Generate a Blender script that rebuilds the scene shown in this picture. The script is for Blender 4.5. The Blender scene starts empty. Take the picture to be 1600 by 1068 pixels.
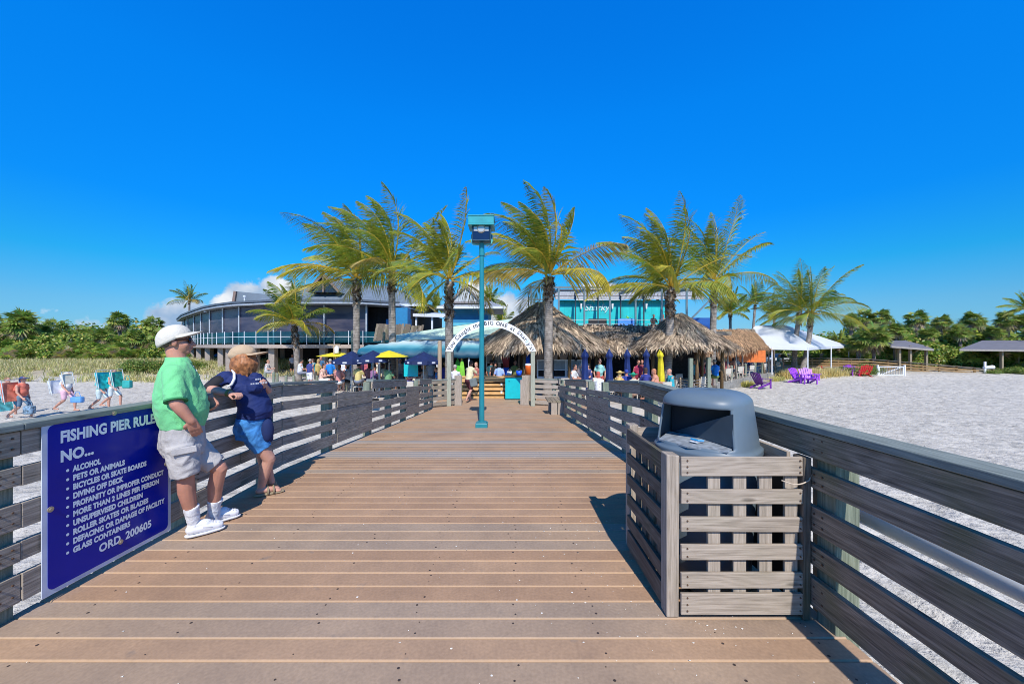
import bpy, bmesh, math, random
import numpy as np
from mathutils import Vector, Matrix, noise as mnoise
R = math.radians
S = bpy.context.scene
COL = S.collection
# ---------------------------------------------------------------- camera
F = 600.0            # focal length in pixels of a 1600 wide picture
CAMH = 1.55
cam_d = bpy.data.cameras.new('camera'); cam = bpy.data.objects.new('camera', cam_d); COL.objects.link(cam)
cam_d.sensor_width = 36; cam_d.lens = 36 * F / 1600
cam_d.shift_x = 5 / 1600; cam_d.shift_y = 7 / 1600
cam_d.clip_start = 0.05; cam_d.clip_end = 6000
cam.location = (0, 0, CAMH); cam.rotation_euler = (R(90), 0, 0)
S.camera = cam
# ---------------------------------------------------------------- view
S.view_settings.view_transform = 'Standard'; S.view_settings.look = 'None'
S.view_settings.exposure = 0.12; S.view_settings.gamma = 1.0; S.view_settings.use_curve_mapping = False
S.cycles.filter_width = 0.95; S.cycles.max_bounces = 6; S.cycles.transparent_max_bounces = 12
# ---------------------------------------------------------------- sky and sun
SUN_EL, SUN_OFF = R(44.5), R(5.5)
W = bpy.data.worlds.new('World'); S.world = W; W.use_nodes = True
def world():
    nt = W.node_tree; N = nt.nodes; L = nt.links; N.clear()
    out = N.new('ShaderNodeOutputWorld'); bg = N.new('ShaderNodeBackground'); bg.inputs[1].default_value = 0.112
    sky = N.new('ShaderNodeTexSky'); sky.sky_type = 'NISHITA'; sky.sun_disc = False
    sky.sun_elevation = SUN_EL; sky.sun_rotation = R(180) - SUN_OFF
    sky.air_density = 1.0; sky.dust_density = 0.25; sky.ozone_density = 3.0; sky.altitude = 0
    tc = N.new('ShaderNodeTexCoord'); sp = N.new('ShaderNodeSeparateXYZ'); L.new(tc.outputs['Generated'], sp.inputs[0])
    # deep azure: sky model regraded by height, unseen zenith dimmed to deepen shadows
    rp = N.new('ShaderNodeValToRGB'); L.new(sp.outputs[2], rp.inputs[0]); e = rp.color_ramp.elements
    st = [(0.0, (.30, .58, .98)), (.087, (.27, .68, 1.0)), (.17, (.07, .80, 1.2)), (.283, (.02, .83, 1.68)), (.494, (.012, 1.10, 2.3)), (.668, (.01, 1.16, 2.6)), (.76, (.12, .45, .75)), (1.0, (.16, .28, .42))]
    while len(e) < len(st): e.new(.5)
    for i, (p_, c_) in enumerate(st): e[i].position = p_; e[i].color = tuple(v / 3 for v in c_) + (1,)
    sc3 = N.new('ShaderNodeVectorMath'); sc3.operation = 'SCALE'; sc3.inputs['Scale'].default_value = 3; L.new(rp.outputs[0], sc3.inputs[0])
    mu = N.new('ShaderNodeMix'); mu.data_type = 'RGBA'; mu.blend_type = 'MULTIPLY'; mu.inputs[0].default_value = 1
    L.new(sky.outputs[0], mu.inputs[6]); L.new(sc3.outputs[0], mu.inputs[7])
    def m(op, a, b=None, clamp=False):
        n = N.new('ShaderNodeMath'); n.operation = op; n.use_clamp = clamp
        for i, v in enumerate((a, b)):
            if v is None: continue
            if isinstance(v, (int, float)): n.inputs[i].default_value = v
            else: L.new(v, n.inputs[i])
        return n.outputs[0]
    ya = m('MAXIMUM', sp.outputs[1], 0.05)
    u = m('DIVIDE', sp.outputs[0], ya); v = m('DIVIDE', sp.outputs[2], ya)
    no = N.new('ShaderNodeTexNoise'); no.inputs['Scale'].default_value = 34; no.inputs['Detail'].default_value = 7; no.inputs['Roughness'].default_value = 0.6
    L.new(tc.outputs['Generated'], no.inputs['Vector'])
    no2 = N.new('ShaderNodeTexNoise'); no2.inputs['Scale'].default_value = 11; no2.inputs['Detail'].default_value = 4
    L.new(tc.outputs['Generated'], no2.inputs['Vector'])
    tot = None
    # cumulus heaps low over the horizon: direction tangents (u, v), half sizes, strength
    for (cu, cv, su, sv, st) in ((-.66, .085, .13, .10, 1.25), (-.61, .13, .07, .06, 1.2), (-.86, .075, .10, .06, .95), (-.72, .03, .3, .05, .6),
                                 (-.09, .12, .06, .06, 1.1), (.0, .085, .10, .06, 1.15), (.235, .13, .075, .045, 1.15),
                                 (.6, .035, .35, .035, .35), (-1.2, .09, .12, .018, .40), (-1.05, .1, .08, .02, .35), (-1.1, .055, .3, .04, .42), (-1.3, .05, .12, .03, .35), (1.0, .05, .12, .02, .35)):
        du = m('DIVIDE', m('SUBTRACT', u, cu), su); dv = m('DIVIDE', m('SUBTRACT', v, cv), sv)
        d2 = m('ADD', m('MULTIPLY', du, du), m('MULTIPLY', dv, dv))
        g = m('MULTIPLY', m('SUBTRACT', 1.25, d2), st)
        g = m('MAXIMUM', g, 0)
        tot = g if tot is None else m('MAXIMUM', tot, g)
    dens = m('MULTIPLY', m('SUBTRACT', m('ADD', tot, m('MULTIPLY', no.outputs[0], 1.7)), 1.32), 3.2, True)
    front = m('GREATER_THAN', sp.outputs[1], 0.1)
    dens = m('MULTIPLY', dens, front)
    dens = m('MULTIPLY', dens, m('MULTIPLY', m('ADD', tot, 0.25), 1.0, True), True)
    # cloud tone: brighter billows, bluish bellies
    cr = N.new('ShaderNodeValToRGB'); L.new(no2.outputs[0], cr.inputs[0])
    cr.color_ramp.elements[0].position = 0.33; cr.color_ramp.elements[0].color = (2.6, 3.9, 5.8, 1)
    cr.color_ramp.elements[1].position = 0.58; cr.color_ramp.elements[1].color = (7.3, 7.6, 8.0, 1)
    mx = N.new('ShaderNodeMix'); mx.data_type = 'RGBA'
    L.new(dens, mx.inputs[0]); L.new(mu.outputs[2], mx.inputs[6]); L.new(cr.outputs[0], mx.inputs[7])
    L.new(mx.outputs[2], bg.inputs[0]); L.new(bg.outputs[0], out.inputs[0])
world()
sd = bpy.data.lights.new('sun', 'SUN'); so = bpy.data.objects.new('sun', sd); COL.objects.link(so)
sd.energy = 4.6; sd.angle = R(0.5); sd.color = (1.0, 0.94, 0.85)
TOSUN = Vector((math.sin(SUN_OFF) * math.cos(SUN_EL), -math.cos(SUN_OFF) * math.cos(SUN_EL), math.sin(SUN_EL)))
so.rotation_euler = TOSUN.to_track_quat('Z', 'Y').to_euler(); so.location = (5, -20, 30)

# ---------------------------------------------------------------- helpers
def P(px, py, D):
    """the point at distance D in front of the camera seen at a pixel of the 1600 wide picture"""
    return Vector(((px - 795) * D / F, D, CAMH - (py - 541) * D / F))
def tag(o, label=None, cat=None, group=None, kind=None):
    if label: o['label'] = label
    if cat: o['category'] = cat
    if group: o['group'] = group
    if kind: o['kind'] = kind
    return o
def empty(name, loc, label, cat, group=None, rz=0):
    o = bpy.data.objects.new(name, None); COL.objects.link(o); o.empty_display_size = .2
    o.location = loc; o.rotation_euler = (0, 0, rz)
    return tag(o, label, cat, group)
def copy_tree(o, parent=None):
    c = o.copy(); COL.objects.link(c); c.parent = parent
    for ch in list(o.children): copy_tree(ch, c)
    return c
def link(me, name, mat, parent=None, smooth=False, bevel=0, shift=True):
    o = bpy.data.objects.new(name, me); COL.objects.link(o)
    if mat is not None: me.materials.append(mat)
    if parent is not None:
        o.parent = parent
        if shift:
            l = Vector(parent.location); q = parent.parent
            while q: l += Vector(q.location); q = q.parent
            if l.length > 1e-9: me.transform(Matrix.Translation(-l))
    if smooth:
        me.polygons.foreach_set('use_smooth', [True] * len(me.polygons))
    if bevel:
        b = o.modifiers.new('bevel', 'BEVEL'); b.width = bevel; b.segments = 2; b.limit_method = 'ANGLE'; b.angle_limit = R(40)
    me.update()
    return o
class MB:
    """collects shapes, builds one mesh; face uv: u runs along the piece in metres"""
    def __init__(s): s.v = []; s.f = []; s.uv = []; s.c = None
    def add(s, vs, fs, uvs=None):
        n = len(s.v); s.v += [tuple(p) for p in vs]
        for i, f in enumerate(fs):
            s.f.append(tuple(k + n for k in f)); s.uv.append(uvs[i] if uvs else None)
        return s
    def beam(s, p0, p1, w, h, up=(0, 0, 1), jit=0):
        """box running from p0 to p1, w wide, h high (along up)"""
        p0 = Vector(p0); p1 = Vector(p1); d = p1 - p0; L = d.length
        if L < 1e-9: return s
        a = d / L; up = Vector(up)
        if abs(a.dot(up)) > .95: up = Vector((0, 1, 0))
        b = a.cross(up).normalized(); c = b.cross(a).normalized()
        vs = []
        for t in (0, L):
            for (y, z) in ((-1, -1), (1, -1), (1, 1), (-1, 1)):
                q = p0 + a * t + b * (y * w / 2) + c * (z * h / 2)
                if jit: q += Vector((random.uniform(-jit, jit), random.uniform(-jit, jit), random.uniform(-jit, jit)))
                vs.append(q)
        o = random.random() * 50
        fs = [(0, 1, 2, 3), (7, 6, 5, 4), (0, 4, 5, 1), (1, 5, 6, 2), (2, 6, 7, 3), (3, 7, 4, 0)]
        uv = [[(o, 0), (o, w), (o + h, w), (o + h, 0)]] * 2
        k = 0
        for i in range(4):
            wd = w if i in (0, 2) else h
            uv.append([(o, k), (o + L, k), (o + L, k + wd), (o, k + wd)]); k += wd + .3
        return s.add(vs, fs, uv)
    def box(s, x0, x1, y0, y1, z0, z1, jit=0):
        dx, dy, dz = abs(x1 - x0), abs(y1 - y0), abs(z1 - z0)
        xm, ym, zm = (x0 + x1) / 2, (y0 + y1) / 2, (z0 + z1) / 2
        if dx >= dy and dx >= dz: return s.beam((x0, ym, zm), (x1, ym, zm), dy, dz, jit=jit)
        if dy >= dz: return s.beam((xm, y0, zm), (xm, y1, zm), dx, dz, jit=jit)
        return s.beam((xm, ym, z0), (xm, ym, z1), dx, dy, up=(0, 1, 0), jit=jit)
    def tube(s, pts, rs, n=10, caps=True, sx=1.0):
        pts = [Vector(p) for p in pts]
        if isinstance(rs, (int, float)): rs = [rs] * len(pts)
        base = len(s.v); pa = None; u = 0
        for i, p in enumerate(pts):
            t = (pts[min(i + 1, len(pts) - 1)] - pts[max(i - 1, 0)]).normalized()
            if pa is None:
                ref = Vector((0, 0, 1)) if abs(t.z) < .9 else Vector((1, 0, 0))
                a = t.cross(ref).normalized()
            else: a = (pa - t * pa.dot(t)).normalized()
            b = t.cross(a); pa = a
            for k in range(n):
                th = 2 * math.pi * k / n
                s.v.append(tuple(p + a * (rs[i] * math.cos(th) * sx) + b * (rs[i] * math.sin(th))))
        acc = 0
        for i in range(len(pts) - 1):
            dl = (pts[i + 1] - pts[i]).length
            for k in range(n):
                k2 = (k + 1) % n
                s.f.append((base + i * n + k, base + i * n + k2, base + (i + 1) * n + k2, base + (i + 1) * n + k))
                v0 = k * .05; v1 = (k + 1) * .05
                s.uv.append([(acc, v0), (acc, v1), (acc + dl, v1), (acc + dl, v0)])
            acc += dl
        if caps:
            s.f.append(tuple(base + k for k in range(n))[::-1]); s.uv.append(None)
            e = base + (len(pts) - 1) * n
            s.f.append(tuple(e + k for k in range(n))); s.uv.append(None)
        return s
    def lathe(s, c, prof, n=20, ang=0):
        """prof = [(r, z)...] around the vertical through c"""
        base = len(s.v); c = Vector(c)
        for (r, z) in prof:
            for k in range(n):
                th = 2 * math.pi * k / n + ang
                s.v.append((c.x + r * math.cos(th), c.y + r * math.sin(th), c.z + z))
        for i in range(len(prof) - 1):
            for k in range(n):
                k2 = (k + 1) % n
                s.f.append((base + i * n + k, base + i * n + k2, base + (i + 1) * n + k2, base + (i + 1) * n + k)); s.uv.append(None)
        for i, rev in ((0, True), (len(prof) - 1, False)):
            if prof[i][0] > 1e-4:
                q = tuple(base + i * n + k for k in range(n)); s.f.append(q[::-1] if rev else q); s.uv.append(None)
        return s
    def prism(s, poly, z0, z1):
        n = len(poly); base = len(s.v)
        s.v += [(x, y, z0) for x, y in poly] + [(x, y, z1) for x, y in poly]
        s.f.append(tuple(base + k for k in range(n))[::-1]); s.f.append(tuple(base + n + k for k in range(n))); s.uv += [None, None]
        for k in range(n):
            k2 = (k + 1) % n; s.f.append((base + k, base + k2, base + n + k2, base + n + k)); s.uv.append(None)
        return s
    def slab(s, pts, th):
        """a flat plate through the 3D points, th thick downwards"""
        n = len(pts); b = len(s.v); pts = [Vector(p) for p in pts]
        s.v += [tuple(p) for p in pts] + [tuple(p - Vector((0, 0, th))) for p in pts]
        s.f.append(tuple(b + k for k in range(n))); s.f.append(tuple(b + n + k for k in range(n))[::-1]); s.uv += [None, None]
        for k in range(n):
            k2 = (k + 1) % n; s.f.append((b + k, b + n + k, b + n + k2, b + k2)); s.uv.append(None)
        return s
    def quad(s, a, b, c, d): return s.add((a, b, c, d), [(0, 1, 2, 3)], [[(0, 0), (1, 0), (1, 1), (0, 1)]])
    def tri(s, a, b, c): return s.add((a, b, c), [(0, 1, 2)])
    def mesh(s, name):
        me = bpy.data.meshes.new(name); me.from_pydata(s.v, [], s.f)
        if any(u is not None for u in s.uv):
            l = me.uv_layers.new(name='uv'); flat = []
            for f, u in zip(s.f, s.uv):
                for i in range(len(f)): flat += list(u[i]) if u else [0.0, 0.0]
            l.data.foreach_set('uv', flat)
        me.validate(clean_customdata=False)
        return me
    def build(s, name, mat, parent=None, smooth=False, bevel=0, shift=True):
        return link(s.mesh(name), name, mat, parent, smooth, bevel, shift)
# ---------------------------------------------------------------- materials
def newmat(name):
    m = bpy.data.materials.new(name); m.use_nodes = True
    nt = m.node_tree; return m, nt, nt.nodes, nt.links, nt.nodes['Principled BSDF']
def ramp(N, pts):
    r = N.new('ShaderNodeValToRGB'); e = r.color_ramp.elements
    while len(e) < len(pts): e.new(0.5)
    for i, (p, c) in enumerate(pts): e[i].position = p; e[i].color = (*c, 1)
    return r
MC = {}
def paint(name, col, rough=.5, metal=0, var=.12, scale=6, bump=0, spec=.5, sheen=0, trans=0):
    """plain paint, plastic or cloth with a gentle wear pattern"""
    if name in MC: return MC[name]
    m, nt, N, L, b = newmat(name)
    tc = N.new('ShaderNodeTexCoord'); no = N.new('ShaderNodeTexNoise'); no.inputs['Scale'].default_value = scale; no.inputs['Detail'].default_value = 5
    L.new(tc.outputs['Object'], no.inputs['Vector'])
    lo = tuple(max(0, c * (1 - var)) for c in col); hi = tuple(min(1, c * (1 + var)) for c in col)
    r = ramp(N, [(.35, lo), (.65, hi)]); L.new(no.outputs[0], r.inputs[0]); L.new(r.outputs[0], b.inputs['Base Color'])
    b.inputs['Roughness'].default_value = rough; b.inputs['Metallic'].default_value = metal
    b.inputs['Specular IOR Level'].default_value = spec
    if sheen: b.inputs['Sheen Weight'].default_value = sheen
    if trans: b.inputs['Transmission Weight'].default_value = trans
    if bump:
        bp = N.new('ShaderNodeBump'); bp.inputs['Strength'].default_value = bump; bp.inputs['Distance'].default_value = .01
        n2 = N.new('ShaderNodeTexNoise'); n2.inputs['Scale'].default_value = scale * 8; L.new(tc.outputs['Object'], n2.inputs['Vector'])
        L.new(n2.outputs[0], bp.inputs['Height']); L.new(bp.outputs[0], b.inputs['Normal'])
    MC[name] = m; return m
def wood(name, dark, mid, light, rough=.8, grain=1.0, moss=0.0, nails=False, ring=.38):
    """weathered timber: grain runs along u of the piece, knots, cracks, moss stains"""
    if name in MC: return MC[name]
    m, nt, N, L, b = newmat(name)
    uv = N.new('ShaderNodeUVMap'); geo = N.new('ShaderNodeNewGeometry')
    mp = N.new('ShaderNodeMapping'); mp.inputs['Scale'].default_value = (1.5, 48 * grain, 1); L.new(uv.outputs[0], mp.inputs[0])
    cx = N.new('ShaderNodeCombineXYZ'); L.new(geo.outputs['Random Per Island'], cx.inputs[2])
    ad = N.new('ShaderNodeVectorMath'); ad.operation = 'MULTIPLY_ADD'; ad.inputs[1].default_value = (0, 0, 40)
    L.new(cx.outputs[0], ad.inputs[0]); L.new(mp.outputs[0], ad.inputs[2])
    n1 = N.new('ShaderNodeTexNoise'); n1.inputs['Scale'].default_value = 2.4; n1.inputs['Detail'].default_value = 9; n1.inputs['Roughness'].default_value = .72; n1.inputs['Distortion'].default_value = .25
    L.new(ad.outputs[0], n1.inputs['Vector'])
    # cathedral figure
    mp2 = N.new('ShaderNodeMapping'); mp2.inputs['Scale'].default_value = (1.4, 9 * grain, 1); L.new(uv.outputs[0], mp2.inputs[0])
    ad2 = N.new('ShaderNodeVectorMath'); ad2.operation = 'MULTIPLY_ADD'; ad2.inputs[1].default_value = (0, 0, 23)
    L.new(cx.outputs[0], ad2.inputs[0]); L.new(mp2.outputs[0], ad2.inputs[2])
    n2 = N.new('ShaderNodeTexNoise'); n2.inputs['Scale'].default_value = .9; n2.inputs['Detail'].default_value = 1.5; L.new(ad2.outputs[0], n2.inputs['Vector'])
    ms = N.new('ShaderNodeMath'); ms.operation = 'MULTIPLY'; ms.inputs[1].default_value = 55; L.new(n2.outputs[0], ms.inputs[0])
    sn = N.new('ShaderNodeMath'); sn.operation = 'SINE'; L.new(ms.outputs[0], sn.inputs[0])
    mm = N.new('ShaderNodeMath'); mm.operation = 'MULTIPLY_ADD'; mm.inputs[1].default_value = .11 * ring; L.new(sn.outputs[0], mm.inputs[0]); L.new(n1.outputs[0], mm.inputs[2])
    # island tone
    ri = N.new('ShaderNodeMath'); ri.operation = 'MULTIPLY_ADD'; ri.inputs[1].default_value = .16; ri.inputs[2].default_value = -.08
    L.new(geo.outputs['Random Per Island'], ri.inputs[0])
    m2 = N.new('ShaderNodeMath'); m2.operation = 'ADD'; L.new(mm.outputs[0], m2.inputs[0]); L.new(ri.outputs[0], m2.inputs[1])
    r = ramp(N, [(.26, dark), (.50, mid), (.77, light)]); L.new(m2.outputs[0], r.inputs[0])
    col = r.outputs[0]
    # knots and end checks
    mk = N.new('ShaderNodeMapping'); mk.inputs['Scale'].default_value = (2.1, 7, 1); L.new(uv.outputs[0], mk.inputs[0])
    ak = N.new('ShaderNodeVectorMath'); ak.operation = 'MULTIPLY_ADD'; ak.inputs[1].default_value = (0, 0, 31); L.new(cx.outputs[0], ak.inputs[0]); L.new(mk.outputs[0], ak.inputs[2])
    vk = N.new('ShaderNodeTexVoronoi'); vk.inputs['Scale'].default_value = 1.0; L.new(ak.outputs[0], vk.inputs['Vector'])
    rk = ramp(N, [(.045, (.62, .62, .62)), (.11, (0, 0, 0))]); L.new(vk.outputs['Distance'], rk.inputs[0])
    xk = N.new('ShaderNodeMix'); xk.data_type = 'RGBA'; L.new(rk.outputs[0], xk.inputs[0]); L.new(col, xk.inputs[6]); xk.inputs[7].default_value = tuple(v * .45 for v in dark) + (1,)
    col = xk.outputs[2]
    if moss:
        tc = N.new('ShaderNodeTexCoord'); nm = N.new('ShaderNodeTexNoise'); nm.inputs['Scale'].default_value = 3.2; nm.inputs['Detail'].default_value = 6
        L.new(tc.outputs['Object'], nm.inputs['Vector'])
        rm = ramp(N, [(.50, (0, 0, 0)), (.74, (moss, moss, moss))]); L.new(nm.outputs[0], rm.inputs[0])
        mx = N.new('ShaderNodeMix'); mx.data_type = 'RGBA'; L.new(rm.outputs[0], mx.inputs[0]); L.new(col, mx.inputs[6]); mx.inputs[7].default_value = (.10, .125, .03, 1)
        col = mx.outputs[2]
    L.new(col, b.inputs['Base Color']); b.inputs['Roughness'].default_value = rough; b.inputs['Specular IOR Level'].default_value = .3
    bp = N.new('ShaderNodeBump'); bp.inputs['Strength'].default_value = .6; bp.inputs['Distance'].default_value = .003
    L.new(mm.outputs[0], bp.inputs['Height']); L.new(bp.outputs[0], b.inputs['Normal'])
    MC[name] = m; return m
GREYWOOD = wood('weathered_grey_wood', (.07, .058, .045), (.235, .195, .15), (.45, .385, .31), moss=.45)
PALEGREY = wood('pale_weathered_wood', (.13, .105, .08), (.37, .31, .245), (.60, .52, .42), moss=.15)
CAPWOOD = wood('greenish_cap_wood', (.11, .125, .115), (.22, .25, .225), (.36, .39, .35))
POSTWOOD = wood('treated_post_wood', (.10, .12, .09), (.21, .24, .18), (.34, .36, .28), moss=.3)
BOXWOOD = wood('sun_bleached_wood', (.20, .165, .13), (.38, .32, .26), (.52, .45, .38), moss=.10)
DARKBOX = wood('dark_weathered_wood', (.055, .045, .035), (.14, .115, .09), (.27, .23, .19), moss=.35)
ORANGEWOOD = wood('new_orange_wood', (.40, .20, .07), (.62, .36, .14), (.78, .52, .26), ring=.4)
TANWOOD = wood('tan_wood', (.20, .14, .09), (.40, .30, .20), (.55, .44, .32))
BROWNWOOD = wood('brown_wood', (.05, .03, .015), (.15, .09, .04), (.30, .19, .09))
STEEL = paint('galvanised_steel', (.45, .44, .42), .45, .7)
SCREW = paint('rusty_screw', (.12, .07, .045), .6, .3)
WHITE = paint('white_paint', (.78, .79, .80), .45, var=.05)
CONCRETE = paint('concrete', (.27, .255, .225), .9, var=.2, scale=3, bump=.4)
# ---------------------------------------------------------------- ground
def fbm(x, y, s, o=4):
    return mnoise.fractal(Vector((x * s, y * s, 3.7)), 1.0, 2.0, o)
BREAK, SLOPE, LANDY = 4.9, 0.0815, 13.9
def deckz(y):
    if y < BREAK: return 0.0
    return -SLOPE * (min(y, LANDY) - BREAK)
LZ = deckz(99)
TZ = -0.87
def sandz(x, y):
    z = -1.35
    if x < -6:        # dune on the left
        k = min(1, max(0, (y - 29 + (x + 25) * .02) / 9)); z += 1.2 * k * k * (3 - 2 * k) * min(1, (-6 - x) / 8)
    if x > 22:
        e = 33.5 + (x - 22) * .02
        k = min(1, max(0, (y - e) / 7)); z += .5 * k * min(1, (x - 22) / 8)
    return z
def sand():
    xs = sorted(set([round(v, 3) for v in list(np.arange(-30, -2.4, .3)) + list(np.arange(-2.4, 2, .6)) + list(np.arange(2, 9, .085)) + list(np.arange(9, 46, .22)) +
        [-1500, -900, -500, -300, -200, -140, -100, -80, -65, -55, -48, -42, -36, -33, 48, 52, 58, 66, 80, 100, 140, 200, 300, 500, 900, 1500]]))
    ys = sorted(set([round(v, 3) for v in [-1500, -600, -200, -80, -30, -12, -6] + list(np.arange(-2, 8, .1)) + list(np.arange(8, 40, .25)) +
        [41, 43, 46, 50, 55, 60, 70, 85, 100, 140, 200, 300, 500, 900, 1500, 2500]]))
    vs = []
    for y in ys:
        for x in xs:
            z = sandz(x, y)
            if abs(x) < 60 and -3 < y < 60:
                z += .05 * fbm(x, y, .35, 2)
                if y < 41:
                    q = mnoise.noise(Vector((x * 2.3, y * 2.3, 1))); q2 = mnoise.noise(Vector((x * 4.1, y * 3.3, 9))); z += -.085 * max(0, q) ** .75 - .05 * max(0, q2) ** .7 + .012 * fbm(x, y, 6, 2)
            vs.append((x, y, z))
    nx = len(xs); fs = [(j * nx + i, j * nx + i + 1, (j + 1) * nx + i + 1, (j + 1) * nx + i) for j in range(len(ys) - 1) for i in range(nx - 1)]
    me = bpy.data.meshes.new('sand_beach'); me.from_pydata(vs, [], fs)
    m, nt, N, L, b = newmat('sand')
    tc = N.new('ShaderNodeTexCoord')
    n1 = N.new('ShaderNodeTexNoise'); n1.inputs['Scale'].default_value = 2.1; n1.inputs['Detail'].default_value = 9; n1.inputs['Roughness'].default_value = .7; L.new(tc.outputs['Object'], n1.inputs['Vector'])
    n2 = N.new('ShaderNodeTexNoise'); n2.inputs['Scale'].default_value = .12; n2.inputs['Detail'].default_value = 4; L.new(tc.outputs['Object'], n2.inputs['Vector'])
    r = ramp(N, [(.3, (.50, .465, .405)), (.7, (.68, .64, .57))]); L.new(n1.outputs[0], r.inputs[0])
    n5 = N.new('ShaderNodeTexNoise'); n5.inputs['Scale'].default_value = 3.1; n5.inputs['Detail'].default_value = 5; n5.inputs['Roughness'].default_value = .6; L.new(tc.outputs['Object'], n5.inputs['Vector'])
    r5 = ramp(N, [(.36, (.66, .67, .68)), (.52, (1, 1, 1))]); L.new(n5.outputs[0], r5.inputs[0])  # grey patches put footprint dimple shading into the sand colour
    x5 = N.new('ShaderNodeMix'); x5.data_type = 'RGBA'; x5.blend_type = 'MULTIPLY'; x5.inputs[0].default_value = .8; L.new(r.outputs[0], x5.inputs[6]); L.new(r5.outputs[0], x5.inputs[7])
    # dry brown sand where the dune starts
    sp = N.new('ShaderNodeSeparateXYZ'); L.new(tc.outputs['Object'], sp.inputs[0])
    md = N.new('ShaderNodeMath'); md.operation = 'MULTIPLY_ADD'; md.inputs[1].default_value = 3.0; md.inputs[2].default_value = 3.6; L.new(sp.outputs[2], md.inputs[0]); md.use_clamp = True
    mx = N.new('ShaderNodeMix'); mx.data_type = 'RGBA'; L.new(md.outputs[0], mx.inputs[0]); L.new(x5.outputs[2], mx.inputs[6]); mx.inputs[7].default_value = (.40, .35, .26, 1)
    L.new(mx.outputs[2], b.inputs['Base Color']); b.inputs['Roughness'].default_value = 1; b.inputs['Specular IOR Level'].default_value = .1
    n3 = N.new('ShaderNodeTexNoise'); n3.inputs['Scale'].default_value = 4.5; n3.inputs['Detail'].default_value = 6; n3.inputs['Roughness'].default_value = .62; L.new(tc.outputs['Object'], n3.inputs['Vector'])
    bp = N.new('ShaderNodeBump'); bp.inputs['Strength'].default_value = 1.0; bp.inputs['Distance'].default_value = .11
    L.new(n3.outputs[0], bp.inputs['Height']); L.new(bp.outputs[0], b.inputs['Normal'])
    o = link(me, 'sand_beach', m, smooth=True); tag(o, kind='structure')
sand()
# terrace the restaurant stands on
TERR = [(-3.4, 16.4), (-2.9, 15.3), (3.2, 15.3), (8.5, 18.6), (12.9, 24.4), (28.4, 39.5), (31, 60), (-70, 60), (-60, 52), (-40, 40), (-27, 32.5), (-14, 27.5), (-9, 20), (-5.2, 17.0)]
def terrace():
    m, nt, N, L, b = newmat('terrace_pavement')
    tc = N.new('ShaderNodeTexCoord'); n1 = N.new('ShaderNodeTexNoise'); n1.inputs['Scale'].default_value = 1.1; n1.inputs['Detail'].default_value = 7; L.new(tc.outputs['Object'], n1.inputs['Vector'])
    r = ramp(N, [(.3, (.36, .31, .26)), (.7, (.55, .50, .44))]); L.new(n1.outputs[0], r.inputs[0]); L.new(r.outputs[0], b.inputs['Base Color']); b.inputs['Roughness'].default_value = .9
    o = MB().prism(TERR, -1.6, TZ).build('terrace_pavement', m); tag(o, kind='structure')
    # concrete kerb wall along the beach edge
    w = MB(); w.beam((8.4, 18.45, -1.15), (12.85, 24.2, -1.1), .28, .62); w.beam((12.9, 24.25, -1.12), (28.4, 39.4, -1.12), .3, .62)
    o = w.build('retaining_wall', CONCRETE, bevel=.02); tag(o, 'low pale concrete wall edging the restaurant terrace along the beach', 'wall')
terrace()
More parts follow.
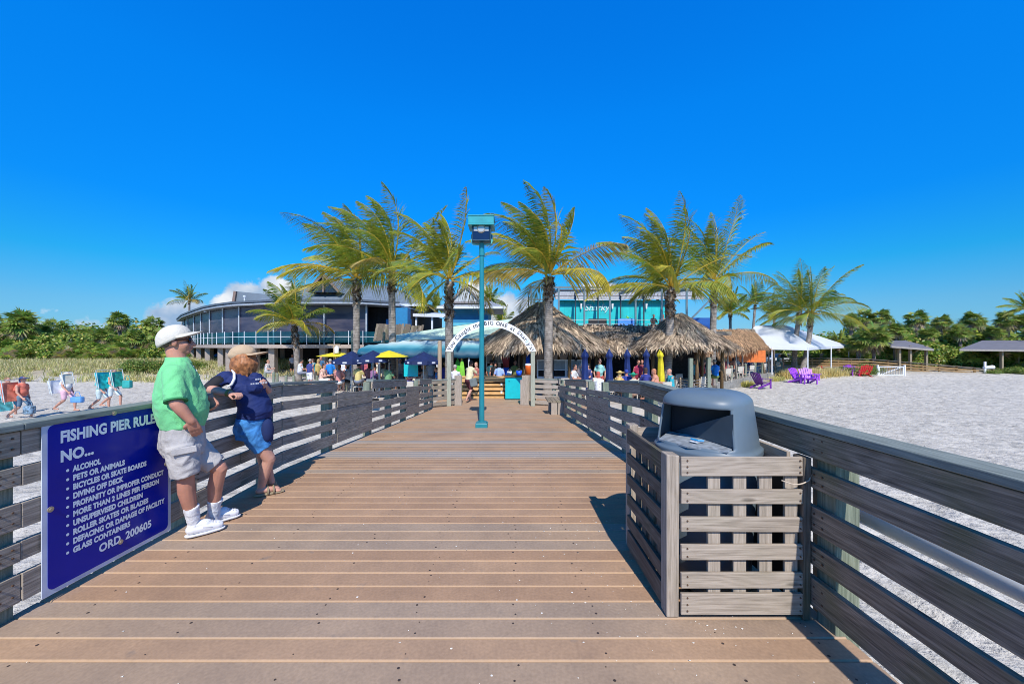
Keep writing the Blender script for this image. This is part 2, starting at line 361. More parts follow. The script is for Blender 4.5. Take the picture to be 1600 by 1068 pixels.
# ---------------------------------------------------------------- pier deck: every board a real board
def deckmat():
    m, nt, N, L, b = newmat('composite_deck_board')
    geo = N.new('ShaderNodeNewGeometry'); tc = N.new('ShaderNodeTexCoord'); uv = N.new('ShaderNodeUVMap')
    r = ramp(N, [(0, (.385, .24, .150)), (.4, (.425, .275, .175)), (.62, (.39, .27, .185)), (.8, (.35, .27, .205)), (1, (.44, .285, .175))]); L.new(geo.outputs['Random Per Island'], r.inputs[0])
    n1 = N.new('ShaderNodeTexNoise'); n1.inputs['Scale'].default_value = 1.7; n1.inputs['Detail'].default_value = 8; n1.inputs['Roughness'].default_value = .7; L.new(tc.outputs['Object'], n1.inputs['Vector'])
    r1 = ramp(N, [(.3, (.80, .80, .82)), (.7, (1.16, 1.14, 1.10))]); L.new(n1.outputs[0], r1.inputs[0])
    mx = N.new('ShaderNodeMix'); mx.data_type = 'RGBA'; mx.blend_type = 'MULTIPLY'; mx.inputs[0].default_value = 1; L.new(r.outputs[0], mx.inputs[6]); L.new(r1.outputs[0], mx.inputs[7])
    # far section is greyer in bands
    sp = N.new('ShaderNodeSeparateXYZ'); L.new(tc.outputs['Object'], sp.inputs[0])
    # fine mottling and small dark stains
    n2 = N.new('ShaderNodeTexNoise'); n2.inputs['Scale'].default_value = 55; n2.inputs['Detail'].default_value = 4; L.new(tc.outputs['Object'], n2.inputs['Vector'])
    r2 = ramp(N, [(.25, (.86, .86, .86)), (.7, (1.08, 1.08, 1.08))]); L.new(n2.outputs[0], r2.inputs[0])
    m2 = N.new('ShaderNodeMix'); m2.data_type = 'RGBA'; m2.blend_type = 'MULTIPLY'; m2.inputs[0].default_value = 1; L.new(mx.outputs[2], m2.inputs[6]); L.new(r2.outputs[0], m2.inputs[7])
    n4 = N.new('ShaderNodeTexNoise'); n4.inputs['Scale'].default_value = 7; n4.inputs['Detail'].default_value = 6; L.new(tc.outputs['Object'], n4.inputs['Vector'])
    r4 = ramp(N, [(.66, (0, 0, 0)), (.74, (.55, .55, .55))]); L.new(n4.outputs[0], r4.inputs[0])
    m4 = N.new('ShaderNodeMix'); m4.data_type = 'RGBA'; L.new(r4.outputs[0], m4.inputs[0]); L.new(m2.outputs[2], m4.inputs[6]); m4.inputs[7].default_value = (.23, .185, .155, 1)
    # arrises painted paler as if sunlit: uv v = across the board, 0..1
    su = N.new('ShaderNodeSeparateXYZ'); L.new(uv.outputs[0], su.inputs[0])
    gy = N.new('ShaderNodeMath'); gy.operation = 'GREATER_THAN'; gy.inputs[1].default_value = 8; L.new(su.outputs[0], gy.inputs[0]); gz = N.new('ShaderNodeMath'); gz.operation = 'MULTIPLY'; gz.inputs[1].default_value = .75; L.new(gy.outputs[0], gz.inputs[0])
    m6 = N.new('ShaderNodeMix'); m6.data_type = 'RGBA'; L.new(gz.outputs[0], m6.inputs[0]); L.new(m4.outputs[2], m6.inputs[6]); m6.inputs[7].default_value = (.30, .29, .28, 1)
    e = N.new('ShaderNodeMath'); e.operation = 'PINGPONG'; e.inputs[1].default_value = .5; L.new(su.outputs[1], e.inputs[0])
    r3 = ramp(N, [(.012, (.62, .62, .62)), (.045, (0, 0, 0))]); L.new(e.outputs[0], r3.inputs[0])
    m3 = N.new('ShaderNodeMix'); m3.data_type = 'RGBA'; L.new(r3.outputs[0], m3.inputs[0]); L.new(m6.outputs[2], m3.inputs[6]); m3.inputs[7].default_value = (.50, .345, .21, 1)
    L.new(m3.outputs[2], b.inputs['Base Color']); b.inputs['Roughness'].default_value = .75; b.inputs['Specular IOR Level'].default_value = .3
    bp = N.new('ShaderNodeBump'); bp.inputs['Strength'].default_value = .2; bp.inputs['Distance'].default_value = .003; L.new(n2.outputs[0], bp.inputs['Height']); L.new(bp.outputs[0], b.inputs['Normal'])
    return m
def deck():
    rnd = random.Random(4)
    mb = MB(); y = -1.2; pitch = .1475; gap = .004
    while y < 16.9:
        if y < LANDY: x0, x1 = -2.86, 1.80
        else: x0, x1 = -3.0, 3.0
        y1 = y + pitch - gap; za = deckz(y); zb = deckz(y1)
        rx = .007
        prof = [(y, za - .03), (y, za - .006), (y + rx, za), (y1 - rx, zb), (y1, zb - .006), (y1, zb - .03)]
        xm = x0 + rnd.choice([1.5, 3.05, 2.3]) if False else None
        vs = [(x0, a, c) for a, c in prof] + [(x1, a, c) for a, c in prof]
        fs = []; uvs = []
        tt = [0, 0, .04, .96, 1, 1]; U = 12 if (5.55 < y < 5.95 or 6.75 < y < 6.95 or 8.0 < y < 8.12 or (y < 5 and rnd.random() < .04)) else 0
        for k in range(5):
            fs.append((k, k + 6, k + 7, k + 1)); uvs.append([(U, tt[k]), (U + 4, tt[k]), (U + 4, tt[k + 1]), (U, tt[k + 1])])
        fs.append((5, 11, 6, 0)); uvs.append([(0, .5)] * 4)
        fs.append(tuple(range(6))); uvs.append([(0, .5)] * 6); fs.append(tuple(range(11, 5, -1))); uvs.append([(0, .5)] * 6)
        mb.add(vs, fs, uvs); y += pitch
    # solid pale sub-deck just under the gaps so that grooves look sunlit
    o = mb.build('pier_deck', deckmat()); tag(o, kind='structure')
    sub = MB()
    sub.box(-2.8, 1.74, -1.2, BREAK, -.05, -.032)
    sub.add([(-2.8, BREAK, -.032), (1.74, BREAK, -.032), (1.74, LANDY, LZ - .032), (-2.8, LANDY, LZ - .032)], [(0, 1, 2, 3)])
    sub.box(-2.9, 2.9, LANDY, 16.9, LZ - .06, LZ - .034)
    o = sub.build('deck_bed', paint('groove_sunlit', (.42, .29, .18), .9)); tag(o, kind='structure')
    # joists and beams under the deck edge
    j = MB()
    for x in (-2.72, -1.2, .2, 1.66):
        j.box(x - .04, x + .04, -1.2, BREAK, -.30, -.055)
        j.beam((x, BREAK, -.17), (x, LANDY, LZ - .17), .08, .24)
    for y in (1.0, 3.4, 5.8, 8.2, 10.6, 13.0):
        j.box(-2.85, 1.8, y - .06, y + .06, deckz(y) - .6, deckz(y) - .31)
        for x in (-2.6, -.5, 1.55): j.tube([(x, y, -1.9), (x, y, deckz(y) - .32)], .13, 12)
    o = j.build('pier_frame', BROWNWOOD); tag(o, kind='structure')
    # screw heads in pairs where the boards cross the joists, and litter specks: one object each kind of stuff
    sc = MB(); y = -1.2
    m = 0
    while y < 9:
        for x in (-2.45, -1.78, -1.10, -.53, .03, .48, 1.12, 1.6):
            for dy in (.035, .11):
                if rnd.random() < .33: continue
                xx = x + rnd.gauss(0, .02); yy = y + dy + rnd.gauss(0, .006); r = rnd.choice([.004, .006, .0075])
                z = deckz(yy) + .0012
                sc.add([(xx + r * math.cos(a * math.pi / 4), yy + r * math.sin(a * math.pi / 4), z) for a in range(8)], [tuple(range(8))])
        y += pitch
    o = sc.build('deck_screw_heads', paint('dark_screw_hole', (.05, .035, .03), .7)); tag(o, 'scattered dark screw heads in rows across the brown pier deck boards', 'screws', kind='stuff')
    sp = MB()
    for i in range(420):
        xx = rnd.uniform(-2.6, 1.65); yy = rnd.uniform(1.3, 6) if rnd.random() < .8 else rnd.uniform(1.3, 12); r = rnd.choice([.002, .003, .004, .007])
        if rnd.random() < .45: xx = rnd.gauss(.95, .5); yy = rnd.uniform(1.5, 3.5)
        z = deckz(yy) + .002; a0 = rnd.random() * 6; k = rnd.uniform(.4, 1)
        if xx > 1.65: continue
        sp.add([(xx + r * math.cos(a0 + a * 1.256), yy + r * k * math.sin(a0 + a * 1.256), z + (.002 if a % 2 else 0)) for a in range(5)], [tuple(range(5))])
    o = sp.build('shell_crumbs', paint('shell_white', (.75, .72, .66), .7)); tag(o, 'tiny white shell crumbs scattered over the pier deck', 'shell crumbs', kind='stuff')
deck()
# ---------------------------------------------------------------- railings of the pier
XL, XR = -2.79, 1.71           # board planes (inner faces)
BOARDS = [(.09, .25), (.325, .435), (.51, .655), (.755, .865), (.93, 1.07)]
def railing(side, y0, y1, posts, label, joints, bays=(), cap=True):
    X = XL if side < 0 else XR
    s = side
    root = empty('timber_railing', (X, y0, deckz(y0)), label, 'railing')
    z = deckz
    th = .038
    rnd = random.Random(int(y0 * 10) + side)
    for yp in posts:
        p = MB(); p.box(X + s * (th + .002), X + s * (th + .132), yp - .065, yp + .065, z(yp) - 1.5, z(yp) + 1.065, jit=.001)
        p.build('post', POSTWOOD, root, bevel=.006)
    cuts = [y0] + [j for j in joints if y0 < j < y1] + [y1]
    def inbay(a, b):
        return any(a < v < b for v in [(q0 + q1) / 2 for q0, q1 in bays])
    segs = []
    marks = sorted(set(cuts + [q for b_ in bays for q in b_]))
    for (a, b) in zip(marks[:-1], marks[1:]):
        bay = inbay(a, b) or any(abs((a + b) / 2 - (q0 + q1) / 2) < (q1 - q0) / 2 for q0, q1 in bays)
        bl = BOARDS if not bay else [(.09, .23), (.235, .37), (.375, .51), (.515, .655), (.66, .78), (.79, .90)]
        for (b0, b1) in bl:
            m = MB(); off = rnd.uniform(-.004, .004); dz = rnd.uniform(-.004, .004)
            g = .0015
            m.beam((X + s * (th / 2 + off), a + g, z(a) + (b0 + b1) / 2 + dz), (X + s * (th / 2 + off), b - g, z(b) + (b0 + b1) / 2 + dz), th - .003, b1 - b0)
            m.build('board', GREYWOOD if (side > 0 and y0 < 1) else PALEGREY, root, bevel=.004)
            # nail heads near the ends
        if cap and not bay:
            m = MB(); m.beam((X + s * .058, a + .0015, z(a) + 1.091), (X + s * .058, b - .0015, z(b) + 1.091), .15, .038)
            m.build('cap_board', CAPWOOD, root, bevel=.005)
    n = MB()
    for yp in posts:
        if not (y0 < yp < y1): continue
        for (b0, b1) in BOARDS:
            for dy in (-.025, .03):
                for f in (.3, .72):
                    zz = z(yp) + b0 + (b1 - b0) * f
                    n.tube([(X - s * .0035, yp + dy, zz), (X + s * .005, yp + dy, zz)], .0055, 6)
    if n.v: n.build('bolt_heads', SCREW, root)['kind'] = 'stuff'
    return root
railing(-1, .05, 4.72, [.8, 2.13, 3.42, 4.55], 'near left weathered timber railing the couple leans on', [.9, 2.2, 4.0])
railing(1, .05, 5.0, [.75, 2.12, 3.6, 4.9], 'near right weathered timber railing behind the trash can enclosure', [])
railing(-1, 4.74, 13.9, [6.1, 7.86, 9.2, 10.5, 12.0, 13.4], 'far left timber railing going down the ramp towards the arch', [9.2], bays=[(6.25, 7.86), (10.5, 12.0)])
railing(1, 5.02, 13.4, [5.9, 7.2, 8.47, 10.0, 11.7, 13.2], 'far right timber railing going down the ramp towards the bench', [10.0], bays=[(6.6, 8.47), (11.7, 13.0)])
# landing side railings beyond the arch
def slat_fence(name, a, b, zb, label, h=1.0, n=5, posts=3, mat=GREYWOOD, pmat=POSTWOOD):
    a = Vector(a); b = Vector(b)
    root = empty(name, (a.x, a.y, zb), label, 'fence')
    for k in range(posts):
        q = a.lerp(b, k / (posts - 1)); m = MB(); m.box(q.x - .06, q.x + .06, q.y + .03, q.y + .15, zb - .1, zb + h + .03); m.build('post', pmat, root)
    for k in range(n):
        zz = zb + .12 + (h - .18) * k / (n - 1)
        m = MB(); m.beam((a.x, a.y, zz), (b.x, b.y, zz), .035, .13); m.build('slat', mat, root)
    m = MB(); m.beam((a.x, a.y + .05, zb + h + .02), (b.x, b.y + .05, zb + h + .02), .15, .035); m.build('cap_board', CAPWOOD, root)
    return root
slat_fence('slat_fence', (-2.9, 14.3, 0), (-2.1, 14.85, 0), LZ, 'short slatted fence left of the arch at the end of the pier', posts=2)
slat_fence('slat_fence', (1.0, 14.95, 0), (2.5, 14.4, 0), LZ, 'short slatted fence right of the arch above the bench', posts=3, mat=BOXWOOD)
# white pipe outside the right railing
p = MB(); p.tube([(2.02, .2, .60), (2.02, 2.28, .585)], .045, 16); p.tube([(2.02, 2.28, .585), (2.02, 2.36, .585)], .055, 16)
p.tube([(2.02, 2.33, .585), (2.02, 2.33, -1.4)], .045, 14)
o = p.build('water_pipe', WHITE, smooth=True); tag(o, 'white plastic pipe running along the outside of the right railing', 'pipe')
p = MB(); p.box(1.98, 2.06, 2.42, 2.5, -1.5, .95); p.box(1.97, 2.08, .4, .52, -1.5, .54)
o = p.build('pipe_support', BOXWOOD); tag(o, 'pale timber uprights holding the white pipe outside the railing', 'support')

# ---------------------------------------------------------------- trash can enclosure
def enclosure():
    x0, x1, y0, y1 = .90, 1.66, 2.19, 2.93
    root = empty('trash_can_enclosure', (1.28, 2.55, 0), 'open topped slatted timber enclosure around the grey trash can', 'enclosure')
    rnd = random.Random(3)
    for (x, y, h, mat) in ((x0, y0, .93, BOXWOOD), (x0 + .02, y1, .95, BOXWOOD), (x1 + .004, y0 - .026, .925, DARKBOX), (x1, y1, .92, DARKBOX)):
        m = MB(); m.box(x - .0, x + .072 if x < 1.2 else x + .04, y - .0, y + .09, .004, h, jit=.003)
        m.build('post', mat, root, bevel=.006)
    # front face: lattice of flat boards before uprights
    rows = [(.818, .926), (.66, .742), (.503, .585), (.345, .43), (.185, .272), (.0 + .035, .155)]
    for i, (a, b) in enumerate(rows):
        m = MB(); m.box(x0 + .075, x1 + .001, y0 - .022, y0 - .004, a, b, jit=.0015); m.build('front_slat', BOXWOOD, root, bevel=.003)
    for k in range(4):
        x = x0 + .235 + k * .147
        m = MB(); m.box(x, x + .073, y0 + .0, y0 + .02, .05, .9, jit=.001); m.build('front_upright', BOXWOOD, root, bevel=.003)
    n = MB()
    for i, (a, b) in enumerate(rows):
        for xx in (x0 + .108, x1 - .015):
            for f in ((.25, .78) if 0 < i < 5 else (.2, .5, .82)):
                n.tube([(xx, y0 - .028, a + (b - a) * f), (xx, y0 - .02, a + (b - a) * f)], .0045, 6)
    n.build('screw_heads', SCREW, root)
    # left face
    for i, (a, b) in enumerate(rows):
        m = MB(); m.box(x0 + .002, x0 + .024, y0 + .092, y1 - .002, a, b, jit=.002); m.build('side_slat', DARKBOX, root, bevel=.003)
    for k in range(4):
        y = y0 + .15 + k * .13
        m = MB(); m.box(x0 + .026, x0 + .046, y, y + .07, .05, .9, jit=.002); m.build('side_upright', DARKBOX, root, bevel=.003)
    # back face and right face
    for i, (a, b) in enumerate(rows):
        m = MB(); m.box(x0 + .09, x1, y1 + .03, y1 + .052, a, b, jit=.0015); m.build('back_slat', BOXWOOD, root)
    m = MB(); m.box(x1 - .01, x1 + .012, y0 + .09, y1, .84, .925); m.build('side_slat', BOXWOOD, root)
    m = MB(); m.box(x1 + .016, x1 + .026, y0 + .06, y1 - .01, .05, .80); m.build('shade_panel', paint('shade_dark', (.03, .025, .02), .9), root)  # dark sheet added to stand for the shade inside the enclosure
    # string tied around the corner post
    s = MB(); pts = [Vector((1.53 + .012 * k, 2.155 - .01 * math.sin(k / 13 * 3.14), .80 - .02 * math.sin(k / 13 * 3.14))) for k in range(14)] + [Vector((1.72, 2.18, .83)), Vector((1.72, 2.29, .82))]
    s.tube(pts, .0035, 6); s.build('string', paint('string', (.5, .42, .33), .8), root)
enclosure()
def trashcan():
    cx, cy = 1.325, 2.57
    root = empty('trash_can', (cx, cy, 0), 'blue grey domed trash can standing inside the slatted timber enclosure', 'trash can')
    G = paint('blue_grey_plastic', (.12, .165, .205), .45, var=.10, scale=4)
    D = paint('dark_bin_inside', (.012, .018, .03), .6)
    b = MB(); b.lathe((cx, cy, 0), [(.22, .01), (.25, .03), (.262, .3), (.278, .55), (.285, .86), (.255, .86), (.235, .3), (.0, .29)], 40); b.build('bin', G, root, smooth=True)
    # dome: squarish round body, opening faces the front left
    n = 72; rows = 40; ang0 = R(222)
    prof = []
    for k in range(rows + 1):
        t = k / rows
        if t < .10: r = .305; z = .862 + t * .35
        elif t < .16: r = .305 - (t - .10) * .30; z = .897 + (t - .1) * .25
        elif t < .62: r = .287 - (t - .16) * .075; z = .912 + (t - .16) * .585
        else:
            a = (t - .62) / .38 * math.pi / 2; r = .2525 * math.cos(a) ** .5 if a < math.pi / 2 - 1e-6 else 0.0; z = 1.181 + .085 * math.sin(a)
        prof.append((max(r, .0001), z))
    def shape(th, r):
        c = abs(math.cos(th - ang0)); s_ = abs(math.sin(th - ang0)); p_ = 2.8
        return r / ((c ** p_ + s_ ** p_) ** (1 / p_))
    m = MB(); vs = []; hole = set()
    for i, (r, z) in enumerate(prof):
        for k in range(n):
            th = 2 * math.pi * k / n; rr = shape(th, r)
            vs.append((cx + rr * math.cos(th), cy + rr * math.sin(th), z))
    fs = []
    def isopen(i, k):
        th = 2 * math.pi * (k + .5) / n; d = (th - ang0 + math.pi) % (2 * math.pi) - math.pi
        z = (prof[i][1] + prof[i + 1][1]) / 2
        return abs(d) < R(50) and .930 < z < 1.172
    for i in range(rows):
        for k in range(n):
            k2 = (k + 1) % n
            if isopen(i, k): continue
            fs.append((i * n + k, i * n + k2, (i + 1) * n + k2, (i + 1) * n + k))
    m.add(vs, fs); o = m.build('dome_lid', G, root, smooth=True)
    md = o.modifiers.new('thick', 'SOLIDIFY'); md.thickness = .012; md.offset = -1
    # inner box of the opening with its tilted flap and sill
    f = Vector((math.cos(ang0), math.sin(ang0), 0)); l = Vector((-f.y, f.x, 0)); c = Vector((cx, cy, 0))
    q = lambda a, b_, z: c + f * a + l * b_ + Vector((0, 0, z))
    fl = MB()
    fl.add([q(.0, -.235, .93), q(.0, .235, .93), q(.0, .235, 1.18), q(.0, -.235, 1.18)], [(0, 1, 2, 3)])
    fl.build('opening_back', D, root)
    fl = MB()
    fl.slab([q(.25, -.21, .936), q(.30, 0, .934), q(.25, .21, .936), q(.06, .23, .955), q(.06, -.23, .955)], .01); fl.build('sill', paint('dusty_plastic', (.24, .27, .30), .7, var=.3, scale=30), root)
    fl = MB(); fl.slab([q(.20, .195, .96), q(.045, .195, 1.12), q(.03, -.10, 1.12) , q(.10, -.195, .96)], .008) if False else fl.slab([q(.20, .225, .955), q(.20, .225, 1.15), q(.02, -.20, .958)], .004)
    fl.build('flap', G, root)
    t = MB(); t.slab([q(.235, .03, .951), q(.20, .05, .952), q(.19, -.01, .953), q(.225, -.02, .951)], .002)
    t.build('paper_scrap', WHITE, root)
    t = MB(); t.tube([q(.20, -.02, .962), q(.215, .03, .962), q(.20, .06, .962)], .006, 6); t.build('blue_wrapper', paint('blue_wrapper', (.02, .3, .6), .4), root)
trashcan()

# ---------------------------------------------------------------- text helper
def text_mesh(txt, size, align='LEFT', bold=0.0, extrude=0.0, spacing=1.0, shear=0.0):
    cu = bpy.data.curves.new('txt', 'FONT'); cu.body = txt; cu.size = size; cu.align_x = align; cu.offset = bold; cu.extrude = extrude
    cu.space_character = spacing; cu.resolution_u = 3
    ob = bpy.data.objects.new('txt', cu); COL.objects.link(ob)
    dg = bpy.context.evaluated_depsgraph_get(); dg.update()
    me = bpy.data.meshes.new_from_object(ob.evaluated_get(dg)); bpy.data.objects.remove(ob); bpy.data.curves.remove(cu)
    me.materials.clear()
    return me
def join_meshes(items, name):
    """items = [(mesh, matrix)] -> one mesh"""
    vs = []; fs = []
    for me, mt in items:
        n = len(vs); vs += [tuple(mt @ v.co) for v in me.vertices]; fs += [tuple(i + n for i in p.vertices) for p in me.polygons]
    out = bpy.data.meshes.new(name); out.from_pydata(vs, [], fs); return out
# ---------------------------------------------------------------- rules sign on the left railing
def sign():
    X = XL + .012; ya, yb = 2.285, 3.155; za, zb = .045, 1.10
    root = empty('pier_rules_sign', (X, (ya + yb) / 2, za), 'deep blue FISHING PIER RULES sign bolted to the left railing', 'sign')
    def rr(y0, y1, z0, z1, r, x):
        pts = []
        for (cy_, cz, a0) in ((y1 - r, z1 - r, 0), (y0 + r, z1 - r, 90), (y0 + r, z0 + r, 180), (y1 - r, z0 + r, 270)):
            for k in range(7): a = R(a0 + k * 15); pts.append((x, cy_ + r * math.cos(a), cz + r * math.sin(a)))
        return pts
    def plate(x0, x1, y0, y1, z0, z1, r):
        m = MB(); a = rr(y0, y1, z0, z1, r, x0); b = rr(y0, y1, z0, z1, r, x1); n = len(a)
        m.add(a + b, [tuple(range(n))[::-1], tuple(range(n, 2 * n))] + [(k, (k + 1) % n, n + (k + 1) % n, n + k) for k in range(n)]); return m
    plate(X - .006, X, ya, yb, za, zb, .004).build('white_border', paint('sign_border', (.55, .60, .72), .35), root)
    bl = paint('sign_blue', (.0, .010, .30), .2, var=.10, scale=2, spec=.25)
    plate(X, X + .0025, ya + .028, yb - .028, za + .028, zb - .028, .035).build('blue_panel', bl, root)
    lines = [('FISHING PIER RULES', 2.375, .955, .098), ('NO...', 2.375, .835, .095)]
    bl_ = ['ALCOHOL', 'PETS OR ANIMALS', 'BICYCLES OR SKATE BOARDS', 'DIVING OFF DECK', 'PROFANITY OR IMPROPER CONDUCT', 'MORE THAN 2 LINES PER PERSON', 'UNSUPERVISED CHILDREN', 'ROLLER SKATES OR BLADES', 'DEFACING OR DAMAGE OF FACILITY', 'GLASS CONTAINERS']
    for i, t in enumerate(bl_): lines.append((t, 2.445, .755 - i * .0575, .049))
    lines.append(('ORD. 200605', 2.60, .155, .076))
    items = []
    
    wid = [.17, .33, .495, .32, .64, .60, .465, .51, .65, .37]
    for i, (t, y, z, s) in enumerate(lines):
        me = text_mesh(t, s, bold=.0028 if i > 1 else .0042, spacing=1.02)
        w = max(v.co.x for v in me.vertices) - min(v.co.x for v in me.vertices)
        if i == 0: target = .668
        elif i == 1: target = .19
        elif i < 12: target = wid[i - 2]
        else: target = .38
        k = target / w
        sy = 1.0
        mt = Matrix.Translation((X + .0035, y, z)) @ Matrix(((0, 0, 1, 0), (k, 0, 0, 0), (0, 1, 0, 0), (0, 0, 0, 1)))
        items.append((me, mt))
    tm = join_meshes(items, 'lettering')
    link(tm, 'lettering', paint('sign_letter', (.72, .80, .88), .4, var=.03), root)
    d = MB()
    for i in range(10):
        z = .755 - i * .0575 + .016
        d.add([(X + .0035, 2.415 + .009 * math.cos(a * math.pi / 5), z + .009 * math.sin(a * math.pi / 5)) for a in range(10)], [tuple(range(10))])
    d.build('bullet_dots', MC['sign_letter'], root)
    b = MB()
    for (y, z) in ((2.70, 1.082), (2.325, .565), (2.745, .155), (3.11, .60)):
        b.tube([(X + .001, y, z), (X + .006, y, z)], .017, 14); b.tube([(X + .006, y, z), (X + .012, y, z)], .009, 8)
    b.build('bolts', paint('brass_bolt', (.42, .36, .28), .45, .5), root)
sign()

# ---------------------------------------------------------------- lamp post
def lamp():
    T = paint('teal_enamel', (.015, .215, .26), .35, var=.06)
    y = 8.95; x = -.63; z0 = deckz(y)
    root = empty('lamp_post', (x, y, z0), 'tall teal lamp post with a square lantern in the middle of the pier', 'lamp post')
    m = MB(); m.box(x - .14, x + .14, y - .14, y + .14, z0 - .01, z0 + .11); m.box(x - .11, x + .11, y - .11, y + .11, z0 + .11, z0 + .135); m.build('base', T, root, bevel=.012)
    m = MB(); m.tube([(x, y, z0 + .12), (x, y, 3.72)], [.062, .052], 20); m.tube([(x, y, 3.72), (x, y, 3.95)], .062, 20); m.tube([(x, y, 3.66), (x, y, 3.74)], .07, 20); m.build('pole', T, root, smooth=False)
    # bracket yoke
    m = MB(); pts = [(x - .235, y, 4.15), (x - .235, y, 4.0), (x - .225, y, 3.955), (x - .19, y, 3.93), (x, y, 3.92), (x + .19, y, 3.93), (x + .225, y, 3.955), (x + .235, y, 4.0), (x + .235, y, 4.15)]
    m.tube(pts, .02, 8); m.build('yoke', paint('teal_light', (.10, .42, .42), .4), root, smooth=True)
    # housing: open glass box under a deep hood
    m = MB(); x0, x1, ya, yb, za, zb = x - .215, x + .215, y - .20, y + .22, 3.965, 4.30
    m.box(x0, x1, yb - .02, yb, za, zb); m.box(x0, x0 + .02, ya, yb - .02, za, zb); m.box(x1 - .02, x1, ya, yb - .02, za, zb); m.box(x0 + .02, x1 - .02, ya, yb - .02, za, za + .02)
    m.build('housing', paint('teal_dark', (.01, .06, .10), .4), root, bevel=.004)
    m = MB(); m.box(x0 + .025, x1 - .025, ya + .02, ya + .026, za + .025, zb - .01); m.build('glass', paint('lamp_glass', (.01, .02, .06), .08, var=.1), root)
    m = MB(); m.tube([(x, y - .19, 4.235), (x, y - .205, 4.235)], [.10, .075], 20); m.box(x - .17, x + .17, y - .192, y - .184, 4.18, 4.285); m.build('reflector', paint('reflector', (.45, .42, .36), .3, .6), root, smooth=False)
    m = MB(); zt = 4.30
    a = [(x - .29, y - .27), (x + .29, y - .27), (x + .29, y + .27), (x - .29, y + .27)]; b = [(x - .30, y - .28), (x + .30, y - .28), (x + .30, y + .28), (x - .30, y + .28)]
    m.prism(b, zt, zt + .035); m.prism(a, zt + .036, zt + .20); m.prism([(x - .30, y - .28), (x + .30, y - .28), (x + .30, y + .28), (x - .30, y + .28)], zt + .201, zt + .225)
    m.build('hood', paint('teal_hood', (.02, .30, .33), .35), root, bevel=.006)
lamp()

# ---------------------------------------------------------------- arch at the end of the pier
def arch():
    y = 14.72; xa, xb = -2.29, .92
    root = empty('welcome_arch', ((xa + xb) / 2, y, LZ), 'white lettered arch on two timber posts at the end of the pier', 'arch')
    for x in (xa, xb):
        m = MB(); m.box(x - .08, x + .08, y - .07, y + .07, LZ, 1.36); m.build('post', wood('pale_green_post', (.22, .23, .17), (.36, .37, .29), (.50, .50, .40)), root, bevel=.01)
    cxm = (xa + xb) / 2; zb = 1.36; half = (xb - xa) / 2 + .13; rise = 1.19
    Ro = (half * half + rise * rise) / (2 * rise); cz = zb + rise - Ro; band = .255; Ri = Ro - band
    a0 = math.asin(half / Ro)
    n = 48; vs = []; fs = []
    for yy in (y - .085, y - .045):
        for k in range(n + 1):
            a = -a0 + 2 * a0 * k / n
            for r_ in (Ri, Ro):
                z = cz + r_ * math.cos(a)
                xx = cxm + r_ * math.sin(a)
                vs.append((xx, yy, max(z, zb - .01)))
    w = 2 * (n + 1)
    for k in range(n):
        i = 2 * k; fs += [(i, i + 2, i + 3, i + 1), (w + i, w + i + 1, w + i + 3, w + i + 2), (i, w + i, w + i + 2, i + 2), (i + 1, i + 3, w + i + 3, w + i + 1)]
    fs += [(0, 1, w + 1, w), (2 * n, w + 2 * n, w + 2 * n + 1, 2 * n + 1)]
    MB().add(vs, fs).build('arch_board', WHITE, root)
    m = MB(); m.box(xa - .19, xa + .02, y - .083, y - .047, zb - .02, zb + .02); m.build('foot_plate', WHITE, root) if False else None
    txt = "You Caught the BIG ONE at Sharky's!"
    # real advance widths
    widths = []
    for ch in txt:
        big = ch.isupper()
        if ch == ' ': widths.append(.085); continue
        widths.append({'i': .05, "'": .04, '!': .05, 't': .075, 'I': .07, 'r': .08}.get(ch, .135 if big else .105))
    tot = sum(widths); rm = Ri + .075; span = 2 * (a0 - .045) * rm; k = span / tot
    items = []; faded = []; pos = -span / 2
    for ch, wd in zip(txt, widths):
        wd *= k
        if ch != ' ':
            me = text_mesh(ch, .205, 'CENTER', bold=.005)
            # slab serifs
            a = (pos + wd / 2) / rm
            mt = Matrix.Translation((cxm + rm * math.sin(a), y - .0865, cz + rm * math.cos(a))) @ Matrix.Rotation(a, 4, 'Y') @ Matrix.Rotation(R(90), 4, 'X')
            (faded if ch == 'k' else items).append((me, mt))
            xs = [v.co.x for v in me.vertices]; lo, hi = min(xs), max(xs)
            if ch not in "'!BGOEeoacguS":
                sm = bpy.data.meshes.new('s'); q = .012
                feet = [lo + .008] if ch in 'rtIi' else [lo + .008, hi - .008]
                if ch in 'yY': feet = []
                sv = []; sf = []
                for fx in feet:
                    b_ = len(sv); sv += [(fx - .03, 0, .0002), (fx + .03, 0, .0002), (fx + .03, .012, .0002), (fx - .03, .012, .0002)]; sf.append((b_, b_ + 1, b_ + 2, b_ + 3))
                if sv: sm.from_pydata(sv, [], sf); items.append((sm, mt))
        pos += wd
    link(join_meshes(items, 'lettering'), 'lettering', paint('sign_ink', (.03, .03, .035), .6), root)
    link(join_meshes(faded, 'faded_letter'), 'faded_letter', paint('faded_ink', (.45, .58, .66), .6), root)
arch()
# bench near the arch
def bench():
    x0, x1, y0, y1 = 1.22, 1.74, 11.9, 12.9; z = deckz(12.4)
    root = empty('side_bench', (1.5, 12.4, z), 'small grey timber bench against the far end of the right railing', 'bench')
    m = MB()
    for k in range(4): m.box(x0 + k * .13, x0 + k * .13 + .12, y0, y1, z + .43, z + .47)
    m.build('seat', GREYWOOD, root)
    for y in (y0 + .02, y1 - .10):
        m = MB()
        for k in range(2): m.box(x0 + .10 + k * .2, x0 + .28 + k * .2, y, y + .06, z + .0, z + .425)
        m.build('leg', BOXWOOD, root)
bench()
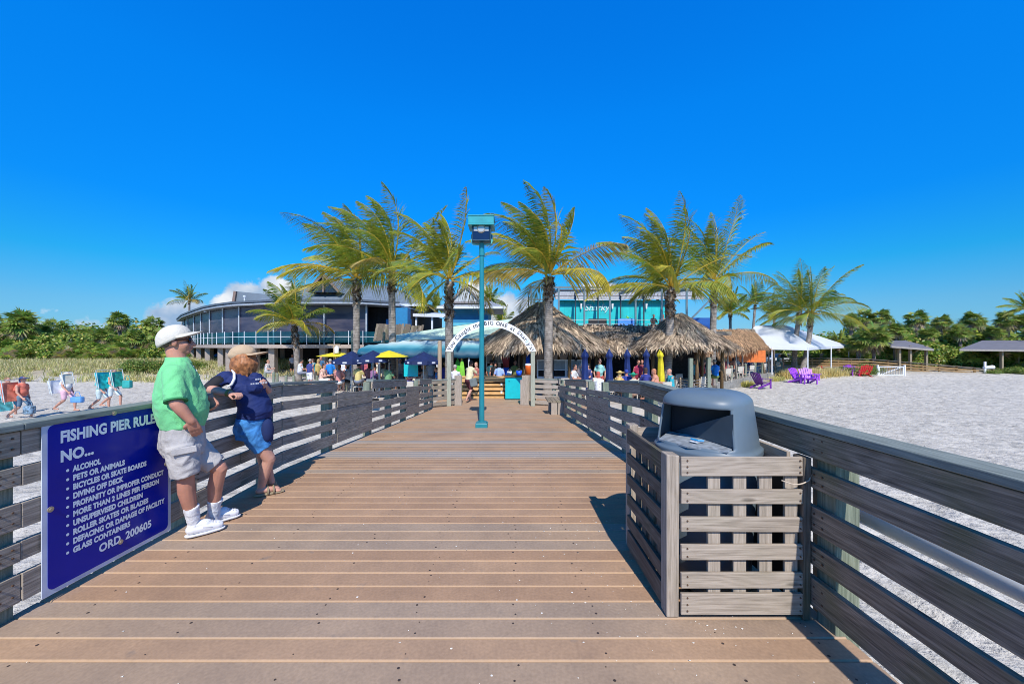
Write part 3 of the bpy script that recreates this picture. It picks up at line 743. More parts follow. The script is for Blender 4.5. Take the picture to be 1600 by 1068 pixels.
# ---------------------------------------------------------------- leaves
def leafmat(name, bright=1.0, trans=.35, hue=(1, 1, 1), rough=.45):
    """foliage: colour attribute 'Col' carries each leaf's own pigment"""
    m, nt, N, L, b = newmat(name)
    at = N.new('ShaderNodeAttribute'); at.attribute_name = 'Col'
    tc = N.new('ShaderNodeTexCoord'); no = N.new('ShaderNodeTexNoise'); no.inputs['Scale'].default_value = 3; L.new(tc.outputs['Object'], no.inputs['Vector'])
    r = ramp(N, [(.3, tuple(.75 * bright * h for h in hue)), (.7, tuple(1.25 * bright * h for h in hue))]); L.new(no.outputs[0], r.inputs[0])
    mx = N.new('ShaderNodeMix'); mx.data_type = 'RGBA'; mx.blend_type = 'MULTIPLY'; mx.inputs[0].default_value = 1; L.new(at.outputs['Color'], mx.inputs[6]); L.new(r.outputs[0], mx.inputs[7])
    L.new(mx.outputs[2], b.inputs['Base Color']); b.inputs['Roughness'].default_value = rough; b.inputs['Specular IOR Level'].default_value = .4
    tl = N.new('ShaderNodeBsdfTranslucent'); L.new(mx.outputs[2], tl.inputs['Color'])
    ms = N.new('ShaderNodeMixShader'); ms.inputs[0].default_value = trans; L.new(b.outputs[0], ms.inputs[1]); L.new(tl.outputs[0], ms.inputs[2])
    L.new(ms.outputs[0], N['Material Output'].inputs['Surface']); return m
class LB:
    """leaf builder: flat arrays of vertices, faces and a colour per vertex"""
    def __init__(s): s.v = []; s.f = []; s.c = []
    def quad(s, a, b, c, d, col):
        n = len(s.v); s.v += [a[:], b[:], c[:], d[:]]; s.f.append((n, n + 1, n + 2, n + 3)); s.c += [col] * 4
    def tri(s, a, b, c, col):
        n = len(s.v); s.v += [a[:], b[:], c[:]]; s.f.append((n, n + 1, n + 2)); s.c += [col] * 3
    def blade(s, p, d, side, L, w, droop, col, col2=None):
        """a leaf blade of two pieces that droops"""
        m = p + d * (L * .5) + Vector((0, 0, -droop * .25 * L)); e = p + d * L * .95 + Vector((0, 0, -droop * L))
        sd = side * (w / 2); n = len(s.v); c2 = col2 or col
        s.v += [(p - sd * .5)[:], (p + sd * .5)[:], (m + sd)[:], (m - sd)[:], e[:]]
        s.f += [(n, n + 1, n + 2, n + 3), (n + 3, n + 2, n + 4)]; s.c += [col, col, col, col, c2]
    def mesh(s, name):
        me = bpy.data.meshes.new(name); me.from_pydata(s.v, [], s.f)
        a = me.color_attributes.new('Col', 'FLOAT_COLOR', 'POINT'); fl = []
        for c in s.c: fl += [c[0], c[1], c[2], 1.0]
        a.data.foreach_set('color', fl); return me
LEAF = leafmat('palm_leaf', 1.22, .44)
BUSHM = leafmat('bush_leaf', 1.55, .35)
def barkmat():
    m, nt, N, L, b = newmat('palm_bark')
    tc = N.new('ShaderNodeTexCoord'); sp = N.new('ShaderNodeSeparateXYZ'); L.new(tc.outputs['Object'], sp.inputs[0])
    n1 = N.new('ShaderNodeTexNoise'); n1.inputs['Scale'].default_value = 5; n1.inputs['Detail'].default_value = 6; L.new(tc.outputs['Object'], n1.inputs['Vector'])
    a = N.new('ShaderNodeMath'); a.operation = 'MULTIPLY_ADD'; a.inputs[1].default_value = 75; L.new(sp.outputs[2], a.inputs[0])
    q = N.new('ShaderNodeMath'); q.operation = 'MULTIPLY'; q.inputs[1].default_value = 5; L.new(n1.outputs[0], q.inputs[0]); L.new(q.outputs[0], a.inputs[2])
    s_ = N.new('ShaderNodeMath'); s_.operation = 'SINE'; L.new(a.outputs[0], s_.inputs[0])
    h = N.new('ShaderNodeMath'); h.operation = 'MULTIPLY_ADD'; h.inputs[1].default_value = .1; L.new(s_.outputs[0], h.inputs[0]); L.new(n1.outputs[0], h.inputs[2])
    r = ramp(N, [(.3, (.13, .11, .09)), (.55, (.27, .235, .20)), (.78, (.42, .37, .32))]); L.new(h.outputs[0], r.inputs[0]); L.new(r.outputs[0], b.inputs['Base Color'])
    bp = N.new('ShaderNodeBump'); bp.inputs['Distance'].default_value = .02; bp.inputs['Strength'].default_value = .7; L.new(h.outputs[0], bp.inputs['Height']); L.new(bp.outputs[0], b.inputs['Normal']); b.inputs['Roughness'].default_value = .9
    return m
BARK = barkmat()
def mixc(a, b, t): return tuple(a[i] * (1 - t) + b[i] * t for i in range(3))
def coconut_palm(base, top, r0, r1, label, group, seed, nf=20, FL=3.0, wind=.55, bootlen=.9, warm=.4, density=1.0, up=.5, trunkcurve=.0, name='coconut_palm', spread=1.0):
    rnd = random.Random(seed)
    base = Vector(base); top = Vector(top)
    root = empty(name, base, label, 'palm tree', group)
    H = (top - base).length
    pts = []; rs = []
    n = 14
    for i in range(n + 1):
        t = i / n; p = base.lerp(top, t) + Vector((trunkcurve * math.sin(math.pi * t), 0, 0))
        pts.append(p); rs.append(r1 + (r0 - r1) * (1 - t) ** 1.2 + (r0 * .55) * math.exp(-t * H / .35))
    pts[0] = pts[0] - Vector((0, 0, .25))
    MB().tube(pts, rs, 16).build('trunk', BARK, root, smooth=True)
    # ragged old leaf bases under the crown
    lb = LB(); bt = bootlen
    for i in range(int(110 * bt / .9)):
        k = rnd.random(); q = top.lerp(base, k * bt / H); a = rnd.random() * 2 * math.pi
        o = Vector((math.cos(a), math.sin(a), 0)); rr = r1 * (1.0 + .25 * math.sin(k * 3))
        L_ = rnd.uniform(.12, .26) * (1 + r1); w = rnd.uniform(.08, .17)
        d = (o * rnd.uniform(.4, 1.0) + Vector((0, 0, rnd.choice([1, 1, -1.1]) * rnd.uniform(.6, 1)))).normalized()
        g = rnd.uniform(.5, 1.3); c = tuple(v * g for v in rnd.choice([(.13, .09, .06), (.25, .18, .12), (.08, .055, .04), (.33, .25, .17)]))
        lb.blade(q + o * rr * .8, d, o.cross(Vector((0, 0, 1))), L_, w, .1, c)
    link(lb.mesh('leaf_bases'), 'leaf_bases', LEAF, root)
    lb = LB(); wv = Vector((-1, -.12, .12)) * wind
    # fibrous heart
    for i in range(nf):
        t = i / nf
        az = i * 2.39996 + rnd.uniform(-.3, .3)
        el = R(84 - 92 * t ** 1.15 * spread) + rnd.uniform(-.12, .12) + up * .12
        d = Vector((math.cos(az) * math.cos(el), math.sin(az) * math.cos(el), math.sin(el)))
        # wind pulls every frond over
        L_ = FL * rnd.uniform(.85, 1.12) * (0.82 if t < .12 else 1.0) * (1 - .12 * t)
        n = 16; p = top + Vector((0, 0, .05)) + d * .12; cur = d.normalized(); step = L_ / n
        w0 = rnd.random()
        old = max(0, t - .55) / .45
        green = mixc((.08, .19, .025), (.34, .37, .035), w0 ** 1.3 * (.45 + warm * .6)); yellow = (.66, .46, .05); brown = (.34, .22, .09)
        base_c = mixc(green, yellow, warm * rnd.random() * .55 + old * .22)
        if rnd.random() < .10 and t > .6: base_c = mixc(base_c, brown, .7)
        rach = mixc(base_c, (.74, .50, .08), .75)
        pth = [p]; dirs = [cur]
        for k in range(n):
            s_ = (k + 1) / n
            grav = Vector((0, 0, -1)) * (.035 + .02 * t + .12 * s_ * s_ * (1 + .5 * t))
            cur = (cur + grav * (.75) + wv * (.04 + .17 * s_ * s_) ).normalized()
            p = p + cur * step; pth.append(p); dirs.append(cur)
        # rachis
        for k in range(n):
            s_ = k / n; wd = .045 * (1 - s_) + .008
            sd = dirs[k].cross(Vector((0, 0, 1)));
            if sd.length < .1: sd = Vector((1, 0, 0))
            sd.normalize(); up_ = sd.cross(dirs[k]).normalized()
            lb.quad(pth[k] - sd * wd, pth[k] + sd * wd, pth[k + 1] + sd * wd * .85, pth[k + 1] - sd * wd * .85, rach)
            lb.quad(pth[k] - up_ * wd * .7, pth[k] + up_ * wd * .7, pth[k + 1] + up_ * wd * .6, pth[k + 1] - up_ * wd * .6, rach)
        m_ = int(60 * density); roll = rnd.uniform(-.9, .9)
        for side in (-1, 1):
            for k in range(m_):
                s_ = .13 + .87 * k / m_ + rnd.uniform(-.004, .004)
                x = s_ * n; i0 = min(int(x), n - 1); fr = x - i0
                q = pth[i0].lerp(pth[i0 + 1], fr); dd = dirs[i0].lerp(dirs[i0 + 1], fr).normalized()
                sd = dd.cross(Vector((0, 0, 1)));
                if sd.length < .1: sd = Vector((0, 1, 0))
                sd.normalize(); up_ = sd.cross(dd).normalized()
                ax = (sd * math.cos(roll) + up_ * math.sin(roll)); bx = up_ * math.cos(roll) - sd * math.sin(roll)
                ll = FL * .30 * math.sin(math.pi * min(1, .22 + .78 * s_) ** .9) ** .8 * rnd.uniform(.8, 1.15) + .05
                ld = (ax * side * (.85 - .35 * s_) + dd * (.45 + .45 * s_) + bx * .10 + Vector((0, 0, -.30 - .15 * rnd.random())) + wv * (.75 + .5 * rnd.random())).normalized()
                c = mixc(base_c, rnd.choice([(.06, .15, .02), (.30, .32, .05), yellow, (.10, .2, .04)]), rnd.random() * .35)
                c2 = mixc(c, brown, .25 + .4 * rnd.random()) if rnd.random() < .35 + .4 * old else c
                wide = dd.cross(ld);
                if wide.length < .05: wide = bx
                wide = (dd * .7 + wide.normalized() * .5).normalized()
                lb.blade(q, ld, wide, ll, .044 * (1.4 if density < 1 else 1.0), .22 + .15 * rnd.random(), c, c2)
    link(lb.mesh('crown'), 'crown', LEAF, root)
    return root
PG = None
# the row of wind blown palms: (trunk base px, py, D), crown (px, py)
def palm_at(bx, D, zb, cx, cy, label, seed, r0=.2, r1=.15, dD=0, **kw):
    b = P(bx, 541, D); b.z = zb
    t = P(cx, cy, D + dD)
    return coconut_palm(b, t, r0, r1, label, None, seed, **kw)
palm_at(466, 27.5, TZ, 460, 508, 'short bright green palm in front of the curved building, leftmost of the pier palms', 11, r0=.19, r1=.17, nf=20, FL=3.7, warm=.35, wind=.22, bootlen=1.6, spread=.9)
palm_at(557, 21, TZ, 557, 438, 'wind swept palm with long yellow fronds trailing far left beside the curved building', 23, r0=.2, r1=.17, FL=4.6, warm=.8, bootlen=1.2, nf=18)
palm_at(614, 20, TZ, 612, 428, 'tall dense dark green palm second from the lamp on its left', 31, r0=.2, r1=.17, FL=4.5, nf=19, warm=.4, bootlen=1.0)
palm_at(702, 18, TZ, 702, 440, 'palm with shaggy trunk just left of the teal lamp', 47, r0=.21, r1=.18, FL=4.0, nf=17, warm=.6, bootlen=1.7, wind=.35)
palm_at(856, 17.2, TZ, 858, 432, 'largest golden green palm right of the lamp in front of the thatched hut', 58, r0=.20, r1=.18, FL=4.25, nf=20, warm=.85, bootlen=1.1, wind=.5, density=1.1, spread=.95)
palm_at(1042, 19.3, TZ, 1049, 452, 'palm growing through the right thatched roof beside the teal upstairs bar', 66, r0=.20, r1=.17, FL=4.5, nf=20, warm=.6, bootlen=1.4, wind=.5, spread=.84)
palm_at(1112, 23.5, TZ, 1116, 440, 'tall palm behind the thatched roofs with one long frond reaching right', 71, r0=.2, r1=.17, FL=4.6, nf=17, warm=.5, bootlen=1.5, wind=.30, spread=.95)
palm_at(1241, 36, -.95, 1250, 488, 'left palm of the leaning pair by the white tent', 83, r0=.22, r1=.19, FL=5.0, nf=15, warm=.3, wind=.2, bootlen=1.2, trunkcurve=-.15)
palm_at(1252, 35, -.95, 1268, 492, 'right palm of the leaning pair by the white tent', 97, r0=.22, r1=.19, FL=5.0, nf=15, warm=.3, wind=.02, bootlen=1.2, trunkcurve=.15)
# farther palms: lighter crowns
for (bx, cx, cy, D, FL, lab, sd_, wm) in (
    (295, 296, 470, 62, 3.2, 'lone dark palm standing behind the left end of the curved building', 5, .05),
    (650, 650, 478, 46, 3.4, 'palm clump peeping over the grey roof left of the lamp', 6, .5),
    (683, 682, 484, 47, 2.2, 'small palm peeping over the roof beside the blue tower', 7, .35),
    (764, 766, 470, 48, 2.2, 'palm behind the blue tower right of the lamp pole', 8, .35),
    (785, 785, 512, 44, 3.0, 'low rounded palm behind the arch and the blue tower', 9, .4),
    (1028, 1028, 462, 44, 3.0, 'palm behind the pergola of the teal upstairs bar', 10, .25),
    (1141, 1141, 490, 40, 2.8, 'small palm with hanging tuft between thatch and white tent', 12, .25),
    (1172, 1180, 476, 46, 3.3, 'dark palm with slanted trunk behind the white tent', 13, .15),
    (1208, 1210, 492, 47, 2.8, 'palm low behind the peak of the white tent', 14, .3),
    (1310, 1310, 545, 45, 2.6, 'green palm at the edge of the thicket right of the tent', 15, .3),
    (1612, 1606, 484, 42, 2.4, 'palm frond tips entering at the right edge above the thicket', 16, .1)):
    b = P(bx, 541, D); b.z = -.9
    coconut_palm(b, P(cx, cy, D), .17, .13, lab, None, sd_, nf=15, FL=FL, warm=wm, wind=.12, density=.55, bootlen=.5)

# ---------------------------------------------------------------- fan palms and bushes
def fan(lb, p, d, r, rnd, c, n=13, droop=.25):
    d = d.normalized(); sd = d.cross(Vector((0, 0, 1)))
    if sd.length < .1: sd = Vector((1, 0, 0))
    sd.normalize(); up_ = sd.cross(d).normalized()
    tw = rnd.uniform(-.6, .6); s2 = sd * math.cos(tw) + up_ * math.sin(tw)
    for k in range(n):
        a = (k / (n - 1) - .5) * R(230)
        bd = (d * math.cos(a) + s2 * math.sin(a)).normalized()
        cc = tuple(v * rnd.uniform(.75, 1.25) for v in c)
        lb.blade(p, bd, s2 * math.cos(a) - d * math.sin(a), r * rnd.uniform(.8, 1.1), r * .15, droop * rnd.uniform(.5, 1.5), cc, mixc(cc, (.45, .38, .12), .35))
def cabbage_crown(seed, R_=1.25, n=64, dead=.3, blades=12):
    rnd = random.Random(seed); lb = LB()
    for i in range(n):
        az = rnd.random() * 6.283; el = math.asin(rnd.uniform(-.62, 1)) if rnd.random() > dead else rnd.uniform(-1.35, -.6)
        d = Vector((math.cos(az) * math.cos(el), math.sin(az) * math.cos(el), math.sin(el)))
        g = rnd.random()
        c = mixc((.06, .125, .02), (.24, .29, .06), g) if el > -.7 else mixc((.20, .15, .09), (.34, .28, .18), g)
        p = Vector((0, 0, 0)) + d * R_ * rnd.uniform(.35, .62)
        q = LB; sd = d.cross(Vector((.1, 0, 1))).normalized()
        lb.blade(Vector((0, 0, -.05)), d, sd, p.length * 1.02, .05, 0, mixc(c, (.3, .33, .1), .5))
        fan(lb, p, d + Vector((0, 0, -.15)), R_ * rnd.uniform(.42, .62), rnd, c, n=blades)
    return lb.mesh('crown')
def bush(seed, kind):
    """kinds: 0 palmetto thicket, 1 round sea grape, 2 fine leaved shrub"""
    rnd = random.Random(seed); lb = LB()
    if kind == 0:
        for i in range(46):
            a = rnd.random() * 6.283; r = rnd.random() ** .5 * 1.5; z = rnd.uniform(.25, 1.9) * (1 - .25 * r / 1.5)
            p = Vector((math.cos(a) * r, math.sin(a) * r, z)); d = Vector((math.cos(a) * .6 + rnd.uniform(-.5, .5), math.sin(a) * .6 + rnd.uniform(-.5, .5), rnd.uniform(.0, 1.1)))
            g = rnd.random(); c = mixc((.07, .15, .02), (.33, .37, .07), g)
            if rnd.random() < .12: c = (.32, .25, .14)
            fan(lb, p, d, rnd.uniform(.45, .7), rnd, c, n=12)
            lb.blade(Vector((p.x * .5, p.y * .5, 0)), (p - Vector((p.x * .5, p.y * .5, 0))).normalized(), Vector((1, 0, 0)), p.length * .9, .04, 0, (.12, .12, .05))
    else:
        lobes = [(Vector((rnd.uniform(-1, 1), rnd.uniform(-1, 1), rnd.uniform(.4, 1.5))), rnd.uniform(.5, .85)) for _ in range(9)]
        for c0, r0 in lobes:
            for i in range(210 if kind == 1 else 260):
                d = Vector((rnd.gauss(0, 1), rnd.gauss(0, 1), rnd.gauss(.15, 1))).normalized(); p = c0 + d * r0 * rnd.uniform(.72, 1.08)
                if p.z < .02: continue
                s_ = rnd.uniform(.07, .13) if kind == 1 else rnd.uniform(.05, .085)
                nrm = (d + Vector((rnd.uniform(-1, 1), rnd.uniform(-1, 1), rnd.uniform(-.4, 1)))).normalized()
                a = nrm.cross(Vector((rnd.random(), rnd.random(), rnd.random())).normalized()).normalized(); b = nrm.cross(a)
                g = rnd.random()
                c = mixc((.06, .125, .02), (.29, .33, .05), g * g) if kind == 1 else mixc((.05, .10, .02), (.16, .22, .04), g)
                if rnd.random() < .07: c = (.34, .26, .07)
                lb.quad(p - a * s_, p - b * s_ * .8, p + a * s_, p + b * s_ * .8, c)
        for i in range(14):
            c0, r0 = rnd.choice(lobes); q = Vector((rnd.uniform(-.3, .3), rnd.uniform(-.3, .3), 0)); d = (c0 + Vector((0, 0, r0)) - q)
            lb.blade(q, d.normalized(), Vector((1, .2, 0)).normalized(), d.length, .06, 0, (.20, .16, .12))
    return lb.mesh('foliage')
BUSH = {(k, i): bush(100 + k * 10 + i, k) for k in (0, 1, 2) for i in range(3)}
for me in BUSH.values(): me.materials.append(BUSHM)
CROWNS = [cabbage_crown(200 + i, dead=.12 + .1 * i) for i in range(3)]
for me in CROWNS: me.materials.append(BUSHM)
cab_trunk = MB(); cab_trunk.tube([(0, 0, 0), (.03, 0, .5), (0, .02, 1)], [.17, .15, .19], 10)
CABT = cab_trunk.mesh('trunk'); CABT.materials.append(paint('boot_bark', (.16, .13, .11), .9, var=.5, scale=12, bump=.8))
def put_bush(kind, i, loc, s, rz, label, group, name, cat='bush', sz=1.0):
    o = bpy.data.objects.new(name, BUSH[(kind, i)]); COL.objects.link(o); o.location = loc; o.scale = (s, s, s * sz); o.rotation_euler = (0, 0, rz); tag(o, label, cat, group)
def cabbage(loc, h, s, i, rz, label, group):
    root = empty('cabbage_palm', loc, label, 'palm tree', group)
    t = bpy.data.objects.new('trunk', CABT); COL.objects.link(t); t.parent = root; t.scale = (1, 1, h)
    c = bpy.data.objects.new('crown', CROWNS[i]); COL.objects.link(c); c.parent = root; c.location = (0, 0, h + .1); c.scale = (s, s, s); c.rotation_euler = (0, 0, rz)
rv = random.Random(77)
# left thicket
for (px, py, D, s) in ((35, 505, 44, 1.55), (85, 513, 47, 1.2), (0, 512, 46, 1.2), (187, 500, 46, 1.15), (240, 506, 50, 1.05), (63, 516, 50, 1.0), (130, 520, 50, .9), (250, 525, 44, 1.0), (-20, 500, 43, 1.2), (160, 525, 42, .9), (110, 528, 44, 1.0), (212, 527, 41, .9)):
    p = P(px, py, D); z0 = sandz(p.x, p.y) - .2; cabbage((p.x, p.y, z0), p.z - z0 - .1, s, rv.randrange(3), rv.random() * 6, 'cabbage palm with fan leaves standing out of the left dune thicket', 'cabbage palms of the left thicket')
for i in range(92):
    row = i % 4; D = (40.5, 43, 46.5, 51)[row] + rv.uniform(-.8, .8); px = -60 + (i // 4) * 15.3 + rv.uniform(-6, 6)
    x = (px - 795) * D / F
    kind = 0 if rv.random() < .62 else 1
    z0 = sandz(x, D) - .1; s = (1.0, 1.35, 1.75, 2.15)[row] * rv.uniform(.85, 1.12)
    if px > 250 and row < 2: s *= .8
    put_bush(kind, rv.randrange(3), (x, D, z0), s, rv.random() * 6, ('fan leaved palmetto bush in the thicket behind the left dune' if kind == 0 else 'round leaved green bush in the thicket behind the left dune'), ('palmetto bushes of the left thicket' if kind == 0 else 'leafy bushes of the left thicket'), 'palmetto_bush' if kind == 0 else 'leafy_bush')
for i in range(9):
    D = 33.5 + rv.uniform(-1, 1.5); px = 205 + i * 13 + rv.uniform(-4, 4); x = (px - 795) * D / F
    put_bush(2, rv.randrange(3), (x, D, sandz(x, D) - .15), rv.uniform(.6, .85), rv.random() * 6, 'low bright green shrub on the sandy dune behind the man in green', 'low shrubs on the left dune', 'dune_shrub', sz=.8)
# right thicket
for (px, py, D, s) in ((1350, 493, 47, 1.0), (1376, 493, 46, 1.05), (1330, 500, 45, .9), (1432, 497, 48, 1.15), (1470, 500, 48, 1.0), (1522, 498, 48, 1.25), (1575, 497, 47, 1.25), (1605, 502, 46, 1.1), (1400, 515, 46, 1.0), (1365, 525, 41, 1.5), (1340, 535, 42, 1.1), (1500, 517, 46, 1.0), (1555, 518, 46, 1.0), (1450, 520, 46, .9), (1650, 500, 47, 1.2), (1700, 500, 47, 1.2)):
    p = P(px, py, D); z0 = -1.1; cabbage((p.x, p.y, z0), p.z - z0 - .2, s, rv.randrange(3), rv.random() * 6, 'cabbage palm with shaggy fan leaves in the thicket behind the beach pavilions', 'cabbage palms of the right thicket')
for i in range(112):
    row = i % 4; D = (44.5, 46, 49, 53)[row] + rv.uniform(-.7, .7); px = 1255 + (i // 4) * 17 + rv.uniform(-7, 7)
    x = (px - 795) * D / F; kind = 1 if rv.random() < .62 else 0
    s = (1.15, 1.6, 2.25, 2.6)[row] * rv.uniform(.85, 1.12)
    if px < 1340: s *= .8
    put_bush(kind, rv.randrange(3), (x, D, -1.1), s, rv.random() * 6, ('fan leaved palmetto bush in the thicket behind the beach pavilions' if kind == 0 else 'round leaved sea grape bush in the thicket behind the beach pavilions'), ('palmetto bushes of the right thicket' if kind == 0 else 'sea grape bushes of the right thicket'), 'palmetto_bush' if kind == 0 else 'sea_grape_bush')
for (px, D, s) in ((1330, 36.5, .62), (1350, 36.3, .66), (1366, 36.8, .55), (1318, 37.3, .5)):
    x = (px - 795) * D / F; put_bush(2, rv.randrange(3), (x, D, -1.25), s, rv.random() * 6, 'bright green low shrub behind the red and purple beach chairs', 'bright shrubs behind the beach chairs', 'green_shrub', sz=.85)
for i in range(16):
    px = 1556 + i * 11; D = 37.5 + (i % 3); x = (px - 795) * D / F; put_bush(2, rv.randrange(3), (x, D, -1.3), rv.uniform(.5, .75), rv.random() * 6, 'low grey green shrub beyond the end of the boardwalk ramp', 'low shrubs past the boardwalk ramp', 'dune_shrub', sz=.6)
for i in range(22):     # trees behind the terrace, seen through the open ground floor and over roofs
    D = 56 + rv.uniform(-2, 2); px = 300 + i * 46 + rv.uniform(-8, 8); x = (px - 795) * D / F
    put_bush(1, rv.randrange(3), (x, D, -1.0), 1.9, rv.random() * 6, 'dark green bush far behind the restaurant buildings', 'bushes behind the restaurant', 'leafy_bush')
# ---------------------------------------------------------------- dune grass
def grass(name, label, spots, n, h, cols, seed, w=.02):
    rnd = random.Random(seed); lb = LB()
    for i in range(n):
        x, y = spots(rnd); z = sandz(x, y) - .03
        if -8 < x: z = -1.36
        a = rnd.random() * 6.28; lean = rnd.uniform(.1, .8); d = Vector((math.cos(a) * lean, math.sin(a) * lean, 1)).normalized(); c = mixc(rnd.choice(cols), rnd.choice(cols), rnd.random())
        hh = h * rnd.uniform(.5, 1.2); lb.blade(Vector((x, y, z)), d, Vector((math.sin(a), -math.cos(a), 0)), hh, w * rnd.uniform(.7, 1.4), .15, c, mixc(c, (.55, .48, .28), .4))
    o = link(lb.mesh(name), name, BUSHM); tag(o, label, 'grass', kind='stuff')
cl = []
rg = random.Random(9)
for i in range(430): cl.append((rg.uniform(-48, -15), 30 + 11.5 * rg.random() ** .7, rg.uniform(.25, .9)))
def dspot(r):
    if r.random() < .45:
        x = r.uniform(-52, -14); return x, r.uniform(34.5, 42)
    c = r.choice(cl); return c[0] + r.gauss(0, c[2] * .5), c[1] + r.gauss(0, c[2] * .35)
grass('dune_grass', 'yellow green sea oat grass covering the left dune', dspot, 46000, .75, [(.30, .30, .10), (.44, .38, .18), (.20, .25, .06), (.52, .45, .26)], 5, w=.035)
gs = [P(1240, 575, 34.5), P(1252, 573, 34.5), P(1268, 572, 35), P(1282, 571, 36), P(1296, 573, 36), P(1307, 575, 36.5), P(1236, 580, 35.5)]
def gspot(r):
    c = r.choice(gs); return c.x + r.gauss(0, .45), c.y + r.gauss(0, .4)
grass('golden_grass', 'golden dry grass tufts around the feet of the leaning palm pair', gspot, 6500, 1.15, [(.46, .36, .14), (.55, .44, .20), (.34, .30, .10)], 6, w=.03)
gt = [(P(1168, 603, 28), .25), (P(1210, 590, 32), .3), (P(1218, 588, 33), .3)]
def tspot(r):
    c, s_ = r.choice(gt + [gt[0]] * 2); return c.x + r.gauss(0, s_), c.y + r.gauss(0, s_ * .6)
grass('kerb_grass', 'small grass tufts growing at the foot of the low concrete wall', tspot, 1100, .55, [(.30, .32, .08), (.45, .38, .12)], 7, w=.02)
# ---------------------------------------------------------------- building materials
ROOFG = paint('grey_metal_roof', (.16, .195, .23), .5, var=.12, scale=.6)
FASCIA = paint('white_fascia', (.62, .66, .70), .5, var=.05)
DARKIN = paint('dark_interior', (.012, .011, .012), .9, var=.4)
BEIGE = paint('beige_stucco', (.32, .27, .23), .9, var=.1)
BLUEW = paint('blue_wall', (.012, .19, .40), .6, var=.06)
CYANW = paint('pale_cyan_wall', (.10, .46, .62), .6, var=.05)
NAVY = paint('navy_canvas', (.006, .018, .085), .7, var=.2)
YELLOW = paint('yellow_canvas', (.72, .60, .02), .7, var=.1)
TEALB = paint('bright_teal_panel', (.0, .46, .50), .5, var=.06)
GLASSB = paint('teal_glass', (.012, .035, .05), .12, var=.5, scale=.8, spec=.8)
def screen_mat():
    m, nt, N, L, b = newmat('shade_screen')
    geo = N.new('ShaderNodeNewGeometry'); tc = N.new('ShaderNodeTexCoord'); no = N.new('ShaderNodeTexNoise'); no.inputs['Scale'].default_value = .9; no.inputs['Detail'].default_value = 4; no.inputs['Distortion'].default_value = .6
    mp = N.new('ShaderNodeMapping'); mp.inputs['Scale'].default_value = (.5, .5, 2.2); L.new(tc.outputs['Object'], mp.inputs[0]); L.new(mp.outputs[0], no.inputs['Vector'])
    r = ramp(N, [(.35, (.03, .035, .07)), (.6, (.085, .08, .11))]); L.new(no.outputs[0], r.inputs[0]); L.new(r.outputs[0], b.inputs['Base Color']); b.inputs['Roughness'].default_value = .35
    return m
SCREEN = screen_mat()
def siding(name, c, n=9, axis=2, dark=.75):
    m, nt, N, L, b = newmat(name)
    tc = N.new('ShaderNodeTexCoord'); sp = N.new('ShaderNodeSeparateXYZ'); L.new(tc.outputs['Object'], sp.inputs[0])
    a = N.new('ShaderNodeMath'); a.operation = 'MULTIPLY'; a.inputs[1].default_value = n; L.new(sp.outputs[axis], a.inputs[0])
    f = N.new('ShaderNodeMath'); f.operation = 'FRACT'; L.new(a.outputs[0], f.inputs[0])
    r = ramp(N, [(0, tuple(v * dark for v in c)), (.14, c), (1, tuple(min(1, v * 1.06) for v in c))]); L.new(f.outputs[0], r.inputs[0])
    no = N.new('ShaderNodeTexNoise'); no.inputs['Scale'].default_value = 2; L.new(tc.outputs['Object'], no.inputs['Vector'])
    r2 = ramp(N, [(.3, (.88, .88, .88)), (.7, (1.1, 1.1, 1.1))]); L.new(no.outputs[0], r2.inputs[0])
    mx = N.new('ShaderNodeMix'); mx.data_type = 'RGBA'; mx.blend_type = 'MULTIPLY'; mx.inputs[0].default_value = 1; L.new(r.outputs[0], mx.inputs[6]); L.new(r2.outputs[0], mx.inputs[7])
    L.new(mx.outputs[2], b.inputs['Base Color']); b.inputs['Roughness'].default_value = .6; return m
def lerp2(a, b, t): return (a[0] + (b[0] - a[0]) * t, a[1] + (b[1] - a[1]) * t)
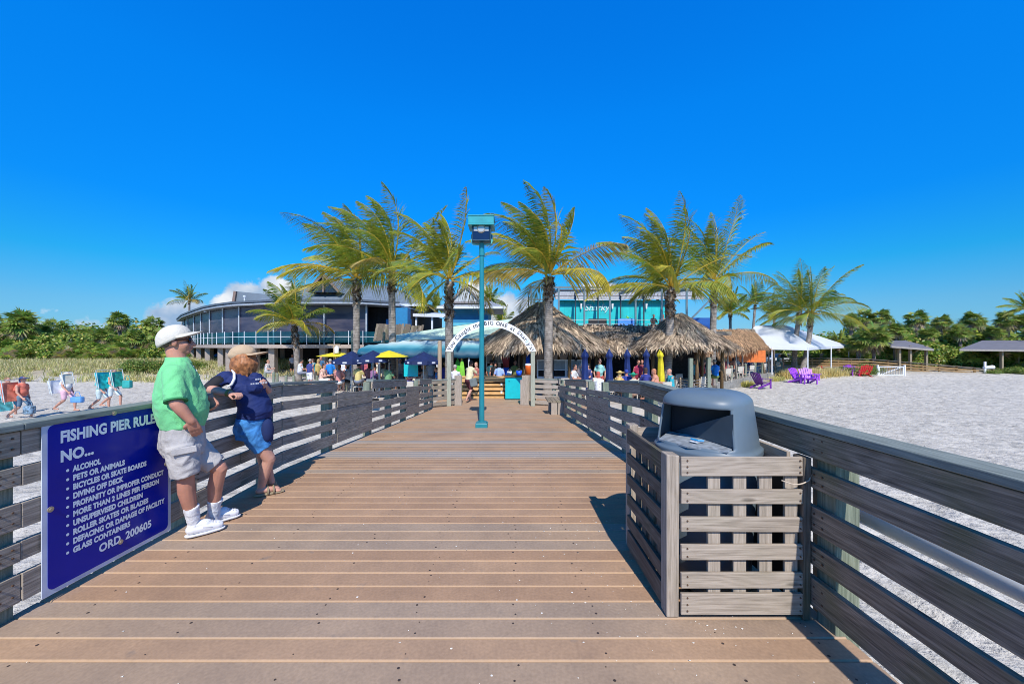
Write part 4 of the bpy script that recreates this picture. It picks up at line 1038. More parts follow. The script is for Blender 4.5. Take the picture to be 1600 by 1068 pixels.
# ---------------------------------------------------------------- curved two storey building on the left
def curved_building():
    front = [(-45.5, 53.5), (-42.2, 50), (-38.6, 46.2), (-35.2, 43), (-32.0, 40.0), (-28.9, 37.2), (-26.0, 35.0), (-23.4, 33.4), (-19.6, 32.1), (-15.2, 31.7), (-11.8, 31.9), (-9.3, 33.6)]
    root = empty('curved_restaurant_building', (-22, 38, TZ), 'curved two storey building on columns with dark screened upper floor and grey roof', 'building')
    zs, zr = 1.72, 4.93
    back = [(-8, 46), (-24, 52), (-44, 58)]
    # slab
    out = [(x, y - .9) for x, y in front]
    MB().prism(out + back, zs - .30, zs - .02).build('floor_slab', paint('slab_concrete', (.40, .33, .28), .9, var=.1), root)
    MB().prism([(x, y - .9) for x, y in front] + back, zr + .06, zr + .20).build('roof_edge', paint('grey_edge', (.36, .40, .45), .5), root)
    m = MB()
    for a, b in zip(front[:-1], front[1:]):
        m.beam((a[0], a[1] - .93, zr + .33), (b[0], b[1] - .93, zr + .33), .1, .16)
    m.build('gutter', paint('dark_gutter', (.09, .11, .14), .5), root)
    # flat roof membrane rising gently inward, hip roof and gables
    cxy = [lerp2((x, y - .85), (-23, 45), .30) for x, y in front]
    m = MB(); n = len(front)
    vs = [(x, y - .88, zr + .26) for x, y in front] + [(x, y, zr + .75) for x, y in cxy]
    m.add(vs, [(i, i + 1, n + i + 1, n + i) for i in range(n - 1)]); m.build('roof_skirt', ROOFG, root)
    # screens and mullions
    for i, (a, b) in enumerate(zip(front[:-1], front[1:])):
        if i < 8:
            m = MB(); m.beam((a[0], a[1], (zs + zr) / 2 + .5), (b[0], b[1], (zs + zr) / 2 + .5), .03, zr - zs - 1.0); m.build('shade_screen', SCREEN, root)
            m = MB(); m.beam((a[0], a[1] + .05, zs + .5), (b[0], b[1] + .05, zs + .5), .03, 1.0); m.build('lower_glass', GLASSB, root)
        elif i < 10:
            m = MB(); m.beam((a[0], a[1] + (.3 if i == 9 else 0), (zs + zr) / 2 + .15), (b[0], b[1] + .3, (zs + zr) / 2 + .15), .03, zr - zs - .3); m.build('shade_screen', SCREEN, root)
    for (x, y) in front:
        m = MB(); m.box(x - .05, x + .05, y - .14, y - .02, zs, zr + .06); m.build('mullion', paint('grey_mullion', (.38, .43, .48), .5), root)
    # blue return wall to the right
    m = MB(); m.box(-9.9, -8.6, 32.6, 33.6, zs, zr - .1); m.build('blue_wall', BLUEW, root)
    m = MB(); m.box(-12.5, -9.95, 34.5, 34.6, zs, zr - .2); m.build('doorway', DARKIN, root)
    # interior block
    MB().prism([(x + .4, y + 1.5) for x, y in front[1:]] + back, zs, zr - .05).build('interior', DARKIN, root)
    # glass balustrade: posts, panes
    zz = zs
    tot = 0
    for i, (a, b) in enumerate(zip(front[:-1], front[1:])):
        L_ = math.dist(a, b); k = max(1, round(L_ / 1.25))
        for j in range(k):
            p, q = lerp2(a, b, j / k), lerp2(a, b, (j + 1) / k)
            m = MB(); m.box(p[0] - .022, p[0] + .022, p[1] - .85, p[1] - .79, zz, zz + 1.1); m.build('balustrade_post', FASCIA, root)
            m = MB(); m.beam((p[0], p[1] - .8, zz + .58), (q[0], q[1] - .8, zz + .58), .015, .9); m.build('glass_pane', TGLASS, root)
        m = MB(); m.beam((a[0], a[1] - .81, zz + .62), (b[0], b[1] - .81, zz + .62), .03, .04); m.build('balustrade_rail', FASCIA, root)
    # columns below
    for i, (a, b) in enumerate(zip(front[2:-1], front[3:])):
        for t in ((0,) if i < 4 else (0, .5)):
            p = lerp2(a, b, t); m = MB(); m.box(p[0] - .24, p[0] + .24, p[1] - .4, p[1] + .1, TZ, zs - .3); m.build('column', BEIGE, root)
    for i in range(9):
        x = -31 + i * 2.6; m = MB(); m.box(x - .22, x + .22, 38.5 + max(0, (-22 - x)) * .7, 39 + max(0, (-22 - x)) * .7, TZ, zs - .3); m.build('column', BEIGE, root)
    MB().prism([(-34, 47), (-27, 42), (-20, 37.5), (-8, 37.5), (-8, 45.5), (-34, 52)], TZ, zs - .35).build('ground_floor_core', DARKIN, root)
    # hip roof
    m = MB(); e = zr + .5; a, b, c, d = (-25, 35.5, e), (-7.6, 35.3, e), (-8.6, 46, e), (-26, 47, e); r1_, r2_ = (-19.5, 41, 8.3), (-12.5, 41, 8.0)
    m.add([a, b, c, d, r1_, r2_], [(0, 1, 5, 4), (1, 2, 5), (2, 3, 4, 5), (3, 0, 4)]); m.build('hip_roof', siding('ribbed_roof', (.165, .205, .245), 2.0, 0, .8), root)
    m = MB(); m.beam((a[0], a[1], e - .08), (b[0], b[1], e - .08), .12, .2); m.build('eave_fascia', FASCIA, root)
    # dormer with glazed triangle (apex at px 505,427)
    def gable(px, pya, pyb, hw, D, depth, name, trim, fill, label=None):
        ap = P(px, pya, D); lf = P(px - hw, pyb, D); rt = P(px + hw, pyb, D)
        m = MB(); k = Vector((0, depth, 0)); m.add([lf, rt, ap, lf + k, rt + k, ap + k], [(0, 2, 5, 3), (1, 4, 5, 2)]); g = m.build(name, siding('ribbed_roof2', (.24, .285, .33), 2.0, 1, .8), root)
        t = MB(); t.tri(lf + Vector((.1, .15, 0)), rt + Vector((-.1, .15, 0)), ap + Vector((0, .15, -.1))); t.build('gable_glass', fill, root)
        t = MB(); u = Vector((0, -.05, 0)); t.beam(lf + u, ap + u, .16, .22); t.beam(rt + u, ap + u, .16, .22); t.beam((ap.x, ap.y, lf.z), (ap.x, ap.y, ap.z - .2), .14, .1, up=(0, 1, 0)); t.build('gable_trim', trim, root)
    gable(505, 428, 456, 25, 37, 5, 'dormer_roof', paint('brown_trim', (.22, .15, .12), .7), paint('dark_gable_glass', (.02, .03, .05), .2))
    # low gabled ventilator at the left of the roof
    m = MB(); A = [P(367, 478, 38), P(369, 455, 38), P(438, 462, 38), P(440, 478, 38)]; k = Vector((0, 4, .3))
    m.add([A[0], A[1], A[2], A[3], A[1] + k, A[2] + k, A[0] + k, A[3] + k], [(0, 1, 2, 3), (1, 4, 5, 2), (0, 6, 4, 1), (3, 2, 5, 7)]); m.build('roof_ventilator', ROOFG, root)
    m = MB(); m.beam(A[0] - Vector((.1, .1, 0)), A[1] - Vector((0, .1, 0)), .25, .2); m.build('ventilator_trim', paint('brown_trim', (.22, .15, .12), .7), root)
    for px, py in ((321, 488), (358, 474), (382, 464)):
        p = P(px, py, 37); m = MB(); m.tube([(p.x, p.y, zr), (p.x, p.y, p.z)], .06, 8); m.tube([(p.x, p.y, p.z), (p.x, p.y, p.z + .15)], .13, 8); m.build('vent_pipe', FASCIA, root)
TGLASS = None
def tglass():
    m, nt, N, L, b = newmat('balustrade_glass')
    b.inputs['Base Color'].default_value = (.012, .10, .14, 1); b.inputs['Roughness'].default_value = .05
    tr = N.new('ShaderNodeBsdfTransparent'); tr.inputs[0].default_value = (.55, .80, .85, 1)
    tc = N.new('ShaderNodeTexCoord'); no = N.new('ShaderNodeTexNoise'); no.inputs['Scale'].default_value = .35; L.new(tc.outputs['Object'], no.inputs['Vector'])
    r = ramp(N, [(.42, (.22, .22, .22)), (.60, (.7, .7, .7))]); L.new(no.outputs[0], r.inputs[0])
    mx = N.new('ShaderNodeMixShader'); L.new(r.outputs[0], mx.inputs[0]); L.new(tr.outputs[0], mx.inputs[1]); L.new(b.outputs[0], mx.inputs[2]); L.new(mx.outputs[0], N['Material Output'].inputs['Surface']); return m
TGLASS = tglass()
curved_building()
# ---------------------------------------------------------------- link canopy, blue tower, mint roof, awning
def tower():
    root = empty('blue_tower', (-2.8, 31, TZ), 'bright blue tower building with grey gabled roof behind the lamp pole', 'building')
    x0, x1 = -4.75, -1.55; y0, y1 = 29, 34
    MB().box(x0, x1, y0, y1, 3.35, 4.45).build('upper_wall', siding('blue_siding', (.012, .19, .40), 5), root)
    MB().box(x0, x1, y0, y1, TZ, 3.34).build('lower_wall', CYANW, root)
    e0, e1 = x0 - .55, x1 + 1.1; m = MB()
    m.slab([(e0, y0 - .7, 4.48), (e1, y0 - .7, 4.48), (e1, y1, 4.48), (e0, y1, 4.48)], .12)
    m.add([(e0, y0 - .7, 4.5), (e1, y0 - .7, 4.5), (e1 - .9, y0 + .9, 5.05), (e0 + .9, y0 + .9, 5.05), (e0, y1, 4.5), (e1, y1, 4.5), (e1 - .9, y1 - .9, 5.05), (e0 + .9, y1 - .9, 5.05)], [(0, 1, 2, 3), (1, 5, 6, 2), (4, 0, 3, 7), (3, 2, 6, 7)])
    m.build('roof', siding('ribbed_roof3', (.27, .30, .34), 4.0, 0, .75), root)
    m = MB(); m.beam((e0, y0 - .72, 4.42), (e1, y0 - .72, 4.42), .1, .18); m.build('gutter', FASCIA, root)
    ax = (x0 + x1) / 2 - .1; ap = Vector((ax, y0 - .1, 6.1)); lf = Vector((ax - 1.25, y0 - .1, 4.85)); rt = Vector((ax + 1.25, y0 - .1, 4.85)); k = Vector((0, 3.5, 0))
    m = MB(); m.add([lf, rt, ap, lf + k, rt + k, ap + k], [(0, 2, 5, 3), (1, 4, 5, 2)]); m.build('gable_roof', ROOFG, root)
    m = MB(); m.tri(lf + Vector((.1, .1, 0)), rt + Vector((-.1, .1, 0)), ap + Vector((0, .1, -.08))); m.build('gable_face', paint('pale_gable', (.42, .45, .47), .6), root)
    m = MB(); m.beam(lf, ap, .1, .16); m.beam(rt, ap, .1, .16); m.beam(lf, rt, .1, .12); m.build('gable_trim', paint('grey_trim', (.20, .18, .18), .7), root)
tower()
def link_canopy():
    root = empty('link_canopy', (-8.5, 35, TZ), 'white edged open canopy with slim posts between the curved building and the blue tower', 'canopy')
    m = MB(); m.slab([P(628, 489, 35.5), P(700, 491, 35.5), P(700, 489.5, 40), P(628, 487, 40)], .28); m.build('roof', FASCIA, root)
    for px in (650, 675, 632):
        p = P(px, 492, 35.8); m = MB(); m.box(p.x - .08, p.x + .08, p.y, p.y + .15, 1.6, p.z); m.build('post', FASCIA, root)
    m = MB(); m.box(-12, -4.8, 35.4, 36.5, 1.3, 2.1); m.build('white_parapet', siding('louvre', (.55, .58, .60), 6), root)
    m = MB(); m.box(-11.5, -4.8, 36.6, 44, TZ, 1.6); m.build('lower_volume', DARKIN, root)
    m = MB(); m.slab([P(602, 476, 37), P(655, 489, 37), P(690, 489, 44), P(602, 474, 44)], .1); m.build('side_roof', ROOFG, root)
    m = MB(); a = P(582, 500, 33.8); m.box(a.x, a.x + 3.4, 33.8, 33.9, 3.35, 3.95); m.build('blue_panel', paint('bright_blue_panel', (.01, .22, .62), .5), root)
link_canopy()
def deck_stack():
    root = empty('leaning_plank_fence', P(620, 520, 29), 'grey fence of leaning weathered planks above the mint roof', 'fence')
    rnd = random.Random(3)
    for k in range(22):
        px = 588 + k * 3.4; a = P(px + rnd.uniform(-1, 1) - 2.5, 533 - k * .35, 29); b = P(px + rnd.uniform(-1, 1) + 2, 506 + rnd.uniform(-1, 1) + (k > 15) * 2, 29.1)
        m = MB(); m.beam(a, b, .17, .03, up=(0, 1, 0)); m.build('plank', DARKBOX if k % 4 else GREYWOOD, root)
    m = MB(); m.beam(P(588, 513, 29.2), P(660, 510, 29.2), .06, .12); m.beam(P(584, 528, 29.2), P(660, 524, 29.2), .06, .12); m.build('rail', GREYWOOD, root)
deck_stack()
def mint_roof():
    root = empty('mint_roofed_bar', (-3.5, 24, TZ), 'open bar pavilion under a big pale mint sloping roof behind the arch', 'pavilion')
    mint = siding('mint_metal', (.60, .78, .60), 3.2, 0, .9)
    m = MB(); m.slab([P(617, 541, 22.0), P(640, 531.5, 21.2), P(762, 527.5, 21.2), P(815, 527, 21.2), P(815, 497, 27), P(762, 502, 27), P(695, 511, 27), P(617, 523, 27)], .12)
    m.build('roof', mint, root)
    m = MB(); m.beam(P(640, 533, 21.15), P(815, 528.5, 21.15), .06, .14); m.build('eave', paint('eave_brown', (.30, .26, .20), .7), root)
    m = MB(); m.beam(P(705, 551.5, 19.6), P(815, 550, 19.6), .1, .10); m.build('lime_beam', paint('lime_paint', (.38, .55, .05), .5), root)
    for px, c in ((760, BROWNWOOD), (722, BROWNWOOD), (805, BROWNWOOD)):
        p = P(px, 550, 21.5); m = MB(); m.box(p.x - .06, p.x + .06, p.y - .06, p.y + .06, TZ, 2.0); m.build('post', c, root)
    MB().box(-7.0, .8, 24.8, 25, TZ, 2.1).build('back_wall', DARKIN, root)
    MB().box(-9.5, 9.5, 25.2, 25.4, TZ, 1.8).build('service_wall', DARKIN, root)
    m = MB(); m.box(-2.4, 1.0, 20.6, 21.1, TZ, .12); m.build('counter', TANWOOD, root)
mint_roof()
def awning():
    root = empty('teal_white_awning', P(660, 545, 19), 'long rounded canvas awning, white above, turquoise with painted-in shade below, left of the arch', 'awning')
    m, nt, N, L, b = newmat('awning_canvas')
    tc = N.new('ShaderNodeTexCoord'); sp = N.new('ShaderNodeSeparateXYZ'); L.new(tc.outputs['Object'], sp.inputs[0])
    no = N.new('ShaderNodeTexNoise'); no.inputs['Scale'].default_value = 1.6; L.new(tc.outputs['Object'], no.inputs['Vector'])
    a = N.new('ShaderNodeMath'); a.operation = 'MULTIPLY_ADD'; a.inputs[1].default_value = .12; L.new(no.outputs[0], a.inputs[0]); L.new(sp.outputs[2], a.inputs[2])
    r = ramp(N, [(.25, (.004, .06, .11)), (.52, (.012, .15, .23)), (.66, (.14, .38, .44)), (.86, (.60, .70, .68))]);  # lower canvas darkened in the colour to stand for shade
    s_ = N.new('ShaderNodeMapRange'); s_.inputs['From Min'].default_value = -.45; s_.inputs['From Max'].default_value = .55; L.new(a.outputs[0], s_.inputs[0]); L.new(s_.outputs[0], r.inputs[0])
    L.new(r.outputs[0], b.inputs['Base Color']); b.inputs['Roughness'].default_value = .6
    q = MB(); nx, nz = 30, 8; vs = []
    for j in range(nz + 1):
        t = j / nz * math.pi / 2
        for i in range(nx + 1):
            px = 568 + (752 - 568) * i / nx; D = 18.2 + 1.9 * math.sin(t); x = (px - 795) * 19 / F
            k = i / nx; z0 = 1.02 + .45 * max(0, (.25 - k)) ** 1.0 * 1.6; z1 = 1.86 - .75 * max(0, .3 - k)
            sag = .04 * math.sin(i * 1.05) ** 2
            z = z0 + (z1 - z0) * (1 - math.cos(t)) ** .8 - sag * math.sin(t * 2)
            z = z0 + (z1 - z0) * math.sin(t) ** .9 - sag + .035 * math.sin(i * 2.1 + math.sin(j) * 1.2) * math.sin(t * 2)
            vs.append((x, 18.2 + 1.9 * (1 - math.cos(t)), z))
    q.add(vs, [(j * (nx + 1) + i, j * (nx + 1) + i + 1, (j + 1) * (nx + 1) + i + 1, (j + 1) * (nx + 1) + i) for j in range(nz) for i in range(nx)])
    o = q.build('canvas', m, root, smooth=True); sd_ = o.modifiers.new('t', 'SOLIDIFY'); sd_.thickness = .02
    q = MB()
    for px in (600, 640, 687, 735): p = P(px, 545, 19); q.box(p.x - .04, p.x + .04, 18.3, 18.38, TZ, 1.05)
    q.build('frame', paint('frame_white', (.5, .5, .5), .5), root)
awning()
# ---------------------------------------------------------------- teal upstairs bar with steel pergola
def upstairs():
    root = empty('teal_upstairs_bar', (8.5, 31, TZ), 'turquoise sided upstairs bar with grey steel pergola above the thatched huts', 'building')
    D = 33
    x0 = P(872, 541, D).x; x1 = P(1040, 541, D).x; zf = CAMH + 30 * D / F * 1.0; zt = CAMH + 72 * D / F
    MB().box(x0, x1, D, D + .2, 2.8, zt).build('teal_wall', siding('teal_siding', (.005, .47, .50), 1.6, 0, .8), root)
    MB().box(x0 - .5, x1 + 2.2, D - 6, D + 6, 2.35, 2.6).build('upper_deck', GREYWOOD, root)
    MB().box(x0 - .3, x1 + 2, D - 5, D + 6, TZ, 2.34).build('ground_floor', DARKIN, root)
    m = MB(); m.box(x0 - .3, x1 + 3.0, D - .6, D - .45, zt + .02, zt + .30); m.box(x0 - .3, x1 + 3.0, D - .4, D + .3, zt + .34, zt + .78); m.build('roof_fascia', paint('grey_fascia_up', (.40, .42, .45), .6), root)
    m = MB(); m.box(x0 - .3, x1 + 3.0, D - .62, D + .4, zt + .31, zt + .335); m.box(x0 - .4, x1 + 3.1, D - .5, D + .35, zt + .79, zt + .85); m.build('roof_line', paint('maroon_line', (.12, .06, .08), .6), root)
    ST = paint('blue_grey_steel', (.16, .23, .27), .45, .3, var=.08)
    Dp = 28.5; zb = CAMH + 92 * Dp / F
    fx = [P(px, 541, Dp).x for px in (830, 873, 913, 953, 993, 1034, 1073)]
    m = MB(); m.beam((P(826, 541, Dp).x, Dp, zb), (P(1112, 541, Dp).x, Dp, zb), .1, .16); m.build('pergola_beam', ST, root)
    for x in fx:
        m = MB(); m.box(x - .06, x + .06, Dp - .06, Dp + .06, 2.35, zb - .08); m.build('pergola_post', ST, root)
        m = MB(); m.beam((x, Dp, zb - .16), (x, D, zt + .55), .12, .20); m.build('rafter', ST, root)
        m = MB(); m.beam((x - .0, D - .7, 2.6), (x - .0, D - .7, zt + .3), .10, .10, up=(0, 1, 0)); m.build('inner_post', paint('dark_steel', (.03, .06, .08), .5), root)
    m = MB()
    for z in (2.95, 3.2, 3.5): m.tube([(fx[0] - .2, Dp, z), (fx[-1], Dp, z)], .014, 6)
    m.build('guard_cable', STEEL, root)
    # left side truss
    m = MB(); a = P(830, 470, 28.5); m.beam(a, P(858, 486, 28.5), .1, .12); m.beam(P(826, 468, 28.5), P(858, 468, 28.5), .08, .1); m.build('side_truss', ST, root)
    m = MB(); m.beam(P(1078, 500, 28.5), P(1110, 468, 28.5), .08, .12); m.build('diagonal_brace', ST, root)
    MB().box(P(1072, 541, 30).x, P(1112, 541, 30).x, 29.5, 29.6, 2.5, 3.75).build('blue_side_tarp', paint('blue_tarp', (.01, .09, .35), .6), root)
    # wall lights
    for px in (908, 957, 1010):
        p = P(px, 476, D - .2); m = MB(); m.tube([(p.x, p.y, p.z - .35), (p.x, p.y, p.z + .1)], [.06, .1], 10); m.build('wall_light', WHITE, root)
    # wall script: S - - - - - y painted pale
    it = []
    me = text_mesh('Sharky', .78, 'CENTER', bold=.01, shear=.2); p = P(932, 485, D - .02)
    it.append((me, Matrix.Translation((p.x, D - .06, p.z)) @ Matrix.Rotation(R(90), 4, 'X') @ Matrix(((1, .25, 0, 0), (0, 1, 0, 0), (0, 0, 1, 0), (0, 0, 0, 1)))))
    link(join_meshes(it, 'wall_lettering'), 'wall_lettering', paint('pale_script', (.45, .66, .66), .5), root)
    # painted palms on the wall (flat mural) ; sofa, chairs
    for px in (888, 981):
        q = empty('potted_palm', (P(px, 541, D - 1.2).x, D - 1.2, 2.6), 'small potted palm on the upstairs deck, %s one' % ('left' if px < 900 else 'right'), 'potted plant')
        m = MB(); c = q.location; m.lathe(c, [(.14, 0), (.2, .35), (.17, .34)], 12); m.build('pot', WHITE, q)
        m = MB(); m.tube([c + Vector((0, 0, .3)), c + Vector((0, 0, 1.1))], .05, 8); m.build('stem', paint('pink_stem', (.45, .35, .28), .8), q)
        lb = LB(); rnd = random.Random(px)
        for i in range(40):
            a = rnd.random() * 6.28; e = rnd.uniform(-.3, 1.3); lb.blade(c + Vector((0, 0, 1.1)), Vector((math.cos(a) * math.cos(e), math.sin(a) * math.cos(e), math.sin(e))), Vector((math.sin(a), -math.cos(a), 0)), rnd.uniform(.5, .8), .09, .35, (.25, .50, .10))
        link(lb.mesh('leaves'), 'leaves', BUSHM, q)
    def sofa(px, w, mat, lab):
        p = P(px, 541, 29.6); q = empty('sofa', (p.x, 29.6, 2.6), lab, 'sofa')
        m = MB(); m.box(p.x - w / 2, p.x + w / 2, 29.3, 30.0, 2.6, 3.0); m.build('seat', paint('wicker_maroon', (.09, .03, .035), .7), q)
        m = MB(); m.beam((p.x - w / 2, 29.25, 3.35), (p.x + w / 2, 29.25, 3.35), .14, .62); m.build('back_cushion', mat, q, bevel=.05)
        for s in (-1, 1): m = MB(); m.box(p.x + s * w / 2 - .06, p.x + s * w / 2 + .06, 29.35, 30, 3.0, 3.3); m.build('armrest', paint('wicker_dark', (.02, .02, .025), .7), q)
    sofa(976, 1.25, paint('sky_blue_cushion', (.06, .26, .75), .7), 'bright blue cushioned sofa on the upstairs deck')
    sofa(925, .7, MC['wicker_dark'] if 'wicker_dark' in MC else DARKIN, 'dark wicker armchair on the upstairs deck, leftmost')
    sofa(940, .6, MC['wicker_dark'], 'dark wicker armchair on the upstairs deck beside the blue sofa')
upstairs()
# ---------------------------------------------------------------- thatched huts
THATCH = leafmat('thatch', 1.0, .08, (1, .97, .93), .9)
def thatch(ridge, eave, depth_, seed, dens=1.0, blade=(.35, .75), drop=.42):
    """ridge and eave are matching 3D polylines (closed rings allowed); returns hanging blades laid in courses"""
    rnd = random.Random(seed); lb = LB()
    base = [(.36, .28, .20), (.46, .36, .26), (.27, .20, .14), (.56, .45, .32), (.17, .13, .09)]
    n = len(ridge)
    for i in range(n - 1):
        a0, a1, b0, b1 = ridge[i], ridge[i + 1], eave[i], eave[i + 1]
        # under sheet
        lb.quad(a0 - Vector((0, 0, .08)), a1 - Vector((0, 0, .08)), b1 - Vector((0, 0, .08)), b0 - Vector((0, 0, .08)), (.10, .08, .06))
        H = ((b0 + b1) / 2 - (a0 + a1) / 2).length; Wd = max((a1 - a0).length, (b1 - b0).length)
        cnt = int(H * Wd * 85 * dens)
        for _ in range(cnt):
            t = rnd.random() ** .8; s_ = rnd.random()
            p = a0.lerp(a1, s_).lerp(b0.lerp(b1, s_), t); d = (b0.lerp(b1, s_) - a0.lerp(a1, s_)).normalized()
            sd = (b1 - b0) if (b1 - b0).length > .01 else (a1 - a0); sd = sd.normalized()
            nrm = sd.cross(d)
            if nrm.z < 0: nrm = -nrm
            d2 = (d + sd * rnd.uniform(-.3, .3) + nrm * rnd.uniform(.0, .22)).normalized()
            L_ = rnd.uniform(*blade); c = rnd.choice(base); g = rnd.uniform(.7, 1.3); c = tuple(v * g for v in c)
            lb.blade(p + nrm * rnd.uniform(.0, .05), d2, sd, L_, rnd.uniform(.05, .13), .12, c)
        for _ in range(int((b1 - b0).length * 70 * dens)):
            s_ = rnd.random(); p = b0.lerp(b1, s_) + Vector((rnd.uniform(-.06, .06), rnd.uniform(-.12, .1), rnd.uniform(-.02, .12)))
            sd = (b1 - b0).normalized(); c = rnd.choice(base); g = rnd.uniform(.8, 1.35); c = tuple(v * g for v in c)
            jag = .6 + .5 * mnoise.noise(p * 1.4)
            lb.blade(p, (Vector((0, 0, -1)) + sd * rnd.uniform(-.25, .25) + Vector((0, -.25 * rnd.random(), 0))).normalized(), sd, drop * rnd.uniform(.5, 1.3) * (jag + .35), rnd.uniform(.05, .12), 0, c)
    return lb
def ring(c, rx, ry, n, ph=0, wob=.06, seed=1):
    r = random.Random(seed); out = []
    for k in range(n): a = 2 * math.pi * k / n + ph; w = 1 + r.uniform(-wob, wob); out.append(Vector((c.x + rx * math.cos(a) * w, c.y + ry * math.sin(a) * w, c.z + r.uniform(-.05, .05))))
    return out + [out[0]]
def hut(px, D, rx, ry, zap, ze, lab, seed, posts=8, knob=True, nseg=14):
    c = Vector(((px - 795) * D / F, D, 0)); root = empty('thatched_hut', (c.x, c.y, TZ), lab, 'thatched hut')
    # bell shaped cone: upper steep part, lower flared part
    zm = zap * .42 + ze * .58
    r0 = ring(Vector((c.x, c.y, zap)), .10, .10, nseg, seed=seed, wob=0); r1 = ring(Vector((c.x, c.y, zm)), rx * .60, ry * .60, nseg, seed=seed + 1); r2 = ring(Vector((c.x, c.y, ze)), rx, ry, nseg, seed=seed + 2)
    A = thatch(r0, r1, 0, seed, 1.1); B = thatch(r1, r2, 0, seed + 5, 1.0)
    link(B.mesh('roof'), 'roof', THATCH, root); link(A.mesh('roof_cap'), 'roof_cap', THATCH, root)
    for k in range(posts):
        a = 2 * math.pi * (k + .5) / posts; x = c.x + rx * .80 * math.cos(a); y = c.y + ry * .80 * math.sin(a)
        m = MB(); m.tube([(x, y, TZ - .05), (x + .04, y, ze + .3)], [.085, .07], 10); m.build('post', BROWNWOOD, root, smooth=True)
    return root, c
h1, c1 = hut(848, 20.4, 3.55, 2.7, 3.95, 1.52, 'largest round thatched hut just right of the arch with a pointed top', 31)
h2, c2 = hut(1060, 20.6, 2.55, 2.5, 3.35, 1.60, 'round thatched hut around the right palm trunk', 47, posts=6)
def long_thatch():
    root = empty('thatched_roof', (6, 22, TZ), 'long low thatched roof joining the two round huts over the bar', 'thatched roof')
    rid = [P(px, py, 23.5) for px, py in ((900, 506), (935, 507), (975, 506), (1020, 507), (1060, 508))]
    eav = [P(px, py, 20.0) for px, py in ((893, 548), (930, 550), (975, 548), (1020, 546), (1060, 546))]
    link(thatch(rid, eav, 0, 7, 1.0).mesh('roof'), 'roof', THATCH, root)
    for px in (905, 950, 1000, 1040):
        p = P(px, 560, 20.8); m = MB(); m.tube([(p.x, p.y, TZ), (p.x, p.y, 1.9)], .08, 10); m.build('post', BROWNWOOD, root, smooth=True)
long_thatch()
def right_thatch():
    root = empty('thatched_roof', (15, 25, TZ), 'honey coloured thatched roof on thin poles running right towards the white tent', 'thatched roof')
    rid = [P(1085, 511, 25), P(1115, 513, 28.5), P(1150, 513, 32.5), P(1178, 518, 36)]
    eav = [P(1085, 548, 21.0), P(1125, 547, 24.8), P(1165, 544, 28.6), P(1208, 541, 34.5)]
    e2 = [rid[-1], rid[-1]]
    lb = thatch(rid, eav, 0, 9, 1.0, drop=.55)
    link(lb.mesh('roof'), 'roof', leafmat('honey_thatch', 1.0, .08, (1.25, .98, .72), .9), root)
    lb = thatch([rid[-1] + Vector((0, 0, 0)), rid[-1] + Vector((.05, 0, 0))], [eav[-1], P(1212, 539, 38)], 0, 12, 1.0); link(lb.mesh('roof_end'), 'roof_end', THATCH, root)
    lb = thatch([P(1150, 512, 34), P(1182, 513, 37)], [P(1160, 530, 31.5), P(1206, 540, 36)], 0, 13, 1.2); link(lb.mesh('upper_roof'), 'upper_roof', THATCH, root)
    for i, (px, D) in enumerate(((1128, 26), (1150, 28.2), (1178, 31.8), (1190, 33.4), (1196, 34.3), (1201, 35), (1207, 36), (1160, 29.5), (1137, 27))):
        p = P(px, 541, D); m = MB(); m.tube([(p.x + (.25 if i % 3 == 0 else 0), p.y, TZ), (p.x, p.y, 1.75)], .06, 8); m.build('pole', BOXWOOD if i % 3 else TANWOOD, root, smooth=True)
    for i, (px, D, h) in enumerate(((1118, 22.6, .35), (1143, 24.0, .3), (1165, 26, .4), (1212, 30, .7), (1222, 31.5, .6), (1232, 33, .6))): pass
    MB().box(17.2, 20.4, 30.5, 30.6, .3, 1.25).build('orange_banner', paint('orange_paint', (.65, .16, .03), .7), root)
right_thatch()
MB().prism([(9.2, 24.6), (13.5, 31), (22, 39), (21.7, 39.3), (13, 31.3), (9, 24.9)], TZ, 1.4).build('bar_wall', DARKIN) ; tag(bpy.data.objects['bar_wall'], 'dark back wall of the bar under the thatched roofs', 'wall')
# twiggy climbing net on the hut corner
# ---------------------------------------------------------------- white tent
def tent():
    root = empty('white_tent', (19, 34, TZ), 'big white peaked event tent with blue shaded side, right of the thatch', 'tent')
    W2 = paint('tent_white', (.60, .62, .64), .6, var=.04, scale=1)
    a, b, c, d = P(1150, 541, 33), P(1262, 543, 33), P(1326, 540, 44), P(1190, 533, 44)
    r1_, r2_ = P(1180, 509, 37), P(1225, 507, 38)
    m = MB(); m.add([a, b, c, d, r1_, r2_], [(0, 1, 5, 4), (1, 2, 5), (2, 3, 4, 5), (3, 0, 4)]); o = m.build('canopy', W2, root); sd_ = o.modifiers.new('t', 'SOLIDIFY'); sd_.thickness = .03
    m = MB(); m.quad(a, b, b - Vector((0, 0, .22)), a - Vector((0, 0, .22))); m.quad(b, c, c - Vector((0, 0, .22)), b - Vector((0, 0, .22))); m.build('valance', W2, root)
    for p in (b, c, a.lerp(b, .5), b.lerp(c, .5)): m = MB(); m.tube([(p.x, p.y, TZ), (p.x, p.y, p.z)], .05, 8); m.build('leg', WHITE, root)
tent()
